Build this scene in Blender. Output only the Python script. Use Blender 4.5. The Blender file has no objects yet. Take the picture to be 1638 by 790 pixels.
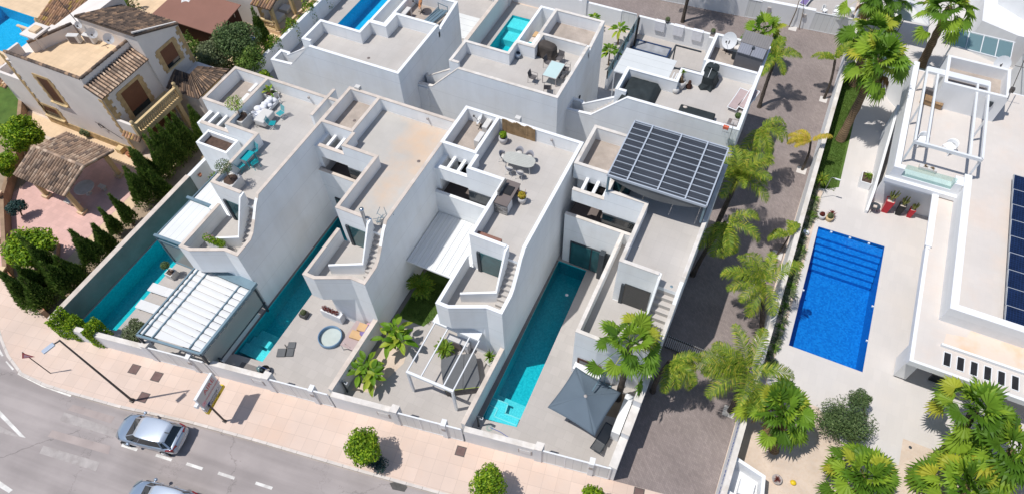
import bpy, math, random
from mathutils import Vector, Matrix
from mathutils.geometry import tessellate_polygon
random.seed(7)
S = bpy.context.scene
COL = S.collection
R = math.radians
# ------------------------------------------------------------ camera, sky, sun, exposure
CAM = Vector((0, 0, 40.0)); FPX = 1090.8
t_, r_, y_ = 0.618017672, -0.0434084474, 0.470667259
ROT = Matrix.Rotation(y_, 3, 'Z') @ Matrix.Rotation(t_, 3, 'X') @ Matrix.Rotation(r_, 3, 'Z')
cd = bpy.data.cameras.new('camera'); cam = bpy.data.objects.new('camera', cd); COL.objects.link(cam)
cam.matrix_world = Matrix.Translation(CAM) @ ROT.to_4x4()
cd.sensor_width = 36; cd.lens = FPX / 1638 * 36; cd.clip_start = 0.5; cd.clip_end = 2000
S.camera = cam
SUNV = Vector((0.347, 0.25, -1.0)).normalized()
w = bpy.data.worlds.new('World'); S.world = w; w.use_nodes = True
nt = w.node_tree; nt.nodes.clear()
sky = nt.nodes.new('ShaderNodeTexSky'); sky.sky_type = 'NISHITA'; sky.sun_disc = False
sky.sun_elevation = R(69.5); sky.sun_rotation = math.atan2(-0.347, -0.25) % (2 * math.pi)
sky.altitude = 20; sky.air_density = 1.0; sky.dust_density = 0.6; sky.ozone_density = 1.0
bg = nt.nodes.new('ShaderNodeBackground'); bg.inputs[1].default_value = 0.13
wo = nt.nodes.new('ShaderNodeOutputWorld')
nt.links.new(sky.outputs[0], bg.inputs[0]); nt.links.new(bg.outputs[0], wo.inputs[0])
ld = bpy.data.lights.new('sun', 'SUN'); ld.energy = 4.6; ld.angle = R(0.53); ld.color = (1.0, 0.965, 0.92)
sun = bpy.data.objects.new('sun', ld); COL.objects.link(sun)
sun.rotation_euler = SUNV.to_track_quat('-Z', 'Y').to_euler(); sun.location = (-30, -15, 80)
S.view_settings.view_transform = 'Standard'; S.view_settings.look = 'None'
S.view_settings.exposure = -0.22; S.view_settings.gamma = 1.0; S.view_settings.use_curve_mapping = False
S.render.engine = 'CYCLES'
S.cycles.max_bounces = 6; S.cycles.transparent_max_bounces = 16

# ------------------------------------------------------------ helpers
def U(px, py, z=0.0):
    """photo pixel (1638x790) at height z -> world x, y (used to survey where things stand)"""
    d = ROT @ Vector((px - 819, 395 - py, -FPX)); t = (z - 40.0) / d.z
    return (d.x * t, d.y * t)
def Q(ox, oy, a, b, z=0.0, s=7.1818):
    return U(ox + a / s, oy + b / s, z)

class MB:
    def __init__(s): s.v = []; s.f = []; s.sm = []; s.mi = []; s.m = 0
    def add(s, vs, fs, smooth=False):
        n = len(s.v); s.v += [tuple(v) for v in vs]
        for f in fs: s.f.append([i + n for i in f]); s.sm.append(smooth); s.mi.append(s.m)
    def box(s, x0, x1, y0, y1, z0, z1, rot=0, c=None):
        vs = [(x, y, z) for z in (z0, z1) for (x, y) in ((x0, y0), (x1, y0), (x1, y1), (x0, y1))]
        if rot:
            cx, cy = c if c else ((x0 + x1) / 2, (y0 + y1) / 2); a, b = math.cos(rot), math.sin(rot)
            vs = [(cx + (x - cx) * a - (y - cy) * b, cy + (x - cx) * b + (y - cy) * a, z) for x, y, z in vs]
        s.add(vs, [(3, 2, 1, 0), (4, 5, 6, 7), (0, 1, 5, 4), (1, 2, 6, 5), (2, 3, 7, 6), (3, 0, 4, 7)])
    def prism(s, poly, z0, z1):
        """poly (x, y) any winding; z0/z1 numbers or per-vertex lists"""
        n = len(poly)
        a = sum(poly[i][0] * poly[(i + 1) % n][1] - poly[(i + 1) % n][0] * poly[i][1] for i in range(n))
        if a < 0:
            poly = poly[::-1]
            if isinstance(z0, (list, tuple)): z0 = z0[::-1]
            if isinstance(z1, (list, tuple)): z1 = z1[::-1]
        g = lambda z, i: z[i] if isinstance(z, (list, tuple)) else z
        vs = [(poly[i][0], poly[i][1], g(z0, i)) for i in range(n)] + [(poly[i][0], poly[i][1], g(z1, i)) for i in range(n)]
        fs = [(i, (i + 1) % n, n + (i + 1) % n, n + i) for i in range(n)]
        for t in tessellate_polygon([[Vector((p[0], p[1], 0)) for p in poly]]):
            p, q, r = [Vector(poly[k][:2]) for k in t]
            if (q - p).cross(r - p) < 0: t = t[::-1]
            fs.append([n + k for k in t]); fs.append([k for k in t][::-1])
        s.add(vs, fs)
    def sheet(s, poly, z, holes=()):
        loops = [poly] + list(holes); pts = [p for l in loops for p in l]
        zf = z if callable(z) else (lambda x, y: z)
        fs = []
        for t in tessellate_polygon([[Vector((p[0], p[1], 0)) for p in l] for l in loops]):
            p, q, r = [Vector(pts[k][:2]) for k in t]
            c = (q - p).cross(r - p)
            if abs(c) < 1e-9: continue
            fs.append(t[::-1] if c < 0 else t)
        s.add([(p[0], p[1], zf(p[0], p[1])) for p in pts], fs)
    def wall(s, pts, th, z0, closed=False, side=1):
        """wall along pts (x, y, ztop); thickness th to the left (side 1) or right (side -1)"""
        n = len(pts); P = [Vector((p[0], p[1])) for p in pts]; off = []
        for i in range(n):
            a = P[i - 1] if (i > 0 or closed) else None; b = P[(i + 1) % n] if (i < n - 1 or closed) else None
            ns = []
            if a is not None: d = (P[i] - a).normalized(); ns.append(Vector((-d.y, d.x)))
            if b is not None: d = (b - P[i]).normalized(); ns.append(Vector((-d.y, d.x)))
            if len(ns) == 2:
                m = (ns[0] + ns[1]); m = m.normalized() if m.length > 1e-6 else ns[0]
                o = m * (th / max(0.25, m.dot(ns[0])))
            else: o = ns[0] * th
            off.append(P[i] + o * side)
        vs = []
        for i in range(n):
            z = pts[i][2]; zz = z0[i] if isinstance(z0, (list, tuple)) else z0
            vs += [(P[i].x, P[i].y, zz), (P[i].x, P[i].y, z), (off[i].x, off[i].y, z), (off[i].x, off[i].y, zz)]
        fs = []
        for i in range(n if closed else n - 1):
            a, b = i * 4, ((i + 1) % n) * 4
            q = [(a, b, b + 1, a + 1), (a + 1, b + 1, b + 2, a + 2), (a + 2, b + 2, b + 3, a + 3), (a + 3, b + 3, b, a)]
            fs += [f[::-1] for f in q] if side == 1 else q
        if not closed:
            e = (n - 1) * 4
            c1, c2 = (0, 1, 2, 3), (e, e + 3, e + 2, e + 1)
            fs += [c1[::-1], c2[::-1]] if side == 1 else [c1, c2]
        fs = [f[::-1] for f in fs]
        s.add(vs, fs)
    def tube(s, pts, r, n=8, smooth=True, caps=True):
        P = [Vector(p) for p in pts]; rs = r if isinstance(r, (list, tuple)) else [r] * len(P)
        vs = []; prev = None
        for i, p in enumerate(P):
            d = (P[min(i + 1, len(P) - 1)] - P[max(i - 1, 0)]).normalized()
            if prev is None: u = d.orthogonal().normalized()
            else: u = (prev - d * prev.dot(d)); u = u.normalized() if u.length > 1e-6 else d.orthogonal().normalized()
            prev = u; v = d.cross(u)
            vs += [p + (u * math.cos(2 * math.pi * k / n) + v * math.sin(2 * math.pi * k / n)) * rs[i] for k in range(n)]
        fs = [(i * n + k, i * n + (k + 1) % n, (i + 1) * n + (k + 1) % n, (i + 1) * n + k) for i in range(len(P) - 1) for k in range(n)]
        s.add(vs, fs, smooth)
        if caps: s.add(vs[:n], [list(range(n))[::-1]]); s.add(vs[-n:], [list(range(n))])
    def bar(s, p, q, w, h=None):
        """square bar from p to q"""
        h = h or w; p, q = Vector(p), Vector(q); d = (q - p).normalized()
        u = d.cross(Vector((0, 0, 1)))
        u = Vector((1, 0, 0)) if u.length < 1e-4 else u.normalized()
        v = u.cross(d); u *= w / 2; v *= h / 2
        vs = [p - u - v, p + u - v, p + u + v, p - u + v, q - u - v, q + u - v, q + u + v, q - u + v]
        s.add(vs, [(3, 2, 1, 0), (4, 5, 6, 7), (0, 1, 5, 4), (1, 2, 6, 5), (2, 3, 7, 6), (3, 0, 4, 7)])
    def lathe(s, c, prof, n=20, smooth=True, ax=None):
        c = Vector(c); vs = []; k = len(prof)
        for j in range(n):
            a = 2 * math.pi * j / n
            for (r, z) in prof: vs.append(c + Vector((r * math.cos(a), r * math.sin(a), z)))
        fs = [(j * k + i, ((j + 1) % n) * k + i, ((j + 1) % n) * k + i + 1, j * k + i + 1) for j in range(n) for i in range(k - 1)]
        s.add(vs, fs, smooth)
    def disc(s, c, nrm, r, depth=0.0, n=20, sx=1.0):
        """dish: shallow bowl facing nrm"""
        c = Vector(c); nrm = Vector(nrm).normalized(); u = nrm.cross(Vector((0, 0, 1))).normalized(); v = u.cross(nrm)
        vs = [c - nrm * depth]; fs = []
        for i, rr in enumerate((0.5, 1.0)):
            for k in range(n):
                a = 2 * math.pi * k / n
                vs.append(c - nrm * depth * (1 - rr * rr) + (u * math.cos(a) * sx + v * math.sin(a)) * r * rr)
        for k in range(n):
            fs.append((0, 1 + k, 1 + (k + 1) % n)); fs.append((1 + k, 1 + n + k, 1 + n + (k + 1) % n, 1 + (k + 1) % n))
        s.add(vs, fs, True)
        m = len(vs); vs2 = [Vector(x) - nrm * 0.02 for x in vs]
        s.add(vs2, [f[::-1] for f in fs], True)
    def ell(s, c, rx, ry, rz, n=10, m=7, jit=0.0, rnd=random):
        c = Vector(c); vs = [c + Vector((0, 0, -rz))]
        for i in range(1, m):
            ph = -math.pi / 2 + math.pi * i / m
            for k in range(n):
                a = 2 * math.pi * k / n; j = 1 + rnd.uniform(-jit, jit)
                vs.append(c + Vector((rx * math.cos(ph) * math.cos(a) * j, ry * math.cos(ph) * math.sin(a) * j, rz * math.sin(ph) * j)))
        vs.append(c + Vector((0, 0, rz))); fs = []
        for k in range(n): fs.append((0, 1 + (k + 1) % n, 1 + k)); fs.append((len(vs) - 1, 1 + (m - 2) * n + k, 1 + (m - 2) * n + (k + 1) % n))
        for i in range(m - 2):
            for k in range(n): fs.append((1 + i * n + k, 1 + i * n + (k + 1) % n, 1 + (i + 1) * n + (k + 1) % n, 1 + (i + 1) * n + k))
        s.add(vs, fs, True)
    def build(s, name, mat, parent=None, world=True, label=None):
        off = Vector((0, 0, 0))
        if world and parent is not None:
            p = parent
            while p is not None: off += p.location; p = p.parent
        me = bpy.data.meshes.new(name); me.from_pydata([tuple(Vector(v) - off) for v in s.v], [], s.f)
        for i, pl in enumerate(me.polygons): pl.use_smooth = s.sm[i]
        for m in (mat if isinstance(mat, (list, tuple)) else [mat]): me.materials.append(M[m] if isinstance(m, str) else m)
        if isinstance(mat, (list, tuple)):
            for i, pl in enumerate(me.polygons): pl.material_index = s.mi[i]
        me.update(); o = bpy.data.objects.new(name, me); COL.objects.link(o)
        if parent is not None: o.parent = parent
        if label: o['label'] = label
        return o
def bevel(o, w=0.02, seg=2):
    m = o.modifiers.new('bevel', 'BEVEL'); m.width = w; m.segments = seg; m.limit_method = 'ANGLE'; m.angle_limit = R(40); return o
def tag(o, label, cat, group=None):
    o['label'] = label; o['category'] = cat
    if group: o['group'] = group
    return o
def thing(name, label, cat, loc=(0, 0, 0), rot=0, group=None):
    o = bpy.data.objects.new(name, None); COL.objects.link(o)
    o.location = (loc[0], loc[1], loc[2] if len(loc) > 2 else 0); o.rotation_euler = (0, 0, rot)
    o.empty_display_size = 0.3
    return tag(o, label, cat, group)
def struct(o): o['kind'] = 'structure'; return o
def dup(root, loc, rot=0, label=None, scale=None):
    r = root.copy(); COL.objects.link(r); r.location = (loc[0], loc[1], loc[2] if len(loc) > 2 else 0); r.rotation_euler = (0, 0, rot)
    if scale: r.scale = (scale,) * 3
    if label: r['label'] = label
    for ch in list(root.children):
        c = ch.copy(); COL.objects.link(c); c.parent = r
        for g in list(ch.children):
            d = g.copy(); COL.objects.link(d); d.parent = c
    return r
# ------------------------------------------------------------ materials
M = {}
def _new(name):
    m = bpy.data.materials.new(name); m.use_nodes = True; t = m.node_tree
    return m, t, t.nodes['Principled BSDF'], t.nodes['Material Output']
def N(t, typ, **kw):
    n = t.nodes.new('ShaderNode' + typ)
    for k, v in kw.items():
        if k.startswith('i_'): n.inputs[k[2:].replace('_', ' ')].default_value = v
        else: setattr(n, k, v)
    return n
def mixc(t, fac, a, b, mode='MIX'):
    n = t.nodes.new('ShaderNodeMix'); n.data_type = 'RGBA'; n.blend_type = mode
    for sock, v in ((n.inputs[0], fac), (n.inputs[6], a), (n.inputs[7], b)):
        if isinstance(v, (int, float)): sock.default_value = v
        elif isinstance(v, tuple): sock.default_value = (v[0], v[1], v[2], 1)
        else: t.links.new(v, sock)
    return n.outputs[2]
def ramp(t, fac, stops):
    n = t.nodes.new('ShaderNodeValToRGB'); t.links.new(fac, n.inputs[0]); e = n.color_ramp.elements
    while len(e) < len(stops): e.new(0.5)
    for el, (p, c) in zip(e, stops): el.position = p; el.color = (c[0], c[1], c[2], 1) if isinstance(c, tuple) else (c, c, c, 1)
    return n.outputs[0]
def wpos(t, scale=None, rotz=0.0):
    g = t.nodes.new('ShaderNodeNewGeometry')
    if scale is None and not rotz: return g.outputs['Position']
    m = t.nodes.new('ShaderNodeMapping'); t.links.new(g.outputs['Position'], m.inputs[0])
    if scale: m.inputs['Scale'].default_value = scale
    m.inputs['Rotation'].default_value = (0, 0, rotz)
    return m.outputs[0]
def noise(t, vec, scale, detail=4, rough=0.55):
    n = N(t, 'TexNoise'); n.inputs['Scale'].default_value = scale; n.inputs['Detail'].default_value = detail; n.inputs['Roughness'].default_value = rough
    t.links.new(vec, n.inputs['Vector']); return n.outputs[0]
def surf(name, col, rough=0.8, var=0.12, scale=0.7, fine=14, bump=0.15, stain=None, stain_amt=0.0, stain_scale=0.25,
         brick=None, streak=0, track=0, rotz=0.0, metal=0.0, spec=0.3, objc=False, lines=None, coat=0):
    m, t, p, o = _new(name)
    if objc:
        tc = t.nodes.new('ShaderNodeTexCoord'); vec = tc.outputs['Object']
    else: vec = wpos(t, None, rotz)
    n1 = noise(t, vec, scale); n2 = noise(t, vec, fine, 3)
    dark = tuple(c * (1 - var) for c in col); lite = tuple(min(1, c * (1 + var)) for c in col)
    c = ramp(t, n1, [(0.3, dark), (0.7, lite)])
    c = mixc(t, 0.5, c, ramp(t, n2, [(0.25, 1 - var), (0.75, 1.0)]), 'MULTIPLY')
    if stain:
        f = ramp(t, noise(t, vec, stain_scale, 6, 0.62), [(0.47, 0.0), (0.68, 1.0)])
        mm = N(t, 'Math', operation='MULTIPLY'); t.links.new(f, mm.inputs[0]); mm.inputs[1].default_value = stain_amt
        c = mixc(t, mm.outputs[0], c, stain)
    if streak:
        mp = t.nodes.new('ShaderNodeMapping'); t.links.new(vec, mp.inputs[0]); mp.inputs['Scale'].default_value = (1, 1, 0.10)
        c = mixc(t, 1.0, c, ramp(t, noise(t, mp.outputs[0], 1.3, 6, 0.55), [(0.38, 1 - streak), (0.55, 1.0)]), 'MULTIPLY')
    if track:
        mp = t.nodes.new('ShaderNodeMapping'); t.links.new(vec, mp.inputs[0]); mp.inputs['Scale'].default_value = (0.07, 1.1, 1)
        c = mixc(t, 1.0, c, ramp(t, noise(t, mp.outputs[0], 1.0, 4, 0.5), [(0.36, 1 - track), (0.6, 1.04)]), 'MULTIPLY')
        vo = t.nodes.new('ShaderNodeTexVoronoi'); vo.feature = 'DISTANCE_TO_EDGE'; vo.inputs['Scale'].default_value = 0.16; ad = mixc(t, 0.06, vec, N(t, 'TexNoise').outputs[1]); nn = noise(t, vec, 0.9, 6, 0.7)
        va = t.nodes.new('ShaderNodeVectorMath'); va.operation = 'SCALE'; t.links.new(vec, va.inputs[0]); v2 = t.nodes.new('ShaderNodeVectorMath'); t.links.new(va.outputs[0], v2.inputs[0]); va.inputs['Scale'].default_value = 1; sc = N(t, 'Math', operation='MULTIPLY'); t.links.new(nn, sc.inputs[0]); sc.inputs[1].default_value = 4.0; t.links.new(sc.outputs[0], v2.inputs[1]); t.links.new(v2.outputs[0], vo.inputs['Vector'])
        c = mixc(t, 1.0, c, ramp(t, vo.outputs['Distance'], [(0.0, 0.62), (0.006, 1.0)]), 'MULTIPLY')
    h = n2
    if brick:
        b = t.nodes.new('ShaderNodeTexBrick'); t.links.new(vec, b.inputs[0])
        b.offset = brick.get('offset', 0.0); b.squash = 1
        b.inputs['Scale'].default_value = 1; b.inputs['Brick Width'].default_value = brick['w']; b.inputs['Row Height'].default_value = brick['h']
        b.inputs['Mortar Size'].default_value = brick.get('m', 0.012); b.inputs['Mortar Smooth'].default_value = 0.3; b.inputs['Bias'].default_value = 0
        v = brick.get('v', 0.08)
        b.inputs['Color1'].default_value = (1 - v,) * 3 + (1,); b.inputs['Color2'].default_value = (1 + v * 0.4,) * 3 + (1,)
        mo = brick.get('mc', 0.72); b.inputs['Mortar'].default_value = (mo, mo, mo, 1)
        c = mixc(t, 1.0, c, b.outputs[0], 'MULTIPLY')
    if lines:
        sx = t.nodes.new('ShaderNodeSeparateXYZ'); t.links.new(vec, sx.inputs[0])
        a = N(t, 'Math', operation='DIVIDE'); t.links.new(sx.outputs[lines[0]], a.inputs[0]); a.inputs[1].default_value = lines[1]
        fr = N(t, 'Math', operation='FRACT'); t.links.new(a.outputs[0], fr.inputs[0])
        lt = N(t, 'Math', operation='LESS_THAN'); t.links.new(fr.outputs[0], lt.inputs[0]); lt.inputs[1].default_value = lines[2] / lines[1]
        c = mixc(t, lt.outputs[0], c, tuple(x * lines[3] for x in col))
    t.links.new(c, p.inputs['Base Color']); p.inputs['Roughness'].default_value = rough; p.inputs['Metallic'].default_value = metal
    p.inputs['Specular IOR Level'].default_value = spec
    if coat: p.inputs['Coat Weight'].default_value = coat; p.inputs['Coat Roughness'].default_value = 0.06
    if bump:
        b = t.nodes.new('ShaderNodeBump'); b.inputs['Strength'].default_value = bump; b.inputs['Distance'].default_value = 0.02
        t.links.new(h, b.inputs['Height']); t.links.new(b.outputs[0], p.inputs['Normal'])
    M[name] = m; return m
def leafmat(name, stops, trans=0.3, rough=0.5, clump=1.2):
    m, t, p, o = _new(name)
    g = t.nodes.new('ShaderNodeNewGeometry')
    c1 = ramp(t, g.outputs['Random Per Island'], stops)
    n = noise(t, g.outputs['Position'], clump, 3)
    c = mixc(t, 0.75, c1, ramp(t, n, [(0.3, 0.66), (0.7, 1.22)]), 'MULTIPLY')
    t.links.new(c, p.inputs['Base Color']); p.inputs['Roughness'].default_value = rough; p.inputs['Specular IOR Level'].default_value = 0.22
    tr = t.nodes.new('ShaderNodeBsdfTranslucent'); t.links.new(c, tr.inputs[0])
    mx = t.nodes.new('ShaderNodeMixShader'); mx.inputs[0].default_value = trans
    t.links.new(p.outputs[0], mx.inputs[1]); t.links.new(tr.outputs[0], mx.inputs[2]); t.links.new(mx.outputs[0], o.inputs[0])
    M[name] = m
def glassy(name, tint, gloss=0.12, rough=0.03, alpha=0.25):
    """thin pane: tinted, partly see-through, with reflections"""
    m, t, p, o = _new(name)
    t.nodes.remove(p)
    tr = t.nodes.new('ShaderNodeBsdfTransparent'); tr.inputs[0].default_value = (*tint, 1)
    df = t.nodes.new('ShaderNodeBsdfDiffuse'); df.inputs[0].default_value = (*[x * 0.8 for x in tint], 1)
    gl = t.nodes.new('ShaderNodeBsdfGlossy'); gl.inputs['Roughness'].default_value = rough
    m1 = t.nodes.new('ShaderNodeMixShader'); m1.inputs[0].default_value = alpha
    t.links.new(tr.outputs[0], m1.inputs[1]); t.links.new(df.outputs[0], m1.inputs[2])
    fr = t.nodes.new('ShaderNodeLayerWeight'); pw = N(t, 'Math', operation='POWER'); t.links.new(fr.outputs['Facing'], pw.inputs[0]); pw.inputs[1].default_value = 5.0
    ad = N(t, 'Math', operation='MULTIPLY_ADD', use_clamp=True); t.links.new(pw.outputs[0], ad.inputs[0]); ad.inputs[1].default_value = 0.8; ad.inputs[2].default_value = gloss
    m2 = t.nodes.new('ShaderNodeMixShader'); t.links.new(ad.outputs[0], m2.inputs[0])
    t.links.new(m1.outputs[0], m2.inputs[1]); t.links.new(gl.outputs[0], m2.inputs[2]); t.links.new(m2.outputs[0], o.inputs[0])
    M[name] = m
def water(name, tint):
    m, t, p, o = _new(name); t.nodes.remove(p)
    tr = t.nodes.new('ShaderNodeBsdfTransparent'); tr.inputs[0].default_value = (*tint, 1)
    gl = t.nodes.new('ShaderNodeBsdfGlossy'); gl.inputs['Roughness'].default_value = 0.02
    nz = noise(t, wpos(t), 3.2, 3); b = t.nodes.new('ShaderNodeBump'); b.inputs['Strength'].default_value = 0.35; b.inputs['Distance'].default_value = 0.05
    t.links.new(nz, b.inputs['Height']); t.links.new(b.outputs[0], gl.inputs['Normal'])
    fr = t.nodes.new('ShaderNodeFresnel'); fr.inputs[0].default_value = 1.33; t.links.new(b.outputs[0], fr.inputs['Normal'])
    mx = t.nodes.new('ShaderNodeMixShader'); t.links.new(fr.outputs[0], mx.inputs[0]); t.links.new(tr.outputs[0], mx.inputs[1]); t.links.new(gl.outputs[0], mx.inputs[2])
    t.links.new(mx.outputs[0], o.inputs[0]); M[name] = m
def poolmat(name, c1, c2, tile=0.12):
    """mosaic tiling of a pool basin with small colour changes from tile to tile"""
    m, t, p, o = _new(name); vec = wpos(t, (1 / tile,) * 3)
    wn = t.nodes.new('ShaderNodeTexVoronoi'); wn.inputs['Scale'].default_value = 1.0; wn.inputs['Randomness'].default_value = 0.25; t.links.new(vec, wn.inputs['Vector'])
    sp = t.nodes.new('ShaderNodeSeparateColor'); t.links.new(wn.outputs['Color'], sp.inputs[0])
    c = ramp(t, sp.outputs[0], [(0.0, c1), (1.0, c2)])
    c = mixc(t, 0.2, c, ramp(t, noise(t, wpos(t), 0.8), [(0.3, 0.8), (0.7, 1.1)]), 'MULTIPLY')
    t.links.new(c, p.inputs['Base Color']); p.inputs['Roughness'].default_value = 0.4; M[name] = m

surf('white_render', (0.87, 0.885, 0.89), 0.85, 0.035, 0.5, 30, 0.08, streak=0.045, stain=(0.68, 0.655, 0.61), stain_amt=0.5, lines=(2, 1.83, 0.03, 0.80))
surf('white_plain', (0.755, 0.76, 0.765), 0.8, 0.03, 0.6, 30, 0.06, streak=0.04)
surf('white_bright', (0.78, 0.785, 0.79), 0.7, 0.02, 0.6, 30, 0.05)
surf('coping_old', (0.70, 0.655, 0.605), 0.9, 0.12, 1.5, 20, 0.2, stain=(0.45, 0.38, 0.30), stain_amt=0.5, stain_scale=1.2)
surf('coping_tan', (0.62, 0.54, 0.47), 0.9, 0.12, 1.5, 20, 0.2, stain=(0.40, 0.33, 0.27), stain_amt=0.4, stain_scale=1.0)
surf('roof_floor', (0.48, 0.45, 0.42), 0.85, 0.07, 0.45, 18, 0.12, stain=(0.53, 0.41, 0.32), stain_amt=0.12, brick=dict(w=0.6, h=0.6, m=0.006, v=0.035, mc=0.86, offset=0))
surf('roof_floor_stained', (0.48, 0.455, 0.42), 0.85, 0.07, 0.45, 18, 0.12, stain=(0.62, 0.43, 0.28), stain_amt=0.85, stain_scale=0.17, brick=dict(w=0.6, h=0.6, m=0.005, v=0.02, mc=0.94, offset=0))
surf('deck_tile', (0.455, 0.42, 0.39), 0.8, 0.05, 0.5, 18, 0.1, brick=dict(w=0.6, h=0.6, m=0.006, v=0.05, mc=0.82, offset=0.5))
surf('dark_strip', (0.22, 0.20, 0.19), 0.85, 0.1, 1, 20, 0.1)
surf('gravel', (0.42, 0.36, 0.31), 0.95, 0.15, 1.2, 60, 0.6, stain=(0.33, 0.26, 0.22), stain_amt=0.4, stain_scale=9)
surf('asphalt', (0.38, 0.335, 0.32), 0.9, 0.09, 0.30, 40, 0.3, stain=(0.27, 0.24, 0.23), stain_amt=0.6, stain_scale=0.16, track=0.17, rotz=-0.12)
surf('pavement', (0.655, 0.515, 0.43), 0.85, 0.07, 0.3, 25, 0.12, stain=(0.70, 0.49, 0.37), stain_amt=0.55, stain_scale=0.22, brick=dict(w=0.8, h=0.8, m=0.012, v=0.06, mc=0.80, offset=0.0), rotz=-0.167)
surf('kerb_stone', (0.63, 0.57, 0.52), 0.9, 0.12, 1.5, 20, 0.2, brick=dict(w=1.0, h=3.0, m=0.02, v=0.08, mc=0.6), rotz=-0.167)
surf('lane_paver', (0.265, 0.22, 0.205), 0.9, 0.12, 0.45, 25, 0.2, stain=(0.33, 0.28, 0.255), stain_amt=0.5, stain_scale=0.35, brick=dict(w=0.21, h=0.105, m=0.008, v=0.14, mc=0.75, offset=0.5), rotz=0.785)
surf('light_terrace', (0.60, 0.565, 0.535), 0.8, 0.035, 0.4, 20, 0.06, stain=(0.62, 0.55, 0.48), stain_amt=0.35, stain_scale=0.2, brick=dict(w=0.45, h=0.9, m=0.006, v=0.03, mc=0.93, offset=0.5))
surf('roof_pale', (0.62, 0.57, 0.525), 0.85, 0.04, 0.35, 20, 0.08, stain=(0.72, 0.52, 0.38), stain_amt=0.3, stain_scale=0.25, brick=dict(w=0.35, h=0.35, m=0.005, v=0.02, mc=0.95))
surf('roof_rusty', (0.72, 0.60, 0.50), 0.85, 0.06, 0.5, 20, 0.08, stain=(0.70, 0.44, 0.27), stain_amt=0.8, stain_scale=0.5)
surf('sandy', (0.63, 0.515, 0.42), 0.95, 0.12, 0.8, 45, 0.4, stain=(0.55, 0.40, 0.28), stain_amt=0.4, stain_scale=5)
surf('garden_soil', (0.36, 0.27, 0.19), 0.95, 0.2, 1.0, 30, 0.5)
surf('pink_tile', (0.66, 0.42, 0.37), 0.8, 0.08, 0.6, 20, 0.1, brick=dict(w=0.4, h=0.4, m=0.01, v=0.07, mc=0.85, offset=0.5))
surf('cream_tile', (0.70, 0.52, 0.34), 0.8, 0.08, 0.6, 20, 0.1, brick=dict(w=0.45, h=0.45, m=0.01, v=0.07, mc=0.85))
surf('far_ground', (0.45, 0.38, 0.30), 0.95, 0.2, 0.1, 5, 0.3)
surf('cream_wall', (0.72, 0.66, 0.61), 0.9, 0.06, 0.6, 22, 0.35)
surf('ochre_stone', (0.52, 0.36, 0.18), 0.9, 0.25, 2.0, 16, 0.5)
surf('ochre_smooth', (0.64, 0.48, 0.26), 0.85, 0.12, 1.0, 20, 0.15)
surf('rubble_stone', (0.47, 0.33, 0.17), 0.95, 0.35, 3.0, 12, 0.8)
surf('brown_shutter', (0.20, 0.085, 0.045), 0.7, 0.12, 1, 20, 0.1, lines=(2, 0.07, 0.015, 0.5))
surf('brown_sheet', (0.245, 0.125, 0.095), 0.85, 0.06, 0.5, 30, 0.15)
surf('dark_brown_wall', (0.075, 0.035, 0.025), 0.85, 0.15, 1, 20, 0.1, lines=(2, 0.12, 0.015, 0.6))
surf('grey_stone_wall', (0.20, 0.23, 0.21), 0.9, 0.14, 0.8, 18, 0.3)
surf('brown_stone', (0.33, 0.22, 0.14), 0.9, 0.2, 1.4, 20, 0.4)
surf('steel_blue', (0.17, 0.25, 0.30), 0.45, 0.08, 2, 20, 0.03, metal=0.3)
surf('anthracite', (0.045, 0.055, 0.065), 0.5, 0.1, 2, 20, 0.03)
surf('black_thing', (0.02, 0.02, 0.022), 0.55, 0.2, 2, 20, 0.1)
surf('white_metal', (0.72, 0.73, 0.74), 0.4, 0.02, 2, 20, 0.0)
surf('awning_white', (0.67, 0.67, 0.66), 0.75, 0.02, 1.0, 20, 0.05)
surf('panel_white', (0.68, 0.69, 0.68), 0.5, 0.03, 1.0, 20, 0.03, lines=(0, 0.5, 0.025, 0.7))
surf('panel_white_y', (0.60, 0.62, 0.62), 0.5, 0.03, 1.0, 20, 0.03, lines=(1, 0.75, 0.025, 0.7))
surf('plank_white', (0.68, 0.68, 0.65), 0.6, 0.06, 1.0, 20, 0.06, lines=(1, 0.8, 0.03, 0.6))
surf('timber', (0.34, 0.22, 0.12), 0.8, 0.3, 2, 12, 0.3)
surf('reed', (0.38, 0.25, 0.13), 0.85, 0.3, 3, 20, 0.4, lines=(0, 0.09, 0.02, 0.4))
surf('slate_top', (0.17, 0.14, 0.13), 0.6, 0.1, 1, 20, 0.05)
surf('grey_cover', (0.13, 0.135, 0.14), 0.8, 0.12, 0.8, 14, 0.15)
surf('brown_cover', (0.07, 0.058, 0.05), 0.75, 0.2, 1.5, 10, 0.3)
surf('green_cover', (0.028, 0.036, 0.038), 0.7, 0.25, 1.5, 12, 0.3)
surf('umbrella_grey', (0.115, 0.15, 0.185), 0.8, 0.05, 0.8, 30, 0.08)
surf('inflate_blue', (0.16, 0.27, 0.40), 0.4, 0.1, 2, 20, 0.0); surf('meter_dark', (0.15,0.15,0.16), 0.7); surf('turquoise', (0.0, 0.32, 0.36), 0.5, 0.06, 2, 20, 0.03)
surf('red_pot', (0.50, 0.015, 0.03), 0.3, 0.05, 2, 20, 0.0)
surf('pot_white', (0.62, 0.60, 0.57), 0.7, 0.06, 2, 20, 0.05)
surf('pot_grey', (0.10, 0.10, 0.10), 0.7, 0.1, 2, 20, 0.05)
surf('terracotta', (0.42, 0.17, 0.09), 0.8, 0.1, 2, 20, 0.1)
surf('soil', (0.10, 0.065, 0.05), 0.95, 0.3, 4, 30, 0.5)
surf('mauve_fabric', (0.42, 0.33, 0.32), 0.8, 0.04, 3, 60, 0.05)
surf('purple_fabric', (0.20, 0.15, 0.32), 0.8, 0.1, 3, 30, 0.1)
surf('cardboard', (0.55, 0.36, 0.19), 0.85, 0.08, 2, 20, 0.05)
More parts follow.
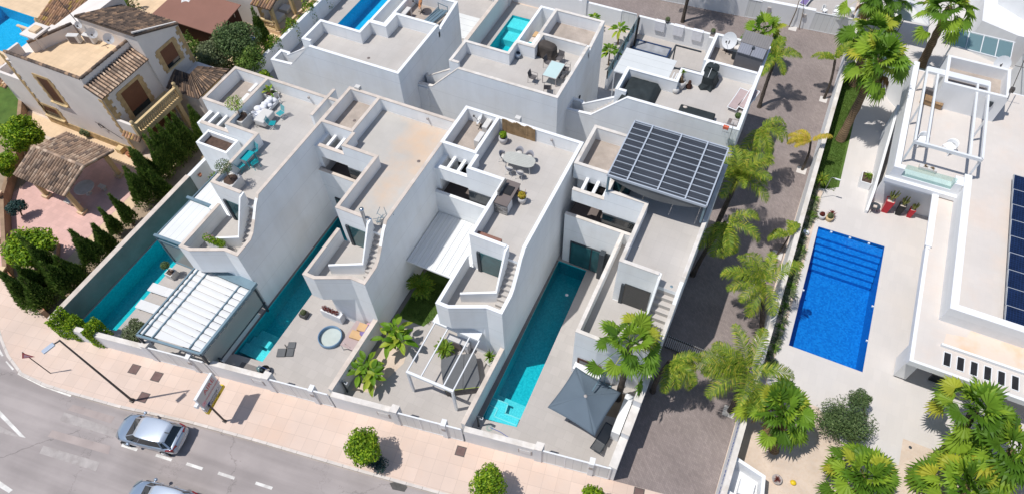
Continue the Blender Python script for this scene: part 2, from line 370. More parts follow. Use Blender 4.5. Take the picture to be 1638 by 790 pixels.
surf('rattan', (0.13, 0.12, 0.12), 0.8, 0.3, 2, 40, 0.3)
surf('bark', (0.20, 0.14, 0.09), 0.95, 0.35, 3, 18, 0.8, objc=True)
surf('palm_bark', (0.25, 0.17, 0.10), 0.95, 0.3, 2, 16, 0.9, objc=True, lines=(2, 0.17, 0.05, 0.45))
surf('palm_bark_dark', (0.10, 0.08, 0.065), 0.95, 0.4, 3, 16, 0.9, objc=True, lines=(2, 0.13, 0.05, 0.5))
surf('skirt', (0.20, 0.13, 0.06), 0.95, 0.3, 3, 16, 0.5, objc=True)
surf('white_paint', (0.72, 0.70, 0.66), 0.8, 0.10, 2.0, 20, 0.05, stain=(0.4, 0.36, 0.34), stain_amt=0.6, stain_scale=1.6)
surf('old_paint', (0.42, 0.38, 0.36), 0.85, 0.12, 2.0, 20, 0.05, stain=(0.30, 0.265, 0.25), stain_amt=0.9, stain_scale=1.1)
surf('pink_paint', (0.40, 0.335, 0.31), 0.85, 0.10, 2.0, 20, 0.05, stain=(0.30, 0.25, 0.235), stain_amt=0.9, stain_scale=1.0)
surf('oil_mark', (0.09, 0.085, 0.08), 0.7, 0.3, 2, 12, 0.05)
surf('iron_cover', (0.16, 0.10, 0.09), 0.7, 0.15, 4, 30, 0.3)
surf('meter_grey', (0.42, 0.38, 0.36), 0.7, 0.06, 4, 30, 0.05)
surf('strap_green', (0.25, 0.30, 0.06), 0.6)
surf('yellow', (0.70, 0.50, 0.02), 0.4, 0.03, 2, 20, 0.0)
surf('sign_red', (0.52, 0.03, 0.04), 0.4, 0.03, 2, 20, 0.0)
surf('sign_pink', (0.66, 0.38, 0.42), 0.4, 0.1, 1.2, 20, 0.0)
surf('sign_grey', (0.55, 0.53, 0.52), 0.5, 0.05, 2, 20, 0.0)
surf('print_blue', (0.05, 0.10, 0.35), 0.5, 0.05, 2, 20, 0.0)
surf('dark_metal', (0.10, 0.09, 0.085), 0.55, 0.1, 3, 30, 0.05, metal=0.4)
surf('solar_cell', (0.006, 0.014, 0.045), 0.18, 0.2, 2, 20, 0.0, spec=0.6, brick=dict(w=0.158, h=0.158, m=0.006, v=0.15, mc=3.2))
surf('solar_frame', (0.62, 0.64, 0.66), 0.4, 0.03, 2, 20, 0.0, metal=0.5)
surf('canopy_bar', (0.42, 0.46, 0.52), 0.45, 0.03, 2, 20, 0.0)
surf('poly_panel', (0.045, 0.05, 0.06), 0.3, 0.2, 0.6, 20, 0.02, spec=0.5, lines=(1, 0.17, 0.02, 1.9))
surf('blue_cover', (0.02, 0.05, 0.13), 0.5, 0.1, 2, 20, 0.1)
surf('dusty_plastic', (0.34, 0.35, 0.37), 0.4, 0.2, 1.4, 10, 0.2)
surf('skin', (0.50, 0.28, 0.19), 0.6, 0.05, 4, 30, 0.0)
surf('hair', (0.03, 0.02, 0.015), 0.6, 0.2, 6, 30, 0.3)
surf('orange_cloth', (0.68, 0.16, 0.09), 0.8, 0.06, 4, 30, 0.1)
surf('rust_dish', (0.55, 0.24, 0.10), 0.7, 0.2, 5, 20, 0.0, stain=(0.7, 0.6, 0.5), stain_amt=0.9, stain_scale=3)
surf('lawn_base', (0.085, 0.15, 0.028), 0.95, 0.22, 1.3, 60, 0.5, stain=(0.11, 0.15, 0.03), stain_amt=0.5, stain_scale=0.7)
surf('tile_gap_shade', (0.09, 0.065, 0.05), 0.95)  # very dark brown: paints the shade in the channels between barrel tiles
surf('tile_roof', (0.42, 0.27, 0.18), 0.9, 0.35, 1.6, 9, 0.3, stain=(0.25, 0.21, 0.18), stain_amt=0.6, stain_scale=2.2)
surf('tile_roof_dark', (0.24, 0.16, 0.11), 0.9, 0.35, 1.6, 9, 0.3, stain=(0.13, 0.11, 0.10), stain_amt=0.6, stain_scale=2.2)
surf('car_paint', (0.33, 0.40, 0.49), 0.28, 0.02, 2, 20, 0.0, metal=0.55, spec=0.5, objc=True, coat=1.0)
surf('car_roof', (0.52, 0.58, 0.66), 0.3, 0.02, 2, 20, 0.0, metal=0.4, spec=0.5, objc=True, coat=1.0)
surf('car_glass', (0.012, 0.02, 0.024), 0.06, 0.1, 2, 20, 0.0, spec=0.8)
surf('tyre', (0.02, 0.02, 0.02), 0.85, 0.1, 5, 30, 0.1)
surf('rim', (0.45, 0.46, 0.48), 0.35, 0.05, 5, 30, 0.0, metal=0.8)
surf('red_lamp', (0.22, 0.01, 0.015), 0.15, 0.1, 5, 30, 0.0, spec=0.7)
surf('chrome', (0.6, 0.62, 0.64), 0.2, 0.02, 5, 30, 0.0, metal=1.0)
surf('dark_glass', (0.012, 0.018, 0.022), 0.08, 0.3, 0.7, 5, 0.0, spec=0.7)
surf('teal_glass', (0.03, 0.10, 0.11), 0.08, 0.3, 0.7, 5, 0.0, spec=0.7)
surf('towel_white', (0.75, 0.75, 0.78), 0.9, 0.06, 3, 30, 0.2)
glassy('pane', (0.82, 0.93, 0.90), 0.05, 0.03, 0.10)
glassy('pane_blue', (0.35, 0.52, 0.55), 0.08, 0.05, 0.45)
glassy('screen', (0.62, 0.66, 0.64), 0.02, 0.3, 0.55)
water('water_clear', (0.9, 0.96, 0.95)); water('water_teal', (0.55, 0.95, 0.95)); water('water_blue', (0.62, 0.90, 1.0)); water('water_dark', (0.50, 0.90, 0.92))
poolmat('basin_teal', (0.0, 0.42, 0.50), (0.03, 0.56, 0.62), 0.10)
poolmat('basin_blue', (0.0, 0.145, 0.46), (0.01, 0.235, 0.60), 0.11)
poolmat('basin_sky', (0.0, 0.42, 0.62), (0.04, 0.54, 0.74), 0.10)
poolmat('basin_step', (0.18, 0.60, 0.66), (0.30, 0.75, 0.78), 0.06)
leafmat('leaf_palm', [(0, (0.06, 0.14, 0.012)), (0.5, (0.15, 0.28, 0.025)), (0.88, (0.27, 0.40, 0.035)), (1, (0.55, 0.48, 0.05))], clump=0.6)
leafmat('leaf_feather', [(0, (0.09, 0.17, 0.02)), (0.5, (0.21, 0.31, 0.03)), (0.85, (0.36, 0.43, 0.04)), (1, (0.56, 0.46, 0.08))])
leafmat('leaf_yellow', [(0, (0.30, 0.30, 0.02)), (0.5, (0.52, 0.42, 0.04)), (1, (0.62, 0.40, 0.10))])
leafmat('leaf_dry', [(0, (0.16, 0.09, 0.03)), (0.5, (0.28, 0.17, 0.07)), (1, (0.40, 0.27, 0.12))], 0.1)
leafmat('leaf_round', [(0, (0.07, 0.15, 0.01)), (0.5, (0.20, 0.36, 0.02)), (0.85, (0.38, 0.54, 0.03)), (1, (0.55, 0.62, 0.05))], 0.4)
leafmat('leaf_dark', [(0, (0.06, 0.12, 0.02)), (0.6, (0.15, 0.25, 0.045)), (1, (0.30, 0.40, 0.09))], 0.25)
leafmat('leaf_pine', [(0, (0.05, 0.09, 0.03)), (0.6, (0.11, 0.175, 0.06)), (1, (0.22, 0.29, 0.11))], 0.25)
leafmat('leaf_blue', [(0, (0.02, 0.05, 0.05)), (1, (0.06, 0.12, 0.10))], 0.15)
leafmat('leaf_olive', [(0, (0.08, 0.11, 0.05)), (1, (0.24, 0.28, 0.14))], 0.25)
leafmat('leaf_banana', [(0, (0.07, 0.17, 0.01)), (0.6, (0.17, 0.32, 0.02)), (1, (0.42, 0.48, 0.05))], 0.35)
leafmat('leaf_red', [(0, (0.10, 0.02, 0.02)), (1, (0.25, 0.06, 0.04))], 0.2)
leafmat('cactus', [(0, (0.22, 0.26, 0.06)), (1, (0.42, 0.42, 0.12))], 0.05)
leafmat('grass_blade', [(0, (0.07, 0.13, 0.02)), (1, (0.15, 0.25, 0.045))], 0.2)
# ============================================================ THE SETTING
F0 = lambda x: 12.85 + 0.1694 * x                       # street frontage line of the white row
ANG = math.atan(0.1694)
POOLS = dict(A=[(-37.05, 7.3), (-34.35, 8.3), (-34.35, 19.6), (-37.05, 19.6)],
             B=[(-25.95, 10.2), (-23.87, 10.5), (-23.87, 22.7), (-25.95, 22.7)],
             D=[(-9.15, 12.95), (-7.0, 13.35), (-7.27, 25.62), (-9.36, 25.62)],
             W=[(6.72, 25.55), (11.3, 25.55), (11.22, 36.1), (6.66, 36.0)],
             E=[(-38.9, 37.5), (-36.2, 37.5), (-36.2, 49.5), (-38.9, 49.5)],
             F=[(-24.2, 41.0), (-22.27, 41.0), (-22.27, 49.8), (-24.2, 49.8)],
             O=[(-72, 26.3), (-64.4, 26.3), (-64.4, 31.3), (-72, 31.3)])
K = [U(*p) for p in [(0, 543.7), (10.6, 570), (32, 598.6), (71, 617), (113, 630), (188, 651), (248, 664), (305, 677), (407, 705), (560, 750), (700, 789)]]
K = [(-60, 17.5), (-50, 10.6), (-44, 6.2)] + [tuple(p) for p in K] + [(8, 10.95), (40, 16.4)]
def flat(name, poly, z, mat, holes=()):
    b = MB(); b.sheet(poly, z, holes); return struct(b.build(name, mat))
hl = list(POOLS.values())
flat('ground', [(-400, -400), (400, -400), (400, 400), (-400, 400)], -0.145, 'far_ground', hl)
flat('road', [(-120, -60), (60, -60), (60, 19.7)] + [(p[0], p[1] - 0.02) for p in K[::-1]] + [(-120, 60)], -0.14, 'asphalt')
flat('garden_ground', [(-150, 16)] + K + [(80, 23), (80, 150), (-150, 150)], -0.004, 'sandy', hl)
b = MB(); b.wall([(p[0], p[1], 0.012) for p in K], 0.17, -0.16); struct(b.build('kerb', 'kerb_stone'))
PV = [(p[0] + 0.02, p[1] + 0.15) for p in K]
flat('pavement', PV + [(40, F0(40)), (5, F0(5)), (-0.7, F0(-0.7)), (-30.1, 7.75), (-37.7, 6.52), (-39.3, 6.9), (-44.4, 8.2), (-51, 13.4), (-60, 21)], 0.002, 'pavement')
flat('lane', [(-0.85, F0(-0.85)), (4.9, F0(4.9)), (4.9, 31), (5.3, 62), (-60, 60), (-60, 51.9), (-0.85, 52.2)], 0.004, 'lane_paver')
yard = lambda nm, x0, x1, mat, hole: flat(nm, [(x0, F0(x0)), (x1, F0(x1)), (x1, 31), (x0, 31)], 0.008, mat, hole)
yard('terrace', -37.4, -26.1, 'deck_tile', [POOLS['A']])
yard('terrace', -26.1, -17.8, 'deck_tile', [POOLS['B']])
yard('terrace', -17.8, -9.5, 'deck_tile', [])
yard('terrace', -9.5, -0.85, 'deck_tile', [POOLS['D']])
flat('terrace', [(-40.6, 31), (-25.3, 31), (-25.3, 51.6), (-40.6, 51.6)], 0.008, 'deck_tile', [POOLS['E']])
flat('terrace', [(-25.1, 31), (-12.6, 31), (-12.6, 51.6), (-25.1, 51.6)], 0.008, 'deck_tile', [POOLS['F']])
flat('terrace', [(-12.6, 31), (-0.85, 31), (-0.85, 51.8), (-12.6, 51.8)], 0.008, 'deck_tile')
# strips of dark paving along the pools and walls
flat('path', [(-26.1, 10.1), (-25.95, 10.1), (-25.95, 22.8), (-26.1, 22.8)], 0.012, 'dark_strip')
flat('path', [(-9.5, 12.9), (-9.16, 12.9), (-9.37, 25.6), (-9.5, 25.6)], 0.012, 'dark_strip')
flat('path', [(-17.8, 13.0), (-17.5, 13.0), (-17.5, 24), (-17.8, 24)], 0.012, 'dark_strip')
# lawn and soil bed of the third yard
flat('lawn', [(-17.5, 17.0), (-15.55, 17.05), (-14.6, 19.6), (-14.6, 24), (-17.5, 24)], 0.016, 'lawn_base')
flat('flower_bed', [(-17.5, 11.2), (-16.2, 11.6), (-15.4, 14.2), (-15.9, 16.0), (-17.5, 17.0)], 0.016, 'sandy')
flat('flower_bed', [(-2.6, 16.2), (-1.5, 16.4), (-1.5, 18.0), (-2.9, 18.0)], 0.016, 'garden_soil')
# right-hand property
flat('terrace', [(5.35, 14.0), (45, 14.0), (45, 70), (5.35, 70)], 0.004, 'light_terrace', [POOLS['W']])
flat('lawn', [(5.35, 39.6), (6.45, 39.75), (7.36, 40.35), (7.2, 53.5), (5.35, 53.5)], 0.010, 'lawn_base')
flat('flower_bed', [(5.35, 22.6), (6.0, 22.4), (6.25, 27), (6.35, 33), (6.35, 39.5), (5.35, 39.3)], 0.010, 'sandy')
flat('garden_gravel', [(5.35, 14.0), (45, 14.0), (45, 22.2), (14.1, 22.15), (14.08, 20.4), (10.9, 20.4), (9.25, 22.05), (5.35, 22.4)], 0.010, 'sandy')
# left-hand property
flat('terrace', [(-50.8, 8.5), (-41.95, 8.5), (-42.0, 21.3), (-50.8, 21.3)], 0.006, 'pink_tile')
flat('path', [(-41.95, 8.4), (-40.9, 8.4), (-40.9, 21.3), (-41.95, 21.3)], 0.006, 'cream_tile')
flat('path', [(-58, 19.9), (-41.9, 19.9), (-41.9, 21.4), (-58, 21.4)], 0.010, 'cream_tile')
flat('path', [(-42.4, 21.4), (-38.0, 21.4), (-38.0, 31), (-42.4, 31)], 0.006, 'cream_tile')
flat('terrace', [(-75, 24.9), (-58, 24.9), (-58, 38), (-75, 38)], 0.006, 'cream_tile', [POOLS['O']])
flat('terrace', [(-58, 30), (-40.6, 30), (-40.6, 48), (-58, 48)], 0.006, 'cream_tile')
flat('lawn', [(-70, 17), (-57, 17), (-57, 24.5), (-70, 24.5)], 0.012, 'lawn_base')
flat('flower_bed', [(-41.0, 7.6), (-37.5, 7.0), (-37.5, 31), (-40.9, 31), (-40.9, 8.0)], 0.010, 'garden_soil')
flat('flower_bed', [(-44.4, 8.3), (-41.0, 7.7), (-41.3, 9.8), (-43.4, 11.9), (-47, 11.2)], 0.012, 'garden_soil')
flat('flower_bed', [(-60, 12), (-51, 12.6), (-50.6, 15.0), (-51.0, 19.6), (-60, 19.6)], 0.010, 'garden_soil')
# painted road markings
def mark(pix, mat='white_paint', z=-0.134, world=False):
    b = MB(); b.sheet([p if world else U(p[0], p[1], z) for p in pix], z); return struct(b.build('road_marking', mat))
def dash(x, y, L=1.1, wd=0.17, a=0.11):
    c, s_ = math.cos(a), math.sin(a)
    mark([(x - c * L / 2 + s_ * wd / 2, y - s_ * L / 2 - c * wd / 2), (x + c * L / 2 + s_ * wd / 2, y + s_ * L / 2 - c * wd / 2),
          (x + c * L / 2 - s_ * wd / 2, y + s_ * L / 2 + c * wd / 2), (x - c * L / 2 - s_ * wd / 2, y - s_ * L / 2 + c * wd / 2)], world=True)
for (px, py) in [(207, 715), (262, 731), (311, 745), (362, 760), (422, 776)]:
    x, y = U(px, py, -0.134); dash(x, y, a=0.14)
r = 2.822
mark([(0 + 290 / r, 510 + 420 / r), (0 + 530 / r, 510 + 497 / r), (0 + 525 / r, 510 + 535 / r), (0 + 268 / r, 510 + 458 / r)], 'old_paint')
mark([(0 + 330 / r, 510 + 385 / r), (0 + 520 / r, 510 + 440 / r), (0 + 500 / r, 510 + 470 / r), (0 + 305 / r, 510 + 410 / r)], 'pink_paint', -0.135)
mark([(0 + 235 / r, 510 + 500 / r), (0 + 500 / r, 510 + 572 / r), (0 + 490 / r, 510 + 610 / r), (0 + 215 / r, 510 + 530 / r)], 'pink_paint', -0.135)
mark([(0 + 195 / r, 510 + 570 / r), (0 + 450 / r, 510 + 645 / r), (0 + 432 / r, 510 + 685 / r), (0 + 178 / r, 510 + 605 / r)], 'old_paint')
mark([(0 + 85 / r, 510 + 238 / r), (0 + 200 / r, 510 + 292 / r), (0 + 325 / r, 510 + 338 / r), (0 + 318 / r, 510 + 350 / r), (0 + 190 / r, 510 + 305 / r), (0 + 78 / r, 510 + 248 / r)])
mark([(0 + 30 / r, 510 + 188 / r), (0 + 64 / r, 510 + 225 / r), (0 + 56 / r, 510 + 230 / r), (0 + 24 / r, 510 + 192 / r)])
mark([(0, 510 + 135 / r), (0 + 16 / r, 510 + 165 / r), (0 + 8 / r, 510 + 168 / r), (-4, 510 + 145 / r)])
mark([(-60, 625), (0, 510 + 412 / r), (0 + 116 / r, 510 + 535 / r), (0 + 90 / r, 510 + 530 / r), (0, 510 + 440 / r), (-60, 634)])
mark([(-60, 668), (0, 510 + 482 / r), (0 + 92 / r, 510 + 530 / r), (0 + 60 / r, 510 + 527 / r), (-60, 676)], 'old_paint')
mark([(-60, 770), (0, 510 + 730 / r), (0 + 58 / r, 510 + 770 / r), (0 + 40 / r, 510 + 784 / r), (0, 510 + 760 / r)], 'white_paint')
mark([(635 - 12, 772), (640, 768), (652, 778), (647, 786), (628, 782)], 'oil_mark')
for (px, py, sx) in [(215, 590, 0.55), (251, 602, 0.55), (229.5, 635, 0.55), (737, 721, 0.5), (1022, 788, 0.5)]:
    x, y = U(px, py); b = MB(); b.box(x - sx / 2, x + sx / 2, y - sx / 2, y + sx / 2, -0.01, 0.012, rot=ANG); o = b.build('manhole_cover', 'iron_cover')
    tag(o, {215: 'square brown manhole cover nearest the dark framed pergola, leftmost of the close pair', 251: 'square brown manhole cover right of its twin, below the white street gates', 229.5: 'square manhole cover half under the street lamp shadow', 737: 'small brown manhole cover in pavement between the two round street trees', 1022: 'small manhole cover at the mouth of the brown lane'}[px], 'manhole cover', 'manhole covers in the pavement')
    f = MB(); f.box(x - sx / 2 - 0.05, x + sx / 2 + 0.05, y - sx / 2 - 0.05, y + sx / 2 + 0.05, -0.01, 0.006, rot=ANG); f.build('frame', 'dark_metal', o)

# ------------------------------------------------------------ pools
def pool(poly, depth, label, basin, wat, steps=(), wz=-0.14, stepmat=None, coping='dark_strip'):
    cx = sum(p[0] for p in poly) / 4; cy = sum(p[1] for p in poly) / 4
    t = thing('swimming_pool', label, 'swimming pool', (cx, cy, 0))
    b = MB(); n = len(poly)
    for i in range(n):
        a, c = poly[i], poly[(i + 1) % n]
        b.add([(a[0], a[1], 0), (c[0], c[1], 0), (c[0], c[1], -depth), (a[0], a[1], -depth)], [(0, 1, 2, 3)])
    b.sheet(poly, -depth); b.build('basin', basin, t)
    for s in steps:
        q = MB(); q.prism(s[0], -depth, s[1]); q.build('step', stepmat or basin, t)
    q = MB(); q.sheet([(p[0] + (cx - p[0]) * 0.002, p[1] + (cy - p[1]) * 0.0005) for p in poly], wz); q.build('water', wat, t)
    return t
def rect(x0, x1, y0, y1): return [(x0, y0), (x1, y0), (x1, y1), (x0, y1)]
P_ = POOLS
pool(P_['A'], 1.5, 'long turquoise pool under the grey boundary wall beside sliding white cover', 'basin_teal', 'water_teal')
t = pool(P_['B'], 1.4, 'narrow dark teal pool beside tall white wall, sparkling steps at street end', 'basin_teal', 'water_teal',
         [(rect(-25.93, -23.89, 10.55, 11.3), -0.3), (rect(-25.93, -23.89, 11.3, 12.0), -0.62), (rect(-25.93, -23.89, 12.0, 12.7), -0.95), (rect(-24.9, -24.35, 11.5, 12.0), -0.3)], stepmat='basin_step')
t = pool(P_['D'], 1.5, 'long teal pool in the yard with the big grey square parasol', 'basin_teal', 'water_dark',
         [([(-9.1, 13.1), (-8.05, 13.25), (-8.15, 14.55), (-9.2, 14.5)], -0.22), ([(-8.05, 13.25), (-7.05, 13.4), (-7.1, 13.95), (-8.1, 13.9)], -0.22), ([(-8.12, 13.9), (-7.1, 13.95), (-7.12, 14.5), (-8.15, 14.5)], -0.55), ([(-9.2, 14.5), (-7.12, 14.5), (-7.14, 15.1), (-9.22, 15.1)], -0.9)], stepmat='basin_step')
b = MB(); b.lathe((-7.8, 23.3, -0.13), [(0.0, 0.02), (0.09, 0.03), (0.11, 0.0)], 12); tag(b.build('pool_float', 'white_metal'), 'small round white float on the dark teal pool', 'pool float')
# white edge of the steps
q = MB()
for a, c in [((-9.2, 14.5), (-8.15, 14.55)), ((-8.15, 14.55), (-8.05, 13.9)), ((-8.08, 13.9), (-7.05, 13.95)), ((-9.18, 14.0), (-8.6, 14.0)), ((-8.6, 14.0), (-8.6, 13.45)), ((-8.6, 13.45), (-7.1, 13.5))]:
    q.bar((a[0], a[1], -0.2), (c[0], c[1], -0.2), 0.06, 0.03)
q.build('step_edge', 'white_plain', t)
steps = [(rect(6.68, 11.26, 36.0 - 0.42 * (i + 1) + (0.0), 36.0 - 0.42 * i), -0.25 - 0.22 * i) for i in range(6)]
steps[0] = (rect(6.68, 11.2, 35.25, 35.98), -0.2)
steps = [steps[0]] + [(rect(6.68, 11.2, 35.25 - 0.42 * (i + 1), 35.25 - 0.42 * i), -0.42 - 0.22 * i) for i in range(5)]
t = pool(P_['W'], 1.6, 'large bright blue mosaic pool with a flight of steps', 'basin_blue', 'water_blue', steps, wz=-0.1)
for (x, y) in [(7.6, 35.96), (8.9, 35.98), (10.2, 36.0), (6.75, 30.2), (11.2, 30.8), (11.25, 28.0)]:
    q = MB(); q.box(x - 0.07, x + 0.07, y - 0.05, y + 0.05, -0.2, -0.06); q.build('skimmer', 'white_metal', t)
pool(P_['E'], 1.5, 'bright blue pool at the top edge of the photo behind white roof', 'basin_sky', 'water_blue')
pool(P_['F'], 1.4, 'small turquoise pool with wide pale steps behind the roof of the white table', 'basin_teal', 'water_teal',
     [(rect(-24.18, -22.29, 48.3, 49.78), -0.25), (rect(-24.18, -22.29, 47.0, 48.3), -0.7)], stepmat='basin_step')
pool(P_['O'], 1.4, 'bright blue pool of the tiled house in the top left corner', 'basin_sky', 'water_blue')

# ------------------------------------------------------------ street row villas A-D
def stairs_x(b, x0, x1, ya, yb, za, zb, n):
    """steps along y from ya (top, za) to yb (bottom, zb)"""
    for i in range(n):
        y0 = ya + (yb - ya) * i / n; y1 = ya + (yb - ya) * (i + 1) / n; z = za + (zb - za) * (i + 1) / (n + 1)
        b.box(x0, x1, min(y0, y1), max(y0, y1), zb - 0.3, z)
LF, LP = 4.75, 5.95       # lower terrace floor / parapet top
def row_villa(xr, dy, label, coping, floor, last=False, west=False, bright=False):
    X = lambda x: xr + x; Y = lambda y: y + dy
    P = lambda l: [(X(a), Y(c)) for a, c in l]
    t = thing('terraced_villa', label, 'house', (X(-4), Y(24), 0), group='white villas along the street')
    wm = 'white_bright' if bright else 'white_plain'
    L = -8.3 if not west else -8.75
    RX = 0.3 if last else 0.0
    b = MB()
    b.prism(P([(-3.4, 19.95), (RX, 19.95), (RX, 29.4), (-3.4, 29.4)]), 0, 7.2)         # front wing
    b.prism(P([(L, 26.3), (-3.4, 26.3), (-3.4, 29.4), (L, 29.4)]), 0, 7.2)              # back wing
    gf = -8.3 if not last else -8.25
    if west: gf = -7.6
    b.prism(P([(gf, 24.05), (-3.4, 24.05), (-3.4, 26.3), (gf, 26.3)]), 0, 4.15)         # ground floor under the balcony
    b.wall([(X(gf), Y(24.05), 5.2), (X(-3.4), Y(24.05), 5.2)], 0.2, 4.15)               # balcony ledge
    b.prism(P([(-5.9, 24.42), (-3.4, 24.42), (-3.4, 26.3), (-5.9, 26.3)]), 6.15, 7.2)    # roof corner over the balcony
    b.prism(P([(L + 0.3, 24.42), (-5.9, 24.42), (-5.9, 24.66), (L + 0.3, 24.66)]), 6.3, 7.32)   # beam across the void
    if not last: b.prism(P([(L, 24.42), (L + 0.3, 24.42), (L + 0.3, 26.3), (L, 26.3)]), 5.2 if not west else 0, 7.2)
    b.build('wall', 'white_render', t)
    bm = MB()
    for i in range(3):
        x = L + 0.75 + i * 0.72; bm.box(X(x), X(x + 0.2), Y(24.66), Y(25.75), 7.1, 7.3)
    bm.build('void_beam', wm, t)
    # parapets
    q = MB()
    zt = 8.2; sl = [(X(RX), Y(29.4), zt), (X(RX), Y(20.35), zt), (X(RX), Y(18.75), LP + 0.25), (X(RX), Y(18.35), LP)]
    if not last:
        lw = [(X(0), Y(17.04), LP), (X(-1.0), Y(17.04), LP), (X(-3.03), Y(16.13), LP), (X(-3.85), Y(16.13), LP), (X(-3.85), Y(19.93), LP)]
        q.wall([sl[0], sl[1], (X(0), Y(19.95), 7.81)], 0.2, 7.2, side=-1)
        q.wall([(X(0), Y(19.95), 7.81), (X(0), Y(18.75), LP + 0.25), (X(0), Y(18.35), LP)] + lw, 0.2, LF, side=-1)
        q.wall([(X(-0.95), Y(20.15), zt), (X(-0.95), Y(19.75), zt - 0.1), (X(-0.95), Y(18.3), LP - 0.15), (X(-2.95), Y(17.42), LP - 0.3)], 0.13, LF, side=-1)
    else:
        lw = [(X(RX), Y(16.75), 5.25), (X(-1.5), Y(16.4), 5.25), (X(-4.45), Y(16.35), 5.25), (X(-4.45), Y(24.03), 5.2)]
        lw = [(X(RX), Y(17.0), 5.25), (X(-3.0), Y(16.35), 5.25), (X(-4.42), Y(16.35), 5.25), (X(-4.42), Y(24.03), 5.2)]
        q.wall([sl[0], sl[1], (X(RX), Y(19.95), 7.81)], 0.2, 7.2, side=-1)
        q.wall([(X(RX), Y(19.95), 7.81), (X(RX), Y(18.75), LP + 0.25), (X(RX), Y(17.7), 5.25)] + lw, 0.2, 4.15, side=-1)
        q.wall([(X(-0.95), Y(20.15), zt), (X(-0.95), Y(19.75), zt - 0.1), (X(-0.95), Y(17.9), 5.1)], 0.13, 4.15, side=-1)
    # front and inner roof parapets
    q.wall([(X(-1.08), Y(19.95), zt), (X(-3.4), Y(19.95), zt), (X(-3.4), Y(24.42), zt), (X(-5.9), Y(24.42), zt), (X(-5.9), Y(25.75), zt)], 0.2, 7.2, side=-1)
    q.wall([(X(RX) - 0.2, Y(29.4), zt), (X(-5.88), Y(29.4), zt)], 0.2, 7.2, side=1)
    q.wall([(X(L - 0.15), Y(25.75), zt), (X(-5.88), Y(25.75), zt), (X(-5.88), Y(29.4), zt), (X(L - 0.15), Y(29.4), zt)], 0.2, 6.9, closed=True, side=1)
    q.build('parapet', 'white_render', t)
    # coping laid on the parapets, a touch wider
    c = MB(); h = 0.05
    def cop(pts, th, side): c.wall([(p[0], p[1], p[2] + h) for p in pts], th, [p[2] + 0.002 for p in pts], side=side)
    o_ = 0.012
    cop([(X(RX) + o_, Y(29.41), zt), (X(RX) + o_, Y(20.35), zt), (X(RX) + o_, Y(18.75), LP + 0.25)], 0.225, -1)
    if not last: cop([(X(0) + o_, Y(18.75), LP + 0.25), (X(0) + o_, Y(18.35), LP)] + [(X(0) + o_, Y(17.03), LP), (X(-1.0), Y(17.03), LP), (X(-3.03), Y(16.12), LP), (X(-3.86), Y(16.12), LP), (X(-3.86), Y(19.93), LP)], 0.225, -1)
    else: cop([(X(RX) + o_, Y(18.75), LP + 0.25), (X(RX) + o_, Y(17.7), 5.25), (X(RX) + o_, Y(16.99), 5.25), (X(-3.0), Y(16.34), 5.25), (X(-4.43), Y(16.34), 5.25), (X(-4.43), Y(24.03), 5.2)], 0.225, -1)
    cop([(X(-1.08), Y(19.94), zt), (X(-3.41), Y(19.94), zt), (X(-3.41), Y(24.41), zt), (X(-5.87), Y(24.41), zt), (X(-5.87), Y(25.74), zt)], 0.225, -1)
    cop([(X(RX) - 0.215, Y(29.41), zt), (X(-5.9), Y(29.41), zt)], 0.225, 1)
    c.wall([(X(L - 0.16), Y(25.74), zt + h + 0.003), (X(-5.87), Y(25.74), zt + h + 0.003), (X(-5.87), Y(29.41), zt + h + 0.003), (X(L - 0.16), Y(29.41), zt + h + 0.003)], 0.225, zt + 0.004, closed=True, side=1)
    cop([(X(gf), Y(24.04), 5.2), (X(-3.4), Y(24.04), 5.2)], 0.22, 1)
    cop([(X(L + 0.3), Y(24.41), 7.32), (X(-5.9), Y(24.41), 7.32)], 0.26, 1)
    c.build('coping', coping, t)
    # floors
    f = MB()
    f.sheet(P([(-3.2, 20.15), (-1.08, 20.15), (-0.95, 19.955), (RX - 0.2, 19.955), (RX - 0.2, 29.2), (-5.88, 29.2), (-5.88, 24.62), (-3.2, 24.62)]), 7.206)
    f.build('roof_terrace', floor, t)
    g = MB(); g.sheet(P([(L + 0.05, 25.95), (-6.08, 25.95), (-6.08, 29.2), (L + 0.05, 29.2)]), 7.21); g.build('gravel_roof', 'gravel', t)
    # lower wing
    lo = MB()
    if not last:
        lo.prism(P([(-3.3, 16.9), (-1.2, 16.95), (-1.0, 17.04), (0, 17.04), (0, 19.95), (-3.3, 19.95)]), 0, 3.6)
        lo.prism(P([(-3.85, 16.13), (-3.03, 16.13), (-1.0, 17.04), (0, 17.04), (0, 19.95), (-3.85, 19.95)]), 3.6, LF)
        lo.build('front_wing', 'white_render', t)
        f = MB(); f.sheet(P([(-3.65, 16.33), (-3.08, 16.33), (-1.05, 17.24), (-0.2, 17.24), (-0.2, 19.93), (-3.65, 19.93)]), LF + 0.006); f.build('lower_terrace', floor if floor == 'roof_floor' else 'roof_floor', t)
        z0 = LF
    else:
        lo.prism(P([(-4.42, 16.35), (-3.0, 16.35), (0.3, 17.0), (0.3, 19.95), (-3.4, 19.95), (-3.4, 24.05), (-4.42, 24.05)]), 0, 4.15)
        lo.build('front_wing', 'white_render', t)
        f = MB(); f.sheet(P([(-4.22, 16.55), (-3.05, 16.55), (0.1, 17.2), (0.1, 19.93), (-3.38, 19.93), (-3.38, 24.2), (-4.22, 24.2)]), 4.156); f.build('lower_terrace', 'roof_floor', t)
        z0 = 4.15
    s_ = MB(); nst = 9
    ya, yb = 20.3, (18.0 if not last else 17.6)
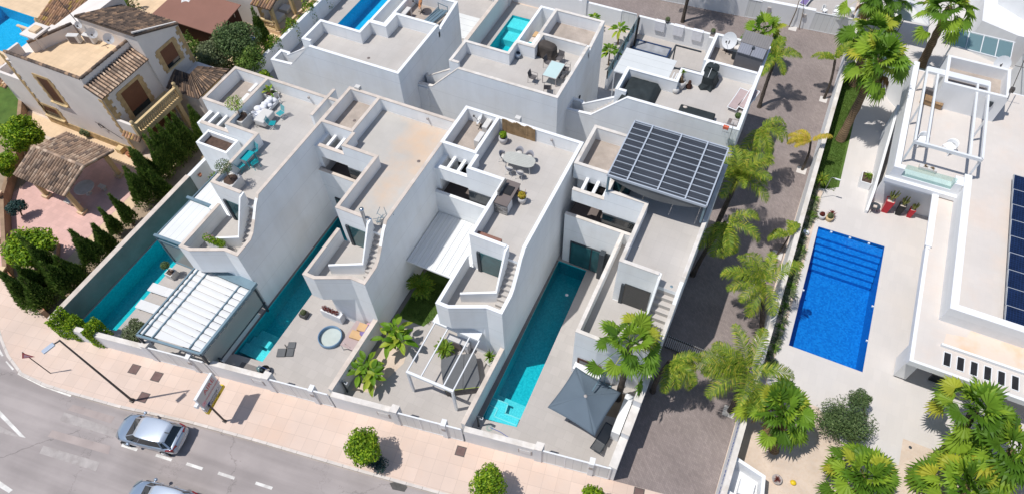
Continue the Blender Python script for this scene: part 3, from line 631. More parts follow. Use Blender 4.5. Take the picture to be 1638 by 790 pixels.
    for i in range(nst):
        y1 = Y(ya + (yb - ya) * i / nst); y0 = Y(ya + (yb - ya) * (i + 1) / nst); z = 7.2 + (z0 - 7.2) * (i + 1) / (nst + 1)
        s_.box(X(-0.95), X(RX - 0.2), y0, min(y1, Y(19.949)), z0, z)
    s_.build('staircase', 'roof_floor', t)
    # glazed door onto the lower terrace
    d = MB(); d.box(X(-3.0), X(-2.8), Y(19.83), Y(19.94), z0, z0 + 2.05); fr = d.build('window', 'anthracite', t)
    if not last:
        d = MB(); d.box(X(-2.8), X(-1.12), Y(19.90), Y(19.935), z0 + 0.02, z0 + 2.0); d.build('pane', 'teal_glass', fr)
    else:
        d = MB(); d.box(X(-2.8), X(-1.25), Y(19.89), Y(19.935), z0 + 0.02, z0 + 2.15); d.build('pane', 'dark_glass', fr)
    # balcony windows on the recessed back wall
    x0 = -6.7
    d = MB(); d.box(X(x0 - 0.9), X(x0 - 0.82), Y(26.2), Y(26.28), 4.3, 6.45); d.box(X(x0 - 0.9), X(-4.6), Y(26.2), Y(26.28), 6.37, 6.45); d.box(X(x0 - 0.9), X(-4.6), Y(26.2), Y(26.28), 4.3, 4.38); d.box(X(-5.6), X(-5.5), Y(26.2), Y(26.28), 4.38, 6.37)
    fr = d.build('window', 'anthracite', t); d = MB(); d.box(X(x0 - 0.82), X(-4.6), Y(26.22), Y(26.27), 4.38, 6.37); d.build('pane', 'dark_glass', fr)
    d = MB(); d.box(X(-3.5), X(-3.402), Y(24.5), Y(26.1), 4.25, 6.4); fr = d.build('window', 'anthracite', t); d = MB(); d.box(X(-3.53), X(-3.5), Y(24.6), Y(26.0), 4.3, 6.35); d.build('pane', 'dark_glass', fr)
    d = MB(); d.box(X(-5.85), X(-3.42), Y(24.33), Y(24.4), 5.26, 6.15); fr = d.build('window', 'anthracite', t); d = MB(); d.box(X(-5.8), X(-3.45), Y(24.3), Y(24.33), 5.28, 6.14); d.build('pane', 'dark_glass', fr)
    d = MB(); d.sheet(P([(gf, 24.27), (-3.4, 24.27), (-3.4, 26.29), (gf, 26.29)]), 4.158); d.build('balcony_floor', 'slate_top', t)  # floor coloured dark to carry the shadow of the balcony recess
    if last or west is False:
        d = MB(); d.box(X(-7.7), X(-4.5), Y(23.97), Y(24.04), 0.05, 2.6); fr = d.build('patio_door', 'anthracite', t)
        d = MB(); d.box(X(-7.6), X(-6.2), Y(23.93), Y(23.97), 0.1, 2.5); d.box(X(-6.1), X(-5.5), Y(23.93), Y(23.97), 0.1, 2.5); d.build('pane', 'teal_glass', fr)
        d = MB(); d.box(X(-5.5), X(-5.15), Y(23.55), Y(23.97), 0.0, 2.9); d.build('pillar', 'anthracite', t)
    return t, X, Y
vA, XA, YA = row_villa(-26.1, -2.95, 'white villa with teal furniture on its roof terrace and louvred pergola at the street', 'coping_tan', 'roof_floor', west=True)
vB, XB, YB = row_villa(-17.8, -1.5, 'white villa with empty rust stained roof terrace beside narrow dark pool', 'coping_tan', 'roof_floor_stained')
vC, XC, YC = row_villa(-9.5, 0.0, 'white villa with oval dining table and outdoor kitchen on its roof', 'white_bright', 'roof_floor', bright=True)
vD, XD, YD = row_villa(-0.95, 1.75, 'white end villa with gridded dark roof canopy beside the brown lane', 'coping_old', 'roof_floor', last=True)
b = MB(); b.wall([(-26.95, 24.45, 8.25), (-26.95, 27.2, 8.25)], 0.2, 7.2); b.build('screen_wall', 'white_render', vB)
b = MB(); b.wall([(-26.94, 24.44, 8.3), (-26.94, 27.21, 8.3)], 0.22, 8.253); b.build('coping', 'coping_tan', vB)
# villa A planter boxes at roof level on the west side, and its side wall panels
b = MB()
b.wall([(-33.9, 20.1, 7.0), (-31.3, 20.1, 7.0), (-31.3, 21.4, 7.0), (-33.9, 21.4, 7.0)], 0.15, 4.2, closed=True)
b.build('planter_box', 'white_render', vA)
b = MB(); b.sheet([(-33.75, 20.25), (-31.45, 20.25), (-31.45, 21.25), (-33.75, 21.25)], 6.6); b.build('soil', 'soil', vA)
b = MB(); b.box(-31.9, -29.55, 17.3, 21.35, 0, 4.1); b.build('side_wing', 'white_render', vA)

# ------------------------------------------------------------ villas behind (E, F, G)
def back_villa(XR, y0, label, kind):
    X = lambda x: XR + x; Y = lambda y: y0 + y; P = lambda l: [(X(a), Y(c)) for a, c in l]
    t = thing('terraced_villa', label, 'house', (X(-4), Y(4), 0), group='white villas behind the row')
    core = [(-8.45, 0), (0, 0), (0, 9.05), (-3.85, 9.05), (-3.85, 5.85), (-3.75, 5.85), (-3.75, 4.4), (-5.15, 4.4), (-5.15, 3.05), (-8.45, 3.05)]
    b = MB(); b.prism(P(core), 0, 7.2)
    b.prism(P([(-12.0, 0), (-8.45, 0), (-8.45, 1.0), (-10.9, 1.0), (-11.1, 1.35), (-12.0, 1.35)]), 0, 4.5)
    b.build('wall', 'white_render', t)
    q = MB(); zt = 8.2
    q.wall([(X(0), Y(5.0), zt), (X(0), Y(0), zt), (X(-7.6), Y(0), zt), (X(-8.45), Y(0), 7.33)], 0.2, 7.2, side=-1)
    q.wall([(X(-8.45), Y(0), 7.33), (X(-10.0), Y(0), 5.75), (X(-12.0), Y(0), 5.6), (X(-12.0), Y(1.35), 5.6), (X(-11.1), Y(1.35), 5.6), (X(-10.85), Y(1.0), 5.75), (X(-8.65), Y(1.0), 7.2)], 0.2, 4.5, side=-1)
    q.wall([(X(-8.62), Y(0.76), zt), (X(-8.62), Y(3.05), zt), (X(-5.15), Y(3.05), zt), (X(-5.15), Y(4.4), zt), (X(-3.75), Y(4.4), zt), (X(-3.75), Y(5.9), zt)], 0.2, 7.2, side=-1)
    q.wall([(X(-8.62), Y(0.55), zt), (X(-7.85), Y(0.55), zt)], 0.2, 4.5, side=1)
    q.wall([(X(-3.95), Y(5.8), zt), (X(0.0), Y(5.8), zt)], 0.2, 7.2, side=1)
    g1 = 9.05
    q.wall([(X(0), Y(5.8), zt - 0.55), (X(0), Y(6.1), zt - 0.5), (X(0), Y(g1), zt), (X(-3.95), Y(g1), zt), (X(-3.95), Y(6.0), zt)], 0.2, 7.2, side=1)
    q.wall([(X(0), Y(5.0), zt), (X(0), Y(5.8), zt + 0.02)], 0.2, 7.2, side=1)
    q.build('parapet', 'white_render', t)
    c = MB(); h = 0.05
    def cop(pts, th, side): c.wall([(p[0], p[1], p[2] + h) for p in pts], th, [p[2] + 0.002 for p in pts], side=side)
    cop([(X(0.01), Y(5.8), zt), (X(0.01), Y(-0.01), zt), (X(-7.6), Y(-0.01), zt), (X(-10.0), Y(-0.01), 5.75), (X(-12.01), Y(-0.01), 5.6), (X(-12.01), Y(1.36), 5.6), (X(-11.1), Y(1.36), 5.6), (X(-10.85), Y(1.01), 5.75), (X(-8.65), Y(1.01), 7.2)], 0.225, -1)
    cop([(X(-8.63), Y(0.55), zt), (X(-8.63), Y(3.06), zt), (X(-5.16), Y(3.06), zt), (X(-5.16), Y(4.41), zt), (X(-3.76), Y(4.41), zt), (X(-3.76), Y(5.79), zt)], 0.225, -1)
    cop([(X(-8.43), Y(0.54), zt), (X(-7.85), Y(0.54), zt)], 0.22, 1)
    cop([(X(-3.96), Y(5.79), zt), (X(-0.22), Y(5.79), zt)], 0.22, 1)
    cop([(X(0.01), Y(6.3), zt - 0.45), (X(0.01), Y(g1 + 0.01), zt), (X(-3.96), Y(g1 + 0.01), zt), (X(-3.96), Y(6.02), zt)], 0.225, 1)
    c.build('coping', 'white_bright' if kind != 'F' else 'coping_old', t)
    f = MB(); f.sheet(P([(-8.42, 0.2), (-0.2, 0.2), (-0.2, 5.8), (-3.55, 5.8), (-3.55, 4.2), (-4.95, 4.2), (-4.95, 2.85), (-8.42, 2.85)]), 7.206); f.build('roof_terrace', 'roof_floor', t)
    f = MB(); f.sheet(P([(-3.75, 6.0), (-0.2, 6.0), (-0.2, 8.85), (-3.75, 8.85)]), 7.21); f.build('gravel_roof', 'gravel', t)
    f = MB(); f.sheet(P([(-11.8, 0.2), (-10.9, 0.2), (-10.9, 1.1), (-11.8, 1.15)]), 4.506); f.build('lower_terrace', 'roof_floor', t)
    s_ = MB()
    for i in range(9):
        x0 = -10.8 + 0.25 * i; s_.box(X(x0), X(x0 + 0.25), Y(0.2), Y(0.8), 4.5, 4.5 + 2.7 * (i + 1) / 10)
    s_.build('staircase', 'roof_floor', t)
    return t, X, Y
vE, XE, YE = back_villa(-23.8, 30.35, 'white villa behind with a large empty roof terrace beside bright blue pool', 'E')
vF, XF, YF = back_villa(-12.6, 32.5, 'white villa behind with glass table and covered barbecue on its roof', 'F')
vG, XG, YG = back_villa(-0.75, 34.35, 'white villa behind with sun loungers and tool shed on its roof', 'G')
b = MB(); 
for vv in ():
    pass
# channel wall on villa E (a raised planter beside the pool), like the one on F
for v, X, Y in ((vE, XE, YE), (vF, XF, YF)):
    b = MB(); b.wall([(X(-5.15), Y(4.4), 8.2), (X(-3.78), Y(4.4), 8.2), (X(-3.78), Y(9.0), 8.2), (X(-5.15), Y(9.0), 8.2)], 0.2, 5.8, closed=True); b.build('planter_box', 'white_render', v)
# patch wall between E and F
b = MB(); b.wall([(-26.4, 30.75, 4.4), (-23.82, 30.75, 4.4)], 0.2, 0, side=1); b.wall([(-23.8, 32.4, 5.5), (-23.0, 32.4, 5.5)], 0.2, 0)
tag(b.build('boundary_wall', 'white_render'), 'low white wall closing the gap between two back villas', 'wall')
# ============================================================ WALLS, GATES, FENCES
def gwall(label, pts, th=0.25, side=1, mat='white_plain', cop='coping_old', z0=-0.02, cat='wall', name='garden_wall'):
    b = MB(); b.wall(pts, th, z0, side=side); o = b.build(name, mat); tag(o, label, cat)
    if cop:
        c = MB(); c.wall([(p[0], p[1], p[2] + 0.04) for p in pts], th + 0.02, [p[2] + 0.003 for p in pts], side=side); c.build('coping', cop, o)
    return o
def gate(label, x0, x1, z=1.85, mat='panel_white', fn=F0, off=0.0):
    g = thing('street_gate', label, 'gate', ((x0 + x1) / 2, fn((x0 + x1) / 2), 0))
    y0, y1 = fn(x0) + off, fn(x1) + off; n = 2 if x1 - x0 > 1.8 else 1
    for i in range(n):
        a, c = i / n, (i + 1) / n; xa = x0 + (x1 - x0) * a + 0.02; xb = x0 + (x1 - x0) * c - 0.02
        p = MB(); ya = y0 + (y1 - y0) * a; yb = y0 + (y1 - y0) * c
        p.add([], []); p.prism([(xa, ya), (xb, yb), (xb, yb + 0.05), (xa, ya + 0.05)], 0.06, z); p.build('panel', mat, g)
    p = MB(); p.bar((x0, y0 + 0.02, z + 0.03), (x1, y1 + 0.02, z + 0.03), 0.09, 0.06); p.bar((x0, y0 + 0.02, 0.05), (x1, y1 + 0.02, 0.05), 0.07, 0.06)
    for x in ([x0, (x0 + x1) / 2, x1] if n == 2 else [x0, x1]): p.bar((x, fn(x) + off + 0.02, 0), (x, fn(x) + off + 0.02, z), 0.07)
    p.build('frame', 'white_metal', g); return g
def pier(b, x, w=0.4, z=2.1, d=0.4): y = F0(x); b.prism([(x - w / 2, F0(x - w / 2) - 0.06), (x + w / 2, F0(x + w / 2) - 0.06), (x + w / 2, F0(x + w / 2) + d), (x - w / 2, F0(x - w / 2) + d)], -0.02, z)
who = {'A': 'villa with the louvred pergola', 'B': 'yard with the round paddling pool', 'C': 'yard with the banana plants', 'D': 'yard with the grey parasol'}
for k, xr in (('A', -26.1), ('B', -17.8), ('C', -9.5), ('D', -0.85)):
    x0 = {'A': -37.5, 'B': -26.0, 'C': -17.7, 'D': -9.4}[k]; xp = xr - 3.96 if k != 'B' else xr - 3.9
    t = gwall('white front wall with letter box, ' + who[k], [(x0, 6.48 if k == 'A' else F0(x0), 1.45 if k == 'A' else 1.7), (xp, F0(xp), 1.45 if k == 'A' else 1.7)], 0.32)
    b = MB(); pier(b, xp - 0.2, 0.42, 2.0); b.build('pier', 'white_plain', t); b = MB(); pier(b, xp - 0.2, 0.46, 2.05, 0.44); 
    c = MB(); c.prism([(xp - 0.43, F0(xp - 0.43) - 0.08), (xp + 0.03, F0(xp + 0.03) - 0.08), (xp + 0.03, F0(xp) + 0.42), (xp - 0.43, F0(xp - 0.4) + 0.42)], 2.003, 2.06); c.build('pier_cap', 'coping_old', t)
    if k != 'A':
        xm = xp - 1.35; m = MB(); m.prism([(xm, F0(xm) - 0.03), (xm + 0.8, F0(xm + 0.8) - 0.03), (xm + 0.8, F0(xm + 0.8) + 0.02), (xm, F0(xm) + 0.02)], 0.75, 1.35); f = m.build('meter_cabinet', 'meter_grey', t)
        m = MB(); m.prism([(xm + 0.07, F0(xm + .07) - 0.045), (xm + 0.73, F0(xm + 0.73) - 0.045), (xm + 0.73, F0(xm + 0.73) - 0.028), (xm + 0.07, F0(xm + .07) - 0.028)], 0.8, 1.3); m.build('cabinet_door', 'white_metal', f)
    gate('white double sliding street gate, ' + who[k], xp, xr - 1.25)
    t = gwall('white gate pillar beside the pedestrian gate, ' + who[k], [(xr - 1.25, F0(xr - 1.25) - 0.08, 1.95), (xr - 0.95, F0(xr - 0.95) - 0.08, 1.95)], 0.4, name='gate_pillar', cat='gate pillar', cop='white_plain')
    m = MB(); xm = xr - 1.22; m.prism([(xm, F0(xm) - 0.11), (xm + 0.22, F0(xm + .22) - 0.11), (xm + 0.22, F0(xm + .22) - 0.07), (xm, F0(xm) - 0.07)], 1.2, 1.55); m.build('intercom', 'meter_grey', t)
    gate('white single pedestrian gate, ' + who[k], xr - 0.95, xr - 0.05)
b = MB(); b.wall([(-0.85, F0(-0.85) + 0.02, 2.05), (-0.6, F0(-0.6) + 0.02, 2.05)], 0.4, 0); 
gwall('party wall between the louvred pergola and the narrow pool', [(-26.1, 9.2, 1.9), (-26.1, 13.2, 1.9)], 0.22)
gwall('party wall beside the banana plants', [(-17.8, F0(-17.8) + 0.4, 1.7), (-17.8, 15.5, 1.7)], 0.3, cop='coping_tan')
gwall('party wall between dark hot tub cover and teal pool', [(-9.5, F0(-9.5) + 0.4, 1.7), (-9.5, 17.0, 1.7)], 0.26, cop='coping_tan')
t = gwall('stepped white wall along the brown lane beside the parasol yard', [(-0.6, 12.75, 2.0), (-0.6, 14.6, 2.0)], 0.45)
for (ya, yb, z) in ((14.6, 16.4, 2.6), (16.4, 18.72, 3.3)):
    b = MB(); b.wall([(-0.6, ya + 0.003, z), (-0.6, yb, z)], 0.45, -0.02); b.build('wall_step', 'white_plain', t)
    b = MB(); b.wall([(-0.58, ya, z + 0.045), (-0.58, yb, z + 0.045)], 0.48, z + 0.003); b.build('coping', 'coping_old', t)
b = MB(); b.wall([(-1.15, 15.0, 1.2), (-1.15, 17.6, 1.2)], 0.5, 0); b.build('bench_ledge', 'white_plain', t)
t = gwall('tall grey stone faced boundary wall along the left turquoise pool', [(-37.15, 6.7, 1.9), (-37.15, 20.2, 1.9)], 0.36, cop='coping_tan', mat='grey_stone_wall')
t = gwall('white garden wall with hanging flower pots behind the left pool', [(-37.15, 20.22, 1.9), (-37.15, 33.5, 1.9)], 0.3, cop=None)
for i, (y, s_) in enumerate([(20.9, 1.0), (22.3, 0.6), (23.2, 0.9), (24.6, 0.7)]):
    b = MB(); b.lathe((-37.05, y, 1.25), [(0.0, 0), (0.10, 0), (0.16, 0.22), (0.13, 0.2), (0.0, 0.19)], 12)
    o = b.build('hanging_pot', 'terracotta'); tag(o, ['terracotta wall pot nearest the far end of the left pool', 'small terracotta wall pot, second along the white wall', 'terracotta wall pot, third along the white garden wall', 'terracotta wall pot farthest from the pool on the white wall'][i], 'plant pot', 'pots on the white garden wall')
t = gwall('long white wall between the brown lane and the blue pool', [(4.92, 12.6, 2.0), (4.98, 30, 2.0), (5.1, 62, 2.0)], 0.30, side=-1, mat='white_bright', cop='coping_old')
# wording on the lane wall
def txt(o, c):
    me = bpy.data.meshes.new_from_object(o); n = bpy.data.objects.new(o.name, me); bpy.data.objects.remove(o); n.name = 'lettering'; return n
fc = bpy.data.curves.new('lettering', 'FONT'); fc.body = 'RESIDENCIAL PRIVADO'; fc.size = 0.42; fc.extrude = 0.004; fc.space_character = 1.15
lo = bpy.data.objects.new('lettering', fc); lo = txt(lo, fc); COL.objects.link(lo); lo.data.materials.append(M['print_blue']); lo.parent = t
lo.matrix_world = Matrix(((0, 0, -1, 4.905), (-1, 0, 0, 18.4), (0, 1, 0, 1.45), (0, 0, 0, 1)))
# planter box at the lane mouth
t = gwall('white meter box enclosure at the street end of the lane wall', [(5.25, 14.2, 1.5), (7.3, 13.9, 1.5), (7.0, 16.0, 1.5), (5.25, 16.4, 1.5)], 0.18, cop='white_bright', mat='white_bright')
b = MB(); b.sheet([(5.3, 14.3), (7.2, 14.0), (6.9, 15.9), (5.3, 16.3)], 0.5); b.build('base_slab', 'white_plain', t)
b = MB(); b.box(5.9, 6.7, 14.7, 15.6, 0.5, 0.9); b.build('cabinet', 'white_metal', t)
for i in range(9):
    b = MB(); b.bar((5.3, 13.86 - 0.0, 0.2 + 0.14 * i), (7.3, 13.56, 0.2 + 0.14 * i), 0.03, 0.09); b.build('louvre', 'white_metal', t)
# sliding barrier across the lane
g = thing('lane_gate', 'low grey sliding gate with vertical bars across the brown lane', 'gate', (2, 22.3, 0))
b = MB(); b.bar((-0.55, 22.15, 1.5), (4.9, 22.0, 1.5), 0.09, 0.07); b.bar((-0.55, 22.15, 0.12), (4.9, 22.0, 0.12), 0.09, 0.09); b.build('rail', 'dark_metal', g)
b = MB()
for i in range(44): x = -0.5 + i * 0.123; b.bar((x, 22.15 - 0.0275 * (x + .5), 0.15), (x, 22.15 - 0.0275 * (x + .5), 1.62), 0.025)
b.build('bars', 'white_metal', g)
# walls round the back yards
gwall('white yard wall left of the bright blue pool behind', [(-40.6, 30.4, 1.7), (-40.6, 51.8, 1.7)], 0.3, cop='white_bright')
gwall('white wall left of the small turquoise pool behind', [(-25.15, 41.4, 1.9), (-25.15, 51.8, 1.9)], 0.32, cop='coping_tan')
t = gwall('white lane side wall behind the small turquoise pool', [(-25.1, 51.75, 1.9), (-18.0, 51.75, 1.9)], 0.22, side=1, cop='white_bright', mat='white_bright')
gate('white pedestrian gate in the rear lane wall near the palm shrubs', -14.2, -12.8, 1.9, fn=lambda x: 51.8)
t = gwall('white rear lane wall right of the square pillar', [(-17.6, 51.75, 1.85), (-14.2, 51.75, 1.85)], 0.22, cop='white_bright', mat='white_bright')
b = MB(); b.box(-18.05, -17.55, 51.65, 52.05, 0, 2.3); b.build('pillar', 'white_bright', t)
t = gwall('white rear lane wall with towels hanging over it', [(-12.6, 51.8, 1.75), (-6.1, 51.8, 1.75)], 0.22, cop='white_bright', mat='white_bright')
gwall('short white rear lane wall end beside the flat roofed villa', [(-6.1, 51.55, 1.6), (-2.6, 51.6, 1.6)], 0.2, cop='white_bright', mat='white_bright')
g = thing('glass_fence', 'green tinted glass fence on a low white wall between two back yards', 'fence', (-12.5, 47, 0))
b = MB(); b.box(-12.62, -12.42, 43.5, 51.6, 0, 1.2); b.build('plinth', 'white_plain', g)
for i in range(6):
    b = MB(); b.box(-12.54, -12.51, 43.6 + 1.33 * i, 44.87 + 1.33 * i, 1.22, 2.1); b.build('pane', 'pane_blue', g)
b = MB()
for i in range(7): b.box(-12.57, -12.47, 43.5 + 1.33 * i, 43.58 + 1.33 * i, 1.2, 2.05)
b.build('clamp_post', 'dark_metal', g)
# stretch of the next row across the rear lane
fn = lambda x: 58.25 + 0.07 * x
t = gwall('white front wall of the next row beyond the rear lane', [(-9.5, fn(-9.5), 1.9), (-4.2, fn(-4.2), 1.9)], 0.3, cop='white_bright', mat='white_bright')
gate('white gate beyond the rear lane, leftmost', -13.2, -9.5, 1.85, fn=fn)
gwall('white wall beyond the rear lane, left of its gates', [(-30, fn(-30), 1.9), (-13.2, fn(-13.2), 1.9)], 0.3, cop='white_bright', mat='white_bright')
gate('narrow white gate beyond the rear lane between two walls', -4.2, -3.0, 1.85, fn=fn)
t = gwall('white wall with meter box beyond the rear lane, next to wide slatted gate', [(-3.0, fn(-3.0), 1.95), (1.65, fn(1.65), 1.95)], 0.35, cop='white_bright', mat='white_bright')
b = MB(); b.box(-2.4, -2.1, fn(-2.2) - 0.12, fn(-2.2), 1.0, 1.5); b.build('letter_box', 'meter_grey', t)
b = MB(); b.box(0.7, 1.0, fn(0.8) - 0.12, fn(0.8), 1.2, 1.5); b.build('meter_cabinet', 'meter_grey', t)
gate('wide white slatted gate at the end of the brown lane', 1.65, 4.9, 1.85, fn=fn)
flat('terrace', [(-30, 58.9), (5, 58.9), (5, 75), (-30, 75)], 0.012, 'deck_tile')
# white deck and sliding screen between villas behind
b = MB(); b.box(-29.0, -25.5, 44.6, 47.8, 0.0, 0.25); o = tag(b.build('pool_deck', 'plank_white'), 'white boarded deck between the two back villas', 'deck')
g = thing('sliding_screen', 'white framed translucent screen doors at the top between back villas', 'screen', (-27.5, 50.5, 0))
for i in range(3):
    b = MB(); x = -30.3 + 1.75 * i; b.box(x, x + 1.7, 51.0, 51.05, 0.1, 2.3); b.build('panel', 'dusty_plastic' if False else 'panel_white', g)
b = MB(); b.box(-30.4, -25.1, 50.95, 51.1, 2.3, 2.42)
for i in range(4): b.box(-30.4 + 1.75 * i, -30.3 + 1.75 * i, 50.95, 51.1, 0, 2.3)
b.build('frame', 'white_metal', g)

# ============================================================ PERGOLAS, CANOPIES, PARASOLS
# A: louvred pergola at the street
g = thing('pergola', 'dark framed pergola with white retractable awning slats above the street wall', 'pergola', (-28, 11, 0))
H_ = 3.0; x0, x1, y0a, y0b, y1 = -30.35, -25.85, 7.95, 8.55, 13.85
b = MB()
b.bar((x0, y0a, H_), (x1, y0b, H_), 0.14, 0.2); b.bar((x0, y1, H_), (x1, y1, H_), 0.14, 0.2)
b.bar((x0, y0a, H_), (x0, y1, H_), 0.1, 0.2); b.bar((x1, y0b, H_), (x1, y1, H_), 0.16, 0.22)
b.box(x0, x1 + 0.06, 13.5, 14.1, 2.92, 3.16); b.build('frame', 'steel_blue', g)
for (x, y) in ((x0, y0a), (x1, y0b), (x1, y1 - 0.1)):
    b = MB(); b.box(x - 0.07, x + 0.07, y - 0.07, y + 0.07, 0, H_ - 0.1); b.build('post', 'anthracite', g)
for x in (x0 + 0.35, x0 + 1.05, x1 - 0.85):
    b = MB(); b.bar((x, F0(x) - 0.3 + 0.55, H_ + 0.09), (x, 13.5, H_ + 0.09), 0.07, 0.09); b.build('rail', 'steel_blue', g)
for i in range(11):
    ya = 8.35 + 0.03 + i * 0.465; b = MB()
    yy0 = ya + 0.02; yy1 = ya + 0.45
    if i == 0: b.prism([(x0 + 0.1, 8.15), (x1 - 0.1, 8.68), (x1 - 0.1, yy1 + .02), (x0 + 0.1, yy1)], H_ + 0.0, H_ + 0.02)
    else:
        vs = []; n = 6
        for j in range(n + 1):
            v = j / n; z = H_ + 0.02 + 0.05 * math.sin(math.pi * v); y = yy0 + (yy1 - yy0) * v
            vs += [(x0 + 0.1, y, z), (x1 - 0.1, y, z)]
        b.add(vs, [(2 * j, 2 * j + 1, 2 * j + 3, 2 * j + 2) for j in range(n)], True)
    b.build('awning_slat', 'awning_white', g)
b = MB(); b.box(x1 + 0.09, x1 + 0.11, y0b + 0.1, y1 - 0.2, 1.15, H_ - 0.15); b.build('side_screen', 'screen', g)
b = MB(); b.bar((x1 + 0.1, y0b, 1.1), (x1 + 0.1, y1, 1.1), 0.08); b.build('screen_bar', 'anthracite', g)
# A: white boarded cover over the pool side
g = thing('sliding_cover', 'white boarded sliding cover with blue steel beams beside left pool', 'canopy', (-33, 17, 0))
z = 3.2
b = MB(); b.box(-34.35, -31.75, 14.4, 17.75, z - 0.06, z); b.build('lower_panel', 'panel_white', g)
b = MB(); b.box(-34.1, -31.5, 17.85, 24.0, z + 0.06, z + 0.12); b.build('upper_panel', 'panel_white', g)
for (a, c) in (((-34.5, 14.3, z + 0.1), (-31.75, 14.42, z + 0.1)), ((-34.6, 17.8, z + 0.18), (-31.75, 17.86, z + 0.18))):
    b = MB(); b.bar(a, c, 0.2, 0.14); b.build('beam', 'steel_blue', g)
b = MB(); b.bar((-34.45, 14.3, z), (-34.45, 14.3, 0.1), 0.1); b.bar((-34.45, 14.3, 0.1), (-31.8, 14.38, 0.1), 0.1); b.bar((-34.45, 14.3, 2.75), (-31.8, 14.38, 2.75), 0.1, 0.16); b.bar((-34.45, 14.3, z), (-34.2, 24, z), 0.08); b.build('frame', 'steel_blue', g)
b = MB(); b.box(-34.35, -31.85, 14.33, 14.36, 0.2, 2.65); b.build('front_screen', 'screen', g)
# C: white pergola over the hot tub
g = thing('pergola', 'slim white metal pergola over the dark covered hot tub', 'pergola', (-12.3, 14.8, 0))
z = 2.8
b = MB(); b.bar((-13.9, 12.78, z), (-10.75, 12.82, z), 0.16, 0.2); b.box(-14.1, -10.9, 16.35, 16.98, z - 0.08, z + 0.1)
b.build('frame', 'white_metal', g)
for x in (-13.85, -10.82):
    b = MB(); b.box(x - 0.07, x + 0.07, 12.73, 12.87, 0, z - 0.1); b.build('post', 'white_metal', g)
for x in (-13.87, -12.95, -11.45, -10.8):
    b = MB(); b.bar((x - 0.06, 16.4, z + 0.02), (x, 12.85, z + 0.02), 0.07, 0.1); b.build('rafter', 'white_metal', g)
# C: ribbed cover over the passage
g = thing('canopy', 'white ribbed sheet canopy between tall white walls above the sunken lawn', 'canopy', (-15.5, 21.8, 0))
b = MB(); b.prism([(-17.76, 19.6), (-13.42, 19.55), (-13.42, 24.02), (-17.76, 24.02)], 3.1, 3.16); b.build('roof_sheet', 'panel_white', g)
b = MB()
for i in range(9): b.box(-17.7 + 0.5 * i, -17.64 + 0.5 * i, 19.62, 24.0, 3.16, 3.2)
b.build('rib', 'white_metal', g)
b = MB(); b.bar((-17.76, 19.58, 3.1), (-13.42, 19.53, 3.1), 0.06, 0.14); b.build('gutter', 'white_metal', g)
# D: gridded roof canopy
g = thing('roof_canopy', 'gridded white framed canopy with dark translucent panels on the end villa roof', 'canopy', (-3.8, 28.4, 7.2))
z = 9.8; x0, x1, y0, y1 = -6.78, -0.92, 26.05, 30.9
xs = [x0, x0 + 1.18, x0 + 2.62, x0 + 4.42 + 0.05, x1 - 0.0]
xs = [x0, -5.55, -4.15, -2.55, x1] if False else [x0, x0 + 1.17, x0 + 3.0, x0 + 4.62, x1]
zf = lambda y: z - 0.45 * ((y - y0) / (y1 - y0) - 1) ** 2 * 0 
b = MB()
for x in (x0, x1): b.bar((x, y0, z), (x, y1, z), 0.08, 0.16)
for y in (y0, y1): b.bar((x0, y, z), (x1, y, z), 0.08, 0.16)
b.build('frame', 'canopy_bar', g)
for x in xs[1:-1]:
    b = MB(); b.bar((x, y0, z + 0.1), (x, y1, z + 0.1), 0.085, 0.07); b.build('rafter', 'canopy_bar', g)
for i in range(10):
    y = y0 + (y1 - y0) * (i + 0.5) / 9.8
    if y < y1 - .1: b = MB(); b.bar((x0, y, z + 0.05), (x1, y, z + 0.05), 0.035, 0.05); b.build('glazing_bar', 'canopy_bar', g)
for a, c in zip(xs[:-1], xs[1:]):
    b = MB(); b.box(a + 0.04, c - 0.04, y0 + 0.04, y1 - 0.04, z - 0.01, z + 0.02); b.build('roof_panel', 'poly_panel', g)
for (x, y) in ((x0 + 0.05, y0 + 0.1), (x1 - 0.05, y0 + 0.1), (x1 - 0.05, y1 - 0.1), (x0 + 0.05, y1 - 0.1)):
    b = MB(); b.box(x - 0.06, x + 0.06, y - 0.06, y + 0.06, 8.26 if x < -2 or True else 7.2, z - 0.05); b.build('post', 'steel_blue', g)
n = 14; b = MB(); vs = []
for i in range(n + 1):
    y = y0 + (y1 - y0) * i / n; zb = z - 0.1 - 0.75 * math.sin(math.pi * i / n) * 0.0 - 0.7 * (4 * (i / n) * (1 - i / n)); vs += [(x0 - 0.03, y, z - 0.05), (x0 - 0.03, y, zb), (x0 - 0.06, y, z - 0.05), (x0 - 0.06, y, zb)]
b.add(vs, [(4 * i, 4 * i + 4, 4 * i + 5, 4 * i + 1) for i in range(n)] + [(4 * i + 2, 4 * i + 3, 4 * i + 7, 4 * i + 6) for i in range(n)] + [(4 * i + 1, 4 * i + 5, 4 * i + 7, 4 * i + 3) for i in range(n)])
b.build('side_valance', 'dusty_plastic', g)
n = 14; b = MB(); vs = []
for i in range(n + 1):
    x = x0 + (x1 - x0) * i / n; zb = z - 0.1 - 0.75 * (4 * (i / n) * (1 - i / n)); vs += [(x, y0 + .02, z - 0.05), (x, y0 + .02, zb), (x, y0 + .05, z - 0.05), (x, y0 + .05, zb)]
b.add(vs, [(4 * i, 4 * i + 4, 4 * i + 5, 4 * i + 1) for i in range(n)] + [(4 * i + 2, 4 * i + 3, 4 * i + 7, 4 * i + 6) for i in range(n)] + [(4 * i + 1, 4 * i + 5, 4 * i + 7, 4 * i + 3) for i in range(n)])
b.build('front_valance', 'grey_cover', g)
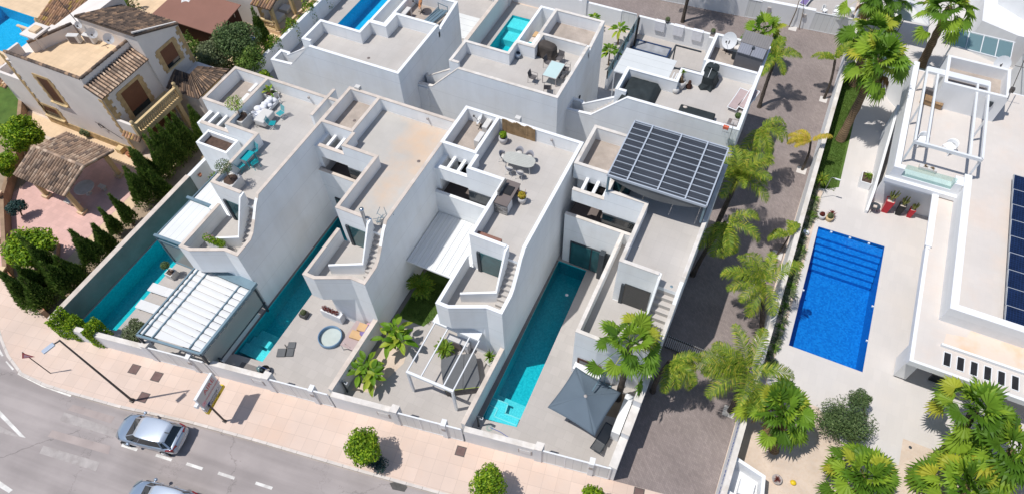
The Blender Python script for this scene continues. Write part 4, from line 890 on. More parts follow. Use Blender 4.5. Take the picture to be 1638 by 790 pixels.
# D: big square parasol
def parasol(label, c, corners, zc, zt, mat, mast, arm=True, name='parasol'):
    g = thing(name, label, 'parasol', (mast[0], mast[1], 0))
    b = MB(); n = 10; k = len(corners); vs = []; 
    for i in range(k):
        a = Vector((*corners[i], zc)); d = Vector((*corners[(i + 1) % k], zc))
        for j in range(n + 1):
            e = a.lerp(d, j / n); e = e + (Vector((c[0], c[1], zc)) - e) * 0.045 * math.sin(math.pi * j / n)
            for q in range(n + 1):
                p = e.lerp(Vector((c[0], c[1], zt)), q / n); p.z -= 0.10 * math.sin(math.pi * j / n) * math.sin(math.pi * min(1, q / n)) * 0.6
                vs.append(p)
        base = i * (n + 1) * (n + 1)
        b.add(vs, [(j * (n + 1) + q, (j + 1) * (n + 1) + q, (j + 1) * (n + 1) + q + 1, j * (n + 1) + q + 1) for j in range(n) for q in range(n)], True); vs = []
    cn = b.build('canopy', mat, g)
    m = cn.modifiers.new('thickness', 'SOLIDIFY'); m.thickness = 0.012
    b = MB()
    for cc in corners: b.tube([(c[0], c[1], zt - 0.08), (cc[0] * 0.98 + c[0] * 0.02, cc[1] * 0.98 + c[1] * 0.02, zc - 0.03)], 0.015, 5)
    b.build('rib', 'dark_metal', g)
    b = MB(); b.lathe((c[0], c[1], zt - 0.02), [(0.0, 0.07), (0.05, 0.06), (0.07, 0.02), (0.1, 0.0)], 12); b.build('hub', 'meter_grey', g)
    return g
cs = [Q(840, 560, 583, 185, 2.6), Q(840, 560, 1105, 482, 2.6), Q(840, 660, 797, 262, 2.6), Q(840, 560, 258, 650, 2.6)]
ctr = Q(840, 560, 690, 500, 3.15)
cc = ((cs[0][0] + cs[2][0]) / 2, (cs[0][1] + cs[2][1]) / 2)
g = parasol('big square slate grey cantilever parasol over the patio', cc, cs, 2.55, 3.2, 'umbrella_grey', (-3.2, 17.6))
b = MB(); b.bar((-3.15, 17.95, 0.1), (-3.15, 17.95, 2.9), 0.09); b.bar((-3.15, 17.95, 2.85), (cc[0] + 0.25, cc[1] + 0.4, 3.3), 0.07); b.box(-3.6, -2.7, 17.5, 18.2, 0.01, 0.1); b.build('mast', 'steel_blue', g)
b = MB(); b.bar((-3.3, 17.3, 3.0), (-2.9, 18.0, 3.6), 0.1, 0.12); b.build('crank_arm', 'steel_blue', g)
# top of picture: white parasols
g = parasol('white round parasol by the blue pool behind the tiled house', (-51.4, 37.0), [(-51.4 + 1.9 * math.cos(a * math.pi / 4), 37.4 + 1.9 * math.sin(a * math.pi / 4)) for a in range(8)], 2.4, 3.0, 'awning_white', (-51.4, 37.4))
b = MB(); b.tube([(-51.4, 37.2, 0), (-51.4, 37.2, 2.9)], 0.03); b.build('pole', 'dark_metal', g)
px, py = Q(1418, 0, 250, 130, 2.6)
g = parasol('large white square parasol behind the fan palms at the top right', (px, py), [(px - 1.7, py - 1.6), (px + 1.9, py - 1.5), (px + 1.7, py + 1.9), (px - 1.8, py + 1.7)], 2.6, 3.2, 'awning_white', (px, py))
b = MB(); b.tube([(px, py, 0), (px, py, 3.1)], 0.035); b.build('pole', 'dark_metal', g)
# G: sheet canopy over the lower roof terrace
g = thing('canopy', 'flat white boarded canopy on slim posts at the back villa with a hot tub', 'canopy', (-8.8, 40.5, 4.3))
z = 6.2; b = MB(); b.box(-10.75, -6.8, 39.0, 41.85, z - 0.06, z); b.build('roof_sheet', 'panel_white_y', g)
for (x, y) in ((-10.7, 39.05), (-6.85, 39.05)):
    b = MB(); b.bar((x, y, 1.0), (x, y, z - 0.05), 0.07); b.build('post', 'white_metal', g)
b = MB(); b.bar((-10.75, 38.98, z - 0.05), (-6.8, 38.98, z - 0.05), 0.05, 0.1); b.build('fascia', 'white_metal', g)
# ============================================================ THE TILED HOUSE AND ITS GARDEN (left)
def tiles(name, a, b_, c, d, parent, mat='tile_mix', pitch=0.26, row=0.42, under='tile_gap_shade'):
    """barrel tile roof: a->b_ along the eave, d->c along the ridge"""
    a, b_, c, d = [Vector(v) for v in (a, b_, c, d)]
    nu = max(2, int((b_ - a).length / pitch)); nv = max(2, int((d - a).length / row))
    nrm = (b_ - a).cross(d - a).normalized()
    if nrm.z < 0: nrm = -nrm
    m = MB()
    def pt(u, v): return (a.lerp(b_, u)).lerp(d.lerp(c, u), v)
    for i in range(nu):
        for j in range(nv):
            vs = []
            jit = random.uniform(-0.012, 0.012)
            for v, lift in ((j / nv - 0.006, 0.018), ((j + 1) / nv, 0.0)):
                for k in range(5):
                    uu = (i + 0.2 + 0.62 * k / 4) / nu; h = math.sin(math.pi * k / 4) * 0.11
                    vs.append(pt(uu, v) + nrm * (h + lift + jit + 0.012))
            m.add(vs, [(k, k + 1, 6 + k, 5 + k) for k in range(4)] + [(0, 1, 2, 3, 4)], True)
    o = m.build(name, mat, parent)
    s = MB(); e = nrm * 0.10
    vs = [a, b_, c, d, a - e, b_ - e, c - e, d - e]
    s.add(vs, [(0, 1, 2, 3), (7, 6, 5, 4), (0, 4, 5, 1), (1, 5, 6, 2), (2, 6, 7, 3), (3, 7, 4, 0)]); s.build('roof_board', under, parent)  # board below the tiles, coloured dark so the channels look shaded
    return o
def tilemat(name, cols):
    m, t, p, o = _new(name); g = t.nodes.new('ShaderNodeNewGeometry')
    c = ramp(t, g.outputs['Random Per Island'], cols)
    c = mixc(t, 0.7, c, ramp(t, noise(t, g.outputs['Position'], 1.4), [(0.3, 0.6), (0.7, 1.15)]), 'MULTIPLY')
    t.links.new(c, p.inputs['Base Color']); p.inputs['Roughness'].default_value = 0.9; M[name] = m
tilemat('tile_mix', [(0, (0.20, 0.15, 0.12)), (0.35, (0.38, 0.26, 0.18)), (0.7, (0.52, 0.36, 0.25)), (1, (0.60, 0.46, 0.34))])
tilemat('tile_dark', [(0, (0.08, 0.06, 0.05)), (0.5, (0.17, 0.12, 0.09)), (0.85, (0.27, 0.18, 0.12)), (1, (0.42, 0.27, 0.17))])
tilemat('tile_orange', [(0, (0.22, 0.15, 0.11)), (0.4, (0.45, 0.26, 0.15)), (0.8, (0.60, 0.36, 0.22)), (1, (0.52, 0.36, 0.10))])
def quoins(b, x, y, z0, z1, dx, dy, w=0.45):
    """toothed stone corner or frame strip standing 2 cm proud"""
    z = z0; k = 0
    while z < z1 - 0.05:
        ww = w * (1.0 if k % 2 else 0.62) * random.uniform(0.9, 1.1); h = min(0.32, z1 - z)
        if dx: b.box(min(x, x + dx * ww), max(x, x + dx * ww), y, y + 0.03, z, z + h - 0.005)
        else: b.box(x, x + 0.03, min(y, y + dy * ww), max(y, y + dy * ww), z, z + h - 0.005)
        z += h; k += 1
h = thing('tiled_house', 'cream two storey house with barrel tile roofs, stone corners and brown shutters', 'house', (-49, 24, 0))
b = MB()
b.prism([(-54.0, 21.35), (-45.3, 21.35), (-45.3, 26.1), (-54.0, 26.1)], 0, 6.5)
b.prism([(-45.3, 21.35), (-44.3, 21.35), (-44.3, 26.1), (-45.3, 26.1)], 0, [6.85, 6.2, 6.2, 6.85])
b.prism([(-50.0, 26.1), (-44.1, 26.1), (-44.1, 29.9), (-50.0, 29.9)], 0, [8.45, 8.45, 6.85, 6.85])
b.prism([(-54.0, 26.1), (-50.0, 26.1), (-50.0, 30.4), (-54.0, 30.4)], 0, [6.3, 7.7, 7.7, 6.3])
b.prism([(-57.5, 21.6), (-54.0, 21.6), (-54.0, 26.0), (-57.5, 26.0)], 0, 3.3)
b.prism([(-44.1, 26.6), (-41.3, 26.6), (-41.3, 30.0), (-44.1, 30.0)], 0, 3.0)
b.build('wall', 'cream_wall', h)
b = MB()
b.wall([(-45.3, 26.08, 7.5), (-45.3, 21.35, 7.5), (-53.2, 21.35, 7.5)], 0.22, [6.5, 6.5, 6.5], side=-1)
b.wall([(-53.2, 21.37, 7.5), (-53.2, 22.6, 7.5)], 0.2, 6.5, side=-1)
b.wall([(-52.4, 22.9, 7.5), (-50.9, 26.0, 7.5)], 0.22, 6.5, side=1)
b.wall([(-57.5, 26.0, 4.1), (-57.5, 21.6, 4.1), (-54.0, 21.6, 4.1)], 0.2, 3.3, side=1)
b.build('parapet', 'cream_wall', h)
# ridge tiles along the parapet tops
b = MB()
def ridge(p, q, n=None, r_=0.13):
    p, q = Vector(p), Vector(q); n = int((q - p).length / 0.36)
    for i in range(n):
        a = p.lerp(q, i / n); c = p.lerp(q, (i + 1.05) / n); b.tube([a, c], [r_ * 1.05, r_ * 0.9], 8, True, False)
for rp in (((-45.4, 26.1, 7.52), (-45.4, 21.4, 7.52)), ((-45.4, 21.45, 7.52), (-53.2, 21.45, 7.52)), ((-52.4, 22.9, 7.52), (-51.0, 26.0, 7.52))):
    b = MB(); ridge(*rp); b.build('parapet_tiles', 'tile_dark', h)
b = MB(); b.sheet([(-53.0, 21.6), (-45.5, 21.6), (-45.5, 26.08), (-51.2, 26.08), (-52.6, 23)], 6.508); b.build('roof_terrace', 'cream_tile', h)
tiles('roof', (-44.0, 29.95, 6.85), (-50.05, 29.95, 6.85), (-50.05, 26.0, 8.47), (-44.0, 26.0, 8.47), h, 'tile_dark')
tiles('roof', (-43.95, 21.2, 6.25), (-43.95, 26.1, 6.25), (-45.3, 26.1, 6.98), (-45.3, 21.2, 6.98), h, 'tile_mix', row=0.36)
b = MB(); b.wall([(-44.12, 26.1, 8.66), (-44.12, 29.9, 7.02)], 0.14, [8.4, 6.8]); b.build('verge', 'cream_wall', h)
tiles('roof', (-40.9, 26.3, 3.1), (-40.9, 30.3, 3.1), (-42.6, 28.8, 3.9), (-42.6, 27.8, 3.9), h, 'tile_dark')
tiles('roof', (-44.2, 26.3, 3.1), (-40.9, 26.3, 3.1), (-42.6, 27.8, 3.9), (-44.2, 27.8, 3.9), h, 'tile_dark')
tiles('roof', (-60.8, 28.2, 3.3), (-54.4, 28.2, 3.3), (-54.4, 33.5, 5.0), (-60.8, 33.5, 5.0), h, 'tile_orange')
b = MB(); b.box(-60.7, -54.5, 28.25, 28.5, 2.6, 3.2); b.box(-60.4, -60.1, 28.3, 28.6, 0, 2.6); b.box(-57, -56.7, 28.3, 28.6, 0, 2.6); b.build('porch_beam', 'cream_tile', h)
tiles('roof', (-59.2, 21.3, 2.5), (-57.4, 21.3, 2.5), (-57.4, 23.2, 3.1), (-59.2, 23.2, 3.1), h, 'tile_orange', pitch=0.28)
tiles('roof', (-44.3, 21.0, 2.55), (-42.5, 21.0, 2.55), (-42.5, 21.5, 2.85), (-44.3, 21.5, 2.85), h, 'tile_orange', row=0.3)
# stone plinth, corners and window surrounds
b = MB(); b.box(-54.1, -44.3, 21.28, 21.35, 0, 0.75); b.build('plinth', 'rubble_stone', h)
for qa in ((-53.95, 21.315, 0.8, 7.3, 1, 0), (-44.33, 21.315, 0.8, 5.9, -1, 0, 0.4), (-44.09, 29.86, 3.2, 6.7, 0, -1, 0.5), (-44.29, 21.38, 3.6, 6.0, 0, 1, 0.55)):
    b = MB(); quoins(b, *qa); b.build('quoins', 'ochre_stone', h)
def sh_window(x0, x1, y0, y1, z0, z1, axis, glass=0.35):
    """shuttered window in the south (axis 'y') or east (axis 'x') wall"""
    if axis == 'y':
        y = 21.35; f = MB(); 
        for (a, c, e, g_) in ((x0 - 0.25, x0, z0 - 0.2, z1 + 0.25), (x1, x1 + 0.25, z0 - 0.2, z1 + 0.25)):
            quoins(f, a if a < x0 else c, y - 0.033, e, g_, 1 if a < x0 else 1, 0, 0.3) if False else f.box(a, c, y - 0.035, y - 0.003, e, g_)
        f.box(x0, x1, y - 0.035, y - 0.003, z1, z1 + 0.25); quoins(f, x0 - 0.22, y - 0.03, z0 - 0.2, z1 + 0.2, -1, 0, 0.22); quoins(f, x1 + 0.22, y - 0.03, z0 - 0.2, z1 + 0.2, 1, 0, 0.22)
        w_ = f.build('window', 'ochre_stone', h)
        f = MB(); f.box(x0 - 0.3, x1 + 0.3, y - 0.2, y - 0.003, z0 - 0.1, z0); f.build('sill', 'ochre_smooth', w_)
        f = MB(); f.box(x0, x1, y - 0.012, y - 0.002, z0 + glass, z1); f.build('shutter', 'brown_shutter', w_)
        f = MB(); f.box(x0, x1, y - 0.010, y - 0.002, z0, z0 + glass); f.build('pane', 'dark_glass', w_)
        f = MB()
        for i in range(int((x1 - x0) / 0.14)): f.tube([(x0 + 0.07 + 0.14 * i, y - 0.12, z0), (x0 + 0.07 + 0.14 * i, y - 0.12, z1)], 0.012, 5)
        f.build('grille', 'dark_metal', w_)
    else:
        x = x0; f = MB()
        f.box(x + 0.003, x + 0.035, y0 - 0.25, y0, z0 - 0.2, z1 + 0.25); f.box(x + 0.003, x + 0.035, y1, y1 + 0.25, z0 - 0.2, z1 + 0.25); f.box(x + 0.003, x + 0.035, y0, y1, z1, z1 + 0.25)
        quoins(f, x + 0.003, y0 - 0.22, z0 - 0.2, z1 + 0.2, 0, -1, 0.25); quoins(f, x + 0.003, y1 + 0.22, z0 - 0.2, z1 + 0.2, 0, 1, 0.25)
        w_ = f.build('window', 'ochre_stone', h)
        f = MB(); f.box(x + 0.003, x + 0.15, y0 - 0.25, y1 + 0.25, z0 - 0.12, z0); f.build('sill', 'ochre_smooth', w_)
        f = MB(); f.box(x + 0.002, x + 0.013, y0, y1, z0 + glass, z1); f.build('shutter', 'brown_shutter', w_)
        f = MB(); f.box(x + 0.002, x + 0.012, y0, y1, z0, z0 + glass); f.build('pane', 'dark_glass', w_)
sh_window(-51.1, -49.9, 0, 0, 3.4, 5.9, 'y', 0.1); sh_window(-53.6, -52.0, 0, 0, 1.0, 2.1, 'y', 0.5)
sh_window(-44.1, 0, 27.3, 28.7, 4.3, 6.0, 'x', 0.35); sh_window(-44.3, 0, 22.8, 24.6, 2.95, 5.35, 'x', 0.5); sh_window(-44.3, 0, 23.4, 25.6, 0.5, 2.3, 'x', 0.0); sh_window(-41.3, 0, 27.4, 29.0, 0.8, 2.5, 'x', 0.4)
# balcony
b = MB(); b.box(-44.3, -42.5, 21.35, 26.1, 2.65, 2.92); bal = b.build('balcony', 'ochre_smooth', h)
b = MB(); b.box(-44.3, -42.75, 21.35, 21.55, 2.92, 3.9); b.build('side_wall', 'cream_wall', bal)
b = MB(); b.box(-42.72, -42.5, 21.6, 26.1, 3.82, 3.95); b.box(-42.7, -42.52, 21.6, 26.1, 2.92, 3.02); b.build('handrail', 'ochre_smooth', bal)
b = MB()
for i in range(19):
    y = 21.8 + i * 0.225; b.lathe((-42.61, y, 3.02), [(0.04, 0), (0.05, 0.1), (0.085, 0.28), (0.04, 0.5), (0.06, 0.7), (0.05, 0.8)], 8)
b.build('balusters', 'ochre_smooth', bal)
for y in (21.45, 26.1):
    b = MB(); b.box(-42.75, -42.47, y - 0.14, y + 0.14, 2.92, 4.02); b.lathe((-42.61, y, 4.02), [(0.0, 0), (0.12, 0.0), (0.06, 0.08), (0.15, 0.2), (0.13, 0.32), (0.0, 0.42)], 12); b.build('finial_post', 'ochre_smooth', bal)
for y in (21.7, 25.6):
    b = MB(); b.box(-42.85, -42.5, y - 0.17, y + 0.17, 0, 2.65); b.build('column', 'ochre_smooth', h)
b = MB(); b.box(-42.85, -42.55, 21.9, 23.3, 0, 0.8); b.box(-42.9, -42.5, 21.9, 23.3, 0.8, 0.9); b.build('porch_wall', 'ochre_stone', h)
# west balcony railing
b = MB(); b.box(-57.8, -57.6, 21.5, 26, 2.6, 2.8)
for i in range(6): b.lathe((-55.3 + 0.25 * i, 26.6, 3.3), [(0.05, 0), (0.08, 0.25), (0.04, 0.5), (0.06, 0.75)], 8)
for i in range(7): b.lathe((-55.0 + 0.3 * i, 24.3 + 0.0 * i, 6.5), [(0.05, 0), (0.08, 0.25), (0.04, 0.5), (0.06, 0.75)], 8)
b.box(-55.2, -53.1, 24.2, 24.4, 7.25, 7.35); b.build('white_balustrade', 'cream_tile', h)
b = MB(); b.box(-53.0, -52.0, 23.4, 24.6, 6.5, 7.7); b.box(-53.3, -51.8, 23.2, 24.8, 7.7, 7.82); c_ = b.build('chimney', 'cream_wall', h)
b = MB(); b.box(-52.8, -52.1, 23.7, 24.4, 7.82, 8.0); b.build('chimney_cap', 'cream_tile', c_)
# things on that roof terrace
def ac_unit(label, x, y, z, rot=0.0, w_=0.95, d=0.4, hh=0.75, mat='pot_white', group='air conditioning units'):
    t = thing('air_conditioner', label, 'air conditioner', (x, y, z), rot, group)
    b = MB(); b.box(-w_ / 2, w_ / 2, -d / 2, d / 2, 0.06, hh); o = b.build('casing', mat, t, world=False); bevel(o, 0.03)
    b = MB(); b.box(-w_ / 2 + 0.08, w_ / 2 - 0.25, -d / 2 - 0.012, -d / 2 - 0.002, 0.12, hh - 0.08); b.build('fan_grille', 'slate_top', t, world=False)
    b = MB(); b.box(-w_ / 2 + 0.1, -w_ / 2 + 0.2, -d / 2, d / 2, 0, 0.06); b.box(w_ / 2 - 0.2, w_ / 2 - 0.1, -d / 2, d / 2, 0, 0.06); b.build('feet', 'dark_metal', t, world=False)
    return t
def dish(label, x, y, z, r_, nrm, hpole, mat='white_metal', wall_mount=False, group='satellite dishes'):
    t = thing('satellite_dish', label, 'satellite dish', (x, y, z), 0, group)
    n = Vector(nrm).normalized()
    b = MB(); b.disc((0, 0, hpole), n, r_, r_ * 0.22, 20, 0.9); b.build('reflector', mat, t, world=False)
    b = MB()
    if not wall_mount: b.tube([(0, 0, 0), (0, 0, hpole - 0.1), tuple(Vector((0, 0, hpole)) - n * 0.15)], 0.025, 6); b.tube([(-0.3, 0, 0.02), (0.3, 0, 0.02)], 0.02, 6); b.tube([(0, -0.3, 0.02), (0, 0.3, 0.02)], 0.02, 6)
    else: b.tube([(0, 0.3, hpole - 0.1), tuple(Vector((0, 0, hpole)) - n * 0.1)], 0.025, 6)
    b.build('mount', 'dark_metal', t, world=False)
    b = MB(); a = Vector((0, 0, hpole)) - Vector((0, 0, r_ * 0.9)); e = Vector((0, 0, hpole)) + n * r_ * 1.0; b.tube([a, e], 0.014, 5); b.box(e.x - 0.05, e.x + 0.05, e.y - 0.05, e.y + 0.05, e.z - 0.05, e.z + 0.06); b.build('receiver_arm', 'dark_metal', t, world=False)
    return t
ac_unit('boxy air conditioner with dark side grille on the tiled roof terrace', -50.3, 25.2, 6.5, 0.35)
ac_unit('squat white air conditioner against the dish wall on the tiled roof terrace', -49.2, 25.7, 6.5, 0.1)
dish('small white dish, leftmost on the cream wall above the tiled roof terrace', -49.9, 25.85, 6.9, 0.28, (0.9, -1, 0.4), 0.9, wall_mount=True)
dish('white dish between two others on the cream wall of the tiled house', -48.3, 25.6, 6.8, 0.42, (1.2, -1, 0.4), 0.9, wall_mount=True)
dish('white dish nearest the parapet on the cream wall of the tiled house', -46.6, 25.6, 6.8, 0.42, (1.2, -1, 0.4), 0.9, wall_mount=True)
b = MB(); b.tube([(-50.6, 26.4, 6.5), (-51.3, 26.2, 10.5)], 0.03, 6); b.tube([(-51.6, 26.2, 10.3), (-50.9, 26.2, 10.3)], 0.015, 5); tag(b.build('aerial_mast', 'dark_metal'), 'thin dark aerial mast on the tiled house', 'aerial')
b = MB(); b.lathe((-54.5, 25.5, 6.3), [(0.0, 0), (0.18, 0), (0.1, 0.15), (0.2, 0.5), (0.12, 0.7), (0.16, 0.95), (0.0, 1.15)], 12); tag(b.build('stone_urn', 'ochre_smooth'), 'stone ball finial urn beside the balustrade near the top left pool', 'urn')
# wrought iron ornament on the south wall
b = MB(); b.tube([(-47.3, 21.3, 2.6), (-45.9, 21.3, 2.0), (-45.1, 21.3, 1.6)], 0.02, 5); b.tube([(-47.0, 21.25, 2.5), (-46.8, 21.2, 2.2), (-46.5, 21.25, 2.4), (-46.8, 21.25, 2.7), (-47.0, 21.25, 2.5)], 0.03, 5)
tag(b.build('wall_lantern', 'dark_metal'), 'wrought iron bracket lantern on the long cream wall', 'wall lamp')
# gazebo
g = thing('gazebo', 'open garden gazebo with barrel tile roof on ochre posts over pink paving', 'gazebo', (-46.2, 17, 0))
tiles('roof', (-48.6, 14.55, 2.6), (-43.6, 14.55, 2.6), (-43.6, 17.0, 3.35), (-48.6, 17.0, 3.35), g, 'tile_mix', row=0.36)
tiles('roof', (-43.6, 19.5, 2.6), (-48.6, 19.5, 2.6), (-48.6, 17.0, 3.35), (-43.6, 17.0, 3.35), g, 'tile_mix', row=0.36)
b = MB(); ridge((-48.65, 17.0, 3.42), (-43.6, 17.0, 3.42)); ridge((-43.62, 14.55, 2.68), (-43.62, 17.0, 3.42)); ridge((-43.62, 19.5, 2.68), (-43.62, 17.0, 3.42)); ridge((-48.6, 14.55, 2.68), (-48.6, 17.0, 3.42)); b.build('ridge_tiles', 'tile_mix', g)
for (x, y) in ((-47.9, 15.1), (-44.1, 15.0), (-44.2, 19.0), (-48, 19.0)):
    b = MB(); b.box(x - 0.15, x + 0.15, y - 0.15, y + 0.15, 0, 2.55); p_ = b.build('post', 'ochre_smooth', g)
    b = MB(); b.box(x - 0.28, x + 0.28, y - 0.28, y + 0.28, 0, 0.25); b.build('post_base', 'cream_tile', p_)
def rtable(name, label, x, y, z, r_, mat, hh=0.74, cat='table'):
    t = thing(name, label, cat, (x, y, z)); b = MB(); b.lathe((0, 0, hh), [(0, 0.0), (r_, 0.0), (r_, 0.04), (0, 0.04)], 28, False); b.build('tabletop', mat, t, world=False)
    b = MB(); b.lathe((0, 0, 0), [(0.25, 0), (0.08, 0.1), (0.06, hh)], 12); b.build('pedestal', mat, t, world=False); return t
rtable('garden_table', 'round stone table in the shade of the tiled gazebo', -45.1, 16.6, 0, 0.75, 'coping_old')
for i, (x, y) in enumerate(((-44.3, 17.4), (-45.6, 15.2), (-44.9, 15.3))):
    b = MB(); b.box(x - 0.3, x + 0.3, y - 0.17, y + 0.17, 0.36, 0.44); b.box(x - 0.2, x - 0.1, y - 0.12, y + 0.12, 0, 0.36); b.box(x + 0.1, x + 0.2, y - 0.12, y + 0.12, 0, 0.36)
    tag(b.build('stone_stool', 'coping_old'), ['stone stool on the far side of the gazebo table', 'stone stool under the gazebo eave, left one', 'stone stool under the gazebo eave, right one'][i], 'stool', 'stone stools round the gazebo table')
# brown shed
g = thing('garden_shed', 'long brown garden shed with flat sloping sheet roof', 'shed', (-49, 36, 0))
b = MB(); b.prism([(-52.9, 33.9), (-45.6, 33.8), (-45.95, 38.05), (-52.9, 38.05)], [2.5, 2.5, 2.7, 2.7], [2.58, 2.58, 2.78, 2.78]); b.build('roof', 'brown_sheet', g)
b = MB(); b.box(-52.6, -46.4, 34.7, 37.9, 0, 2.5); b.build('wall', 'dark_brown_wall', g)
for y in (34.9, 37.2):
    b = MB(); b.box(-46.38, -46.3, y, y + 0.06, 1.9, 2.45); b.build('bracket', 'coping_old', g)
# house behind the shed and its porch
h2 = thing('ochre_porch_house', 'cream house at the top edge with ochre columned porch behind the brown shed', 'house', (-46, 42, 0))
b = MB(); b.box(-56, -44.9, 38.8, 48, 0, 5.6); b.build('wall', 'cream_wall', h2)
b = MB(); quoins(b, -44.89, 38.82, 0.2, 5.4, 0, 1, 0.5); b.build('quoins', 'ochre_stone', h2)
b = MB(); b.box(-44.9, -42.9, 38.5, 46, 0, 0.4); b.box(-42.9, -42.5, 38.5, 46, 0, 0.2); b.build('porch_floor', 'cream_tile', h2)
for y in (38.7, 41.4, 44.2):
    b = MB(); b.box(-43.3, -43.0, y - 0.15, y + 0.15, 0.4, 3.0); b.build('column', 'ochre_smooth', h2)
b = MB(); b.box(-44.9, -43.1, 38.55, 38.75, 1.15, 1.3); b.box(-44.9, -43.1, 38.55, 38.75, 0.4, 0.5); b.build('rail', 'ochre_smooth', h2)
b = MB()
for i in range(8): b.lathe((-44.7 + 0.2 * i, 38.65, 0.5), [(0.03, 0), (0.06, 0.2), (0.03, 0.4), (0.05, 0.65)], 8)
b.build('balusters', 'ochre_smooth', h2)
tiles('roof', (-44.95, 38.2, 3.0), (-42.7, 38.2, 3.0), (-42.7, 39.6, 3.5), (-44.95, 39.6, 3.5), h2, 'tile_orange')
b = MB(); b.box(-43.4, -42.9, 39.6, 46, 3.0, 3.25); b.build('beam', 'ochre_smooth', h2)
b = MB(); b.lathe((-42.0, 43.2, 0), [(0.0, 0), (0.22, 0), (0.26, 0.35), (0.0, 0.35)], 14); b.build
o = b.build('storage_tub', 'black_thing'); tag(o, 'dark tub with teal lid on the path beside the ochre porch', 'tub')
b = MB(); b.lathe((-42.0, 43.2, 0.35), [(0.0, 0.06), (0.28, 0.04), (0.28, 0.0), (0.0, 0.0)], 14); b.build('lid', 'turquoise', o)
b = MB(); b.box(-44.6, -43.6, 39.5, 40.6, 0.4, 0.85); b.box(-44.7, -43.7, 41.0, 41.9, 0.4, 0.8)
o = tag(bevel(b.build('porch_sofa', 'pot_white'), 0.06), 'pale cushioned seat under the ochre porch', 'sofa')
rn = random.Random(5)
for i in range(5):
    x, y = -45.2 + rn.uniform(-0.4, 0.6), 36.2 + rn.uniform(-0.8, 0.9); s_ = rn.uniform(0.2, 0.4); b = MB(); b.box(x - s_, x + s_, y - s_ * .7, y + s_ * .7, 0, s_ * 1.4, rot=rn.uniform(0, 2))
    tag(b.build('storage_crate', ['pot_white', 'sign_grey', 'print_blue', 'dark_metal', 'white_metal'][i]), ['white crate in the clutter beside the brown shed', 'grey crate in the clutter beside the brown shed', 'blue crate in the clutter beside the brown shed', 'dark crate in the clutter beside the brown shed', 'bright white box in the clutter beside the brown shed'][i], 'crate')
# street-side garden wall of that house with little pillars
g = thing('garden_wall', 'brown stone garden wall with pillars curving along the pavement corner', 'wall', (-44, 9, 0))
pw = [(-39.3, 7.0), (-44.35, 8.25), (-50.3, 13.2), (-53.5, 17.5), (-60, 24)]
b = MB(); b.wall([(p[0], p[1], 0.9) for p in pw], 0.3, -0.02, side=-1); b.build('wall', 'brown_stone', g)
for i, p in enumerate([(-42.4, 7.8), (-44.35, 8.3), (-50.3, 13.2), (-53.4, 17.3)]):
    b = MB(); b.box(p[0] - 0.25, p[0] + 0.25, p[1] - 0.22, p[1] + 0.25, 0, 1.15, rot=0.3); b.build('pillar', 'brown_stone', g)
    b = MB(); b.box(p[0] - 0.3, p[0] + 0.3, p[1] - 0.27, p[1] + 0.3, 1.15, 1.25, rot=0.3)
    if i in (0,): b.lathe((p[0], p[1], 1.25), [(0, 0), (0.1, 0), (0.06, 0.05), (0.17, 0.15), (0.17, 0.25), (0, 0.36)], 12)
    b.build('pillar_cap', 'cream_tile', g)
b = MB(); b.wall([(p[0] + 0.15, p[1] + 0.3, 1.0) for p in pw[:2]], 0.04, 0.9); b.build('tile_trim', 'terracotta', g)
b = MB(); b.wall([(-41.3, 9.6, 0.5), (-43.4, 11.8, 0.5), (-46.8, 11.3, 0.5), (-47.5, 10.2, 0.5)], 0.2, 0, side=-1); tag(b.build('flower_bed_edging', 'brown_stone'), 'low curved stone edging round the planted bed by the pink paving', 'edging')
for i, (px, py) in enumerate([(196, 243), (209, 250)]):
    x, y = U(px, py); b = MB(); b.box(x - 0.28, x + 0.28, y - 0.28, y + 0.28, 0, 0.5) if i == 0 else b.lathe((x, y, 0), [(0, 0), (0.2, 0), (0.26, 0.35), (0.2, 0.35), (0.18, 0.3), (0, 0.3)], 12)
    tag(b.build('garden_pot', 'ochre_smooth' if i == 0 else 'terracotta'), ['square ochre pot at the foot of the tiled house', 'round terracotta pot at the foot of the tiled house'][i], 'pot')

# ============================================================ THE WHITE SINGLE-STOREY HOUSE (right)
h = thing('white_flat_roofed_house', 'long white flat roofed house with solar panels beside the bright blue pool', 'house', (18, 38, 0))
b = MB()
b.prism([(15.6, 28.9), (50, 28.9), (50, 58), (18, 58), (18, 50.8), (15.6, 50.8)], 0, 2.9)
b.build('wall', 'white_plain', h)
ZT, ZP = 3.95, 4.6
b = MB(); b.prism([(12.75, 25.35), (60, 25.35 + 0.0), (60, 40.0), (12.75, 40.0)], 2.9, 3.2); b.build('lower_roof', 'white_plain', h)
b = MB(); b.sheet([(12.95, 25.55), (60, 25.55), (60, 28.9), (14.0, 28.9), (14.0, 39.9), (12.95, 39.9)], 3.206); b.build('lower_roof_finish', 'roof_pale', h)
b = MB(); b.sheet([(14.4, 27.3), (60, 27.3), (60, 28.88), (15.8, 28.88), (15.6, 28.3), (14.5, 28.1)], 3.212); b.build('rust_patch', 'roof_rusty', h)
b = MB(); b.wall([(60, 25.3, 3.3), (12.7, 25.3, 3.3), (12.7, 34.2, 3.3), (12.85, 34.2, 3.3), (12.85, 40.0, 3.3)], 0.12, 2.85, side=-1); b.build('roof_edge', 'white_bright', h)
b = MB(); b.box(12.6, 13.0, 34.2, 40.0, 3.3, 3.42); b.build('beam', 'white_bright', h)
b = MB(); b.box(14.25, 40, 27.05, 27.2, 3.21, 3.42); b.build('kerb', 'white_bright', h)
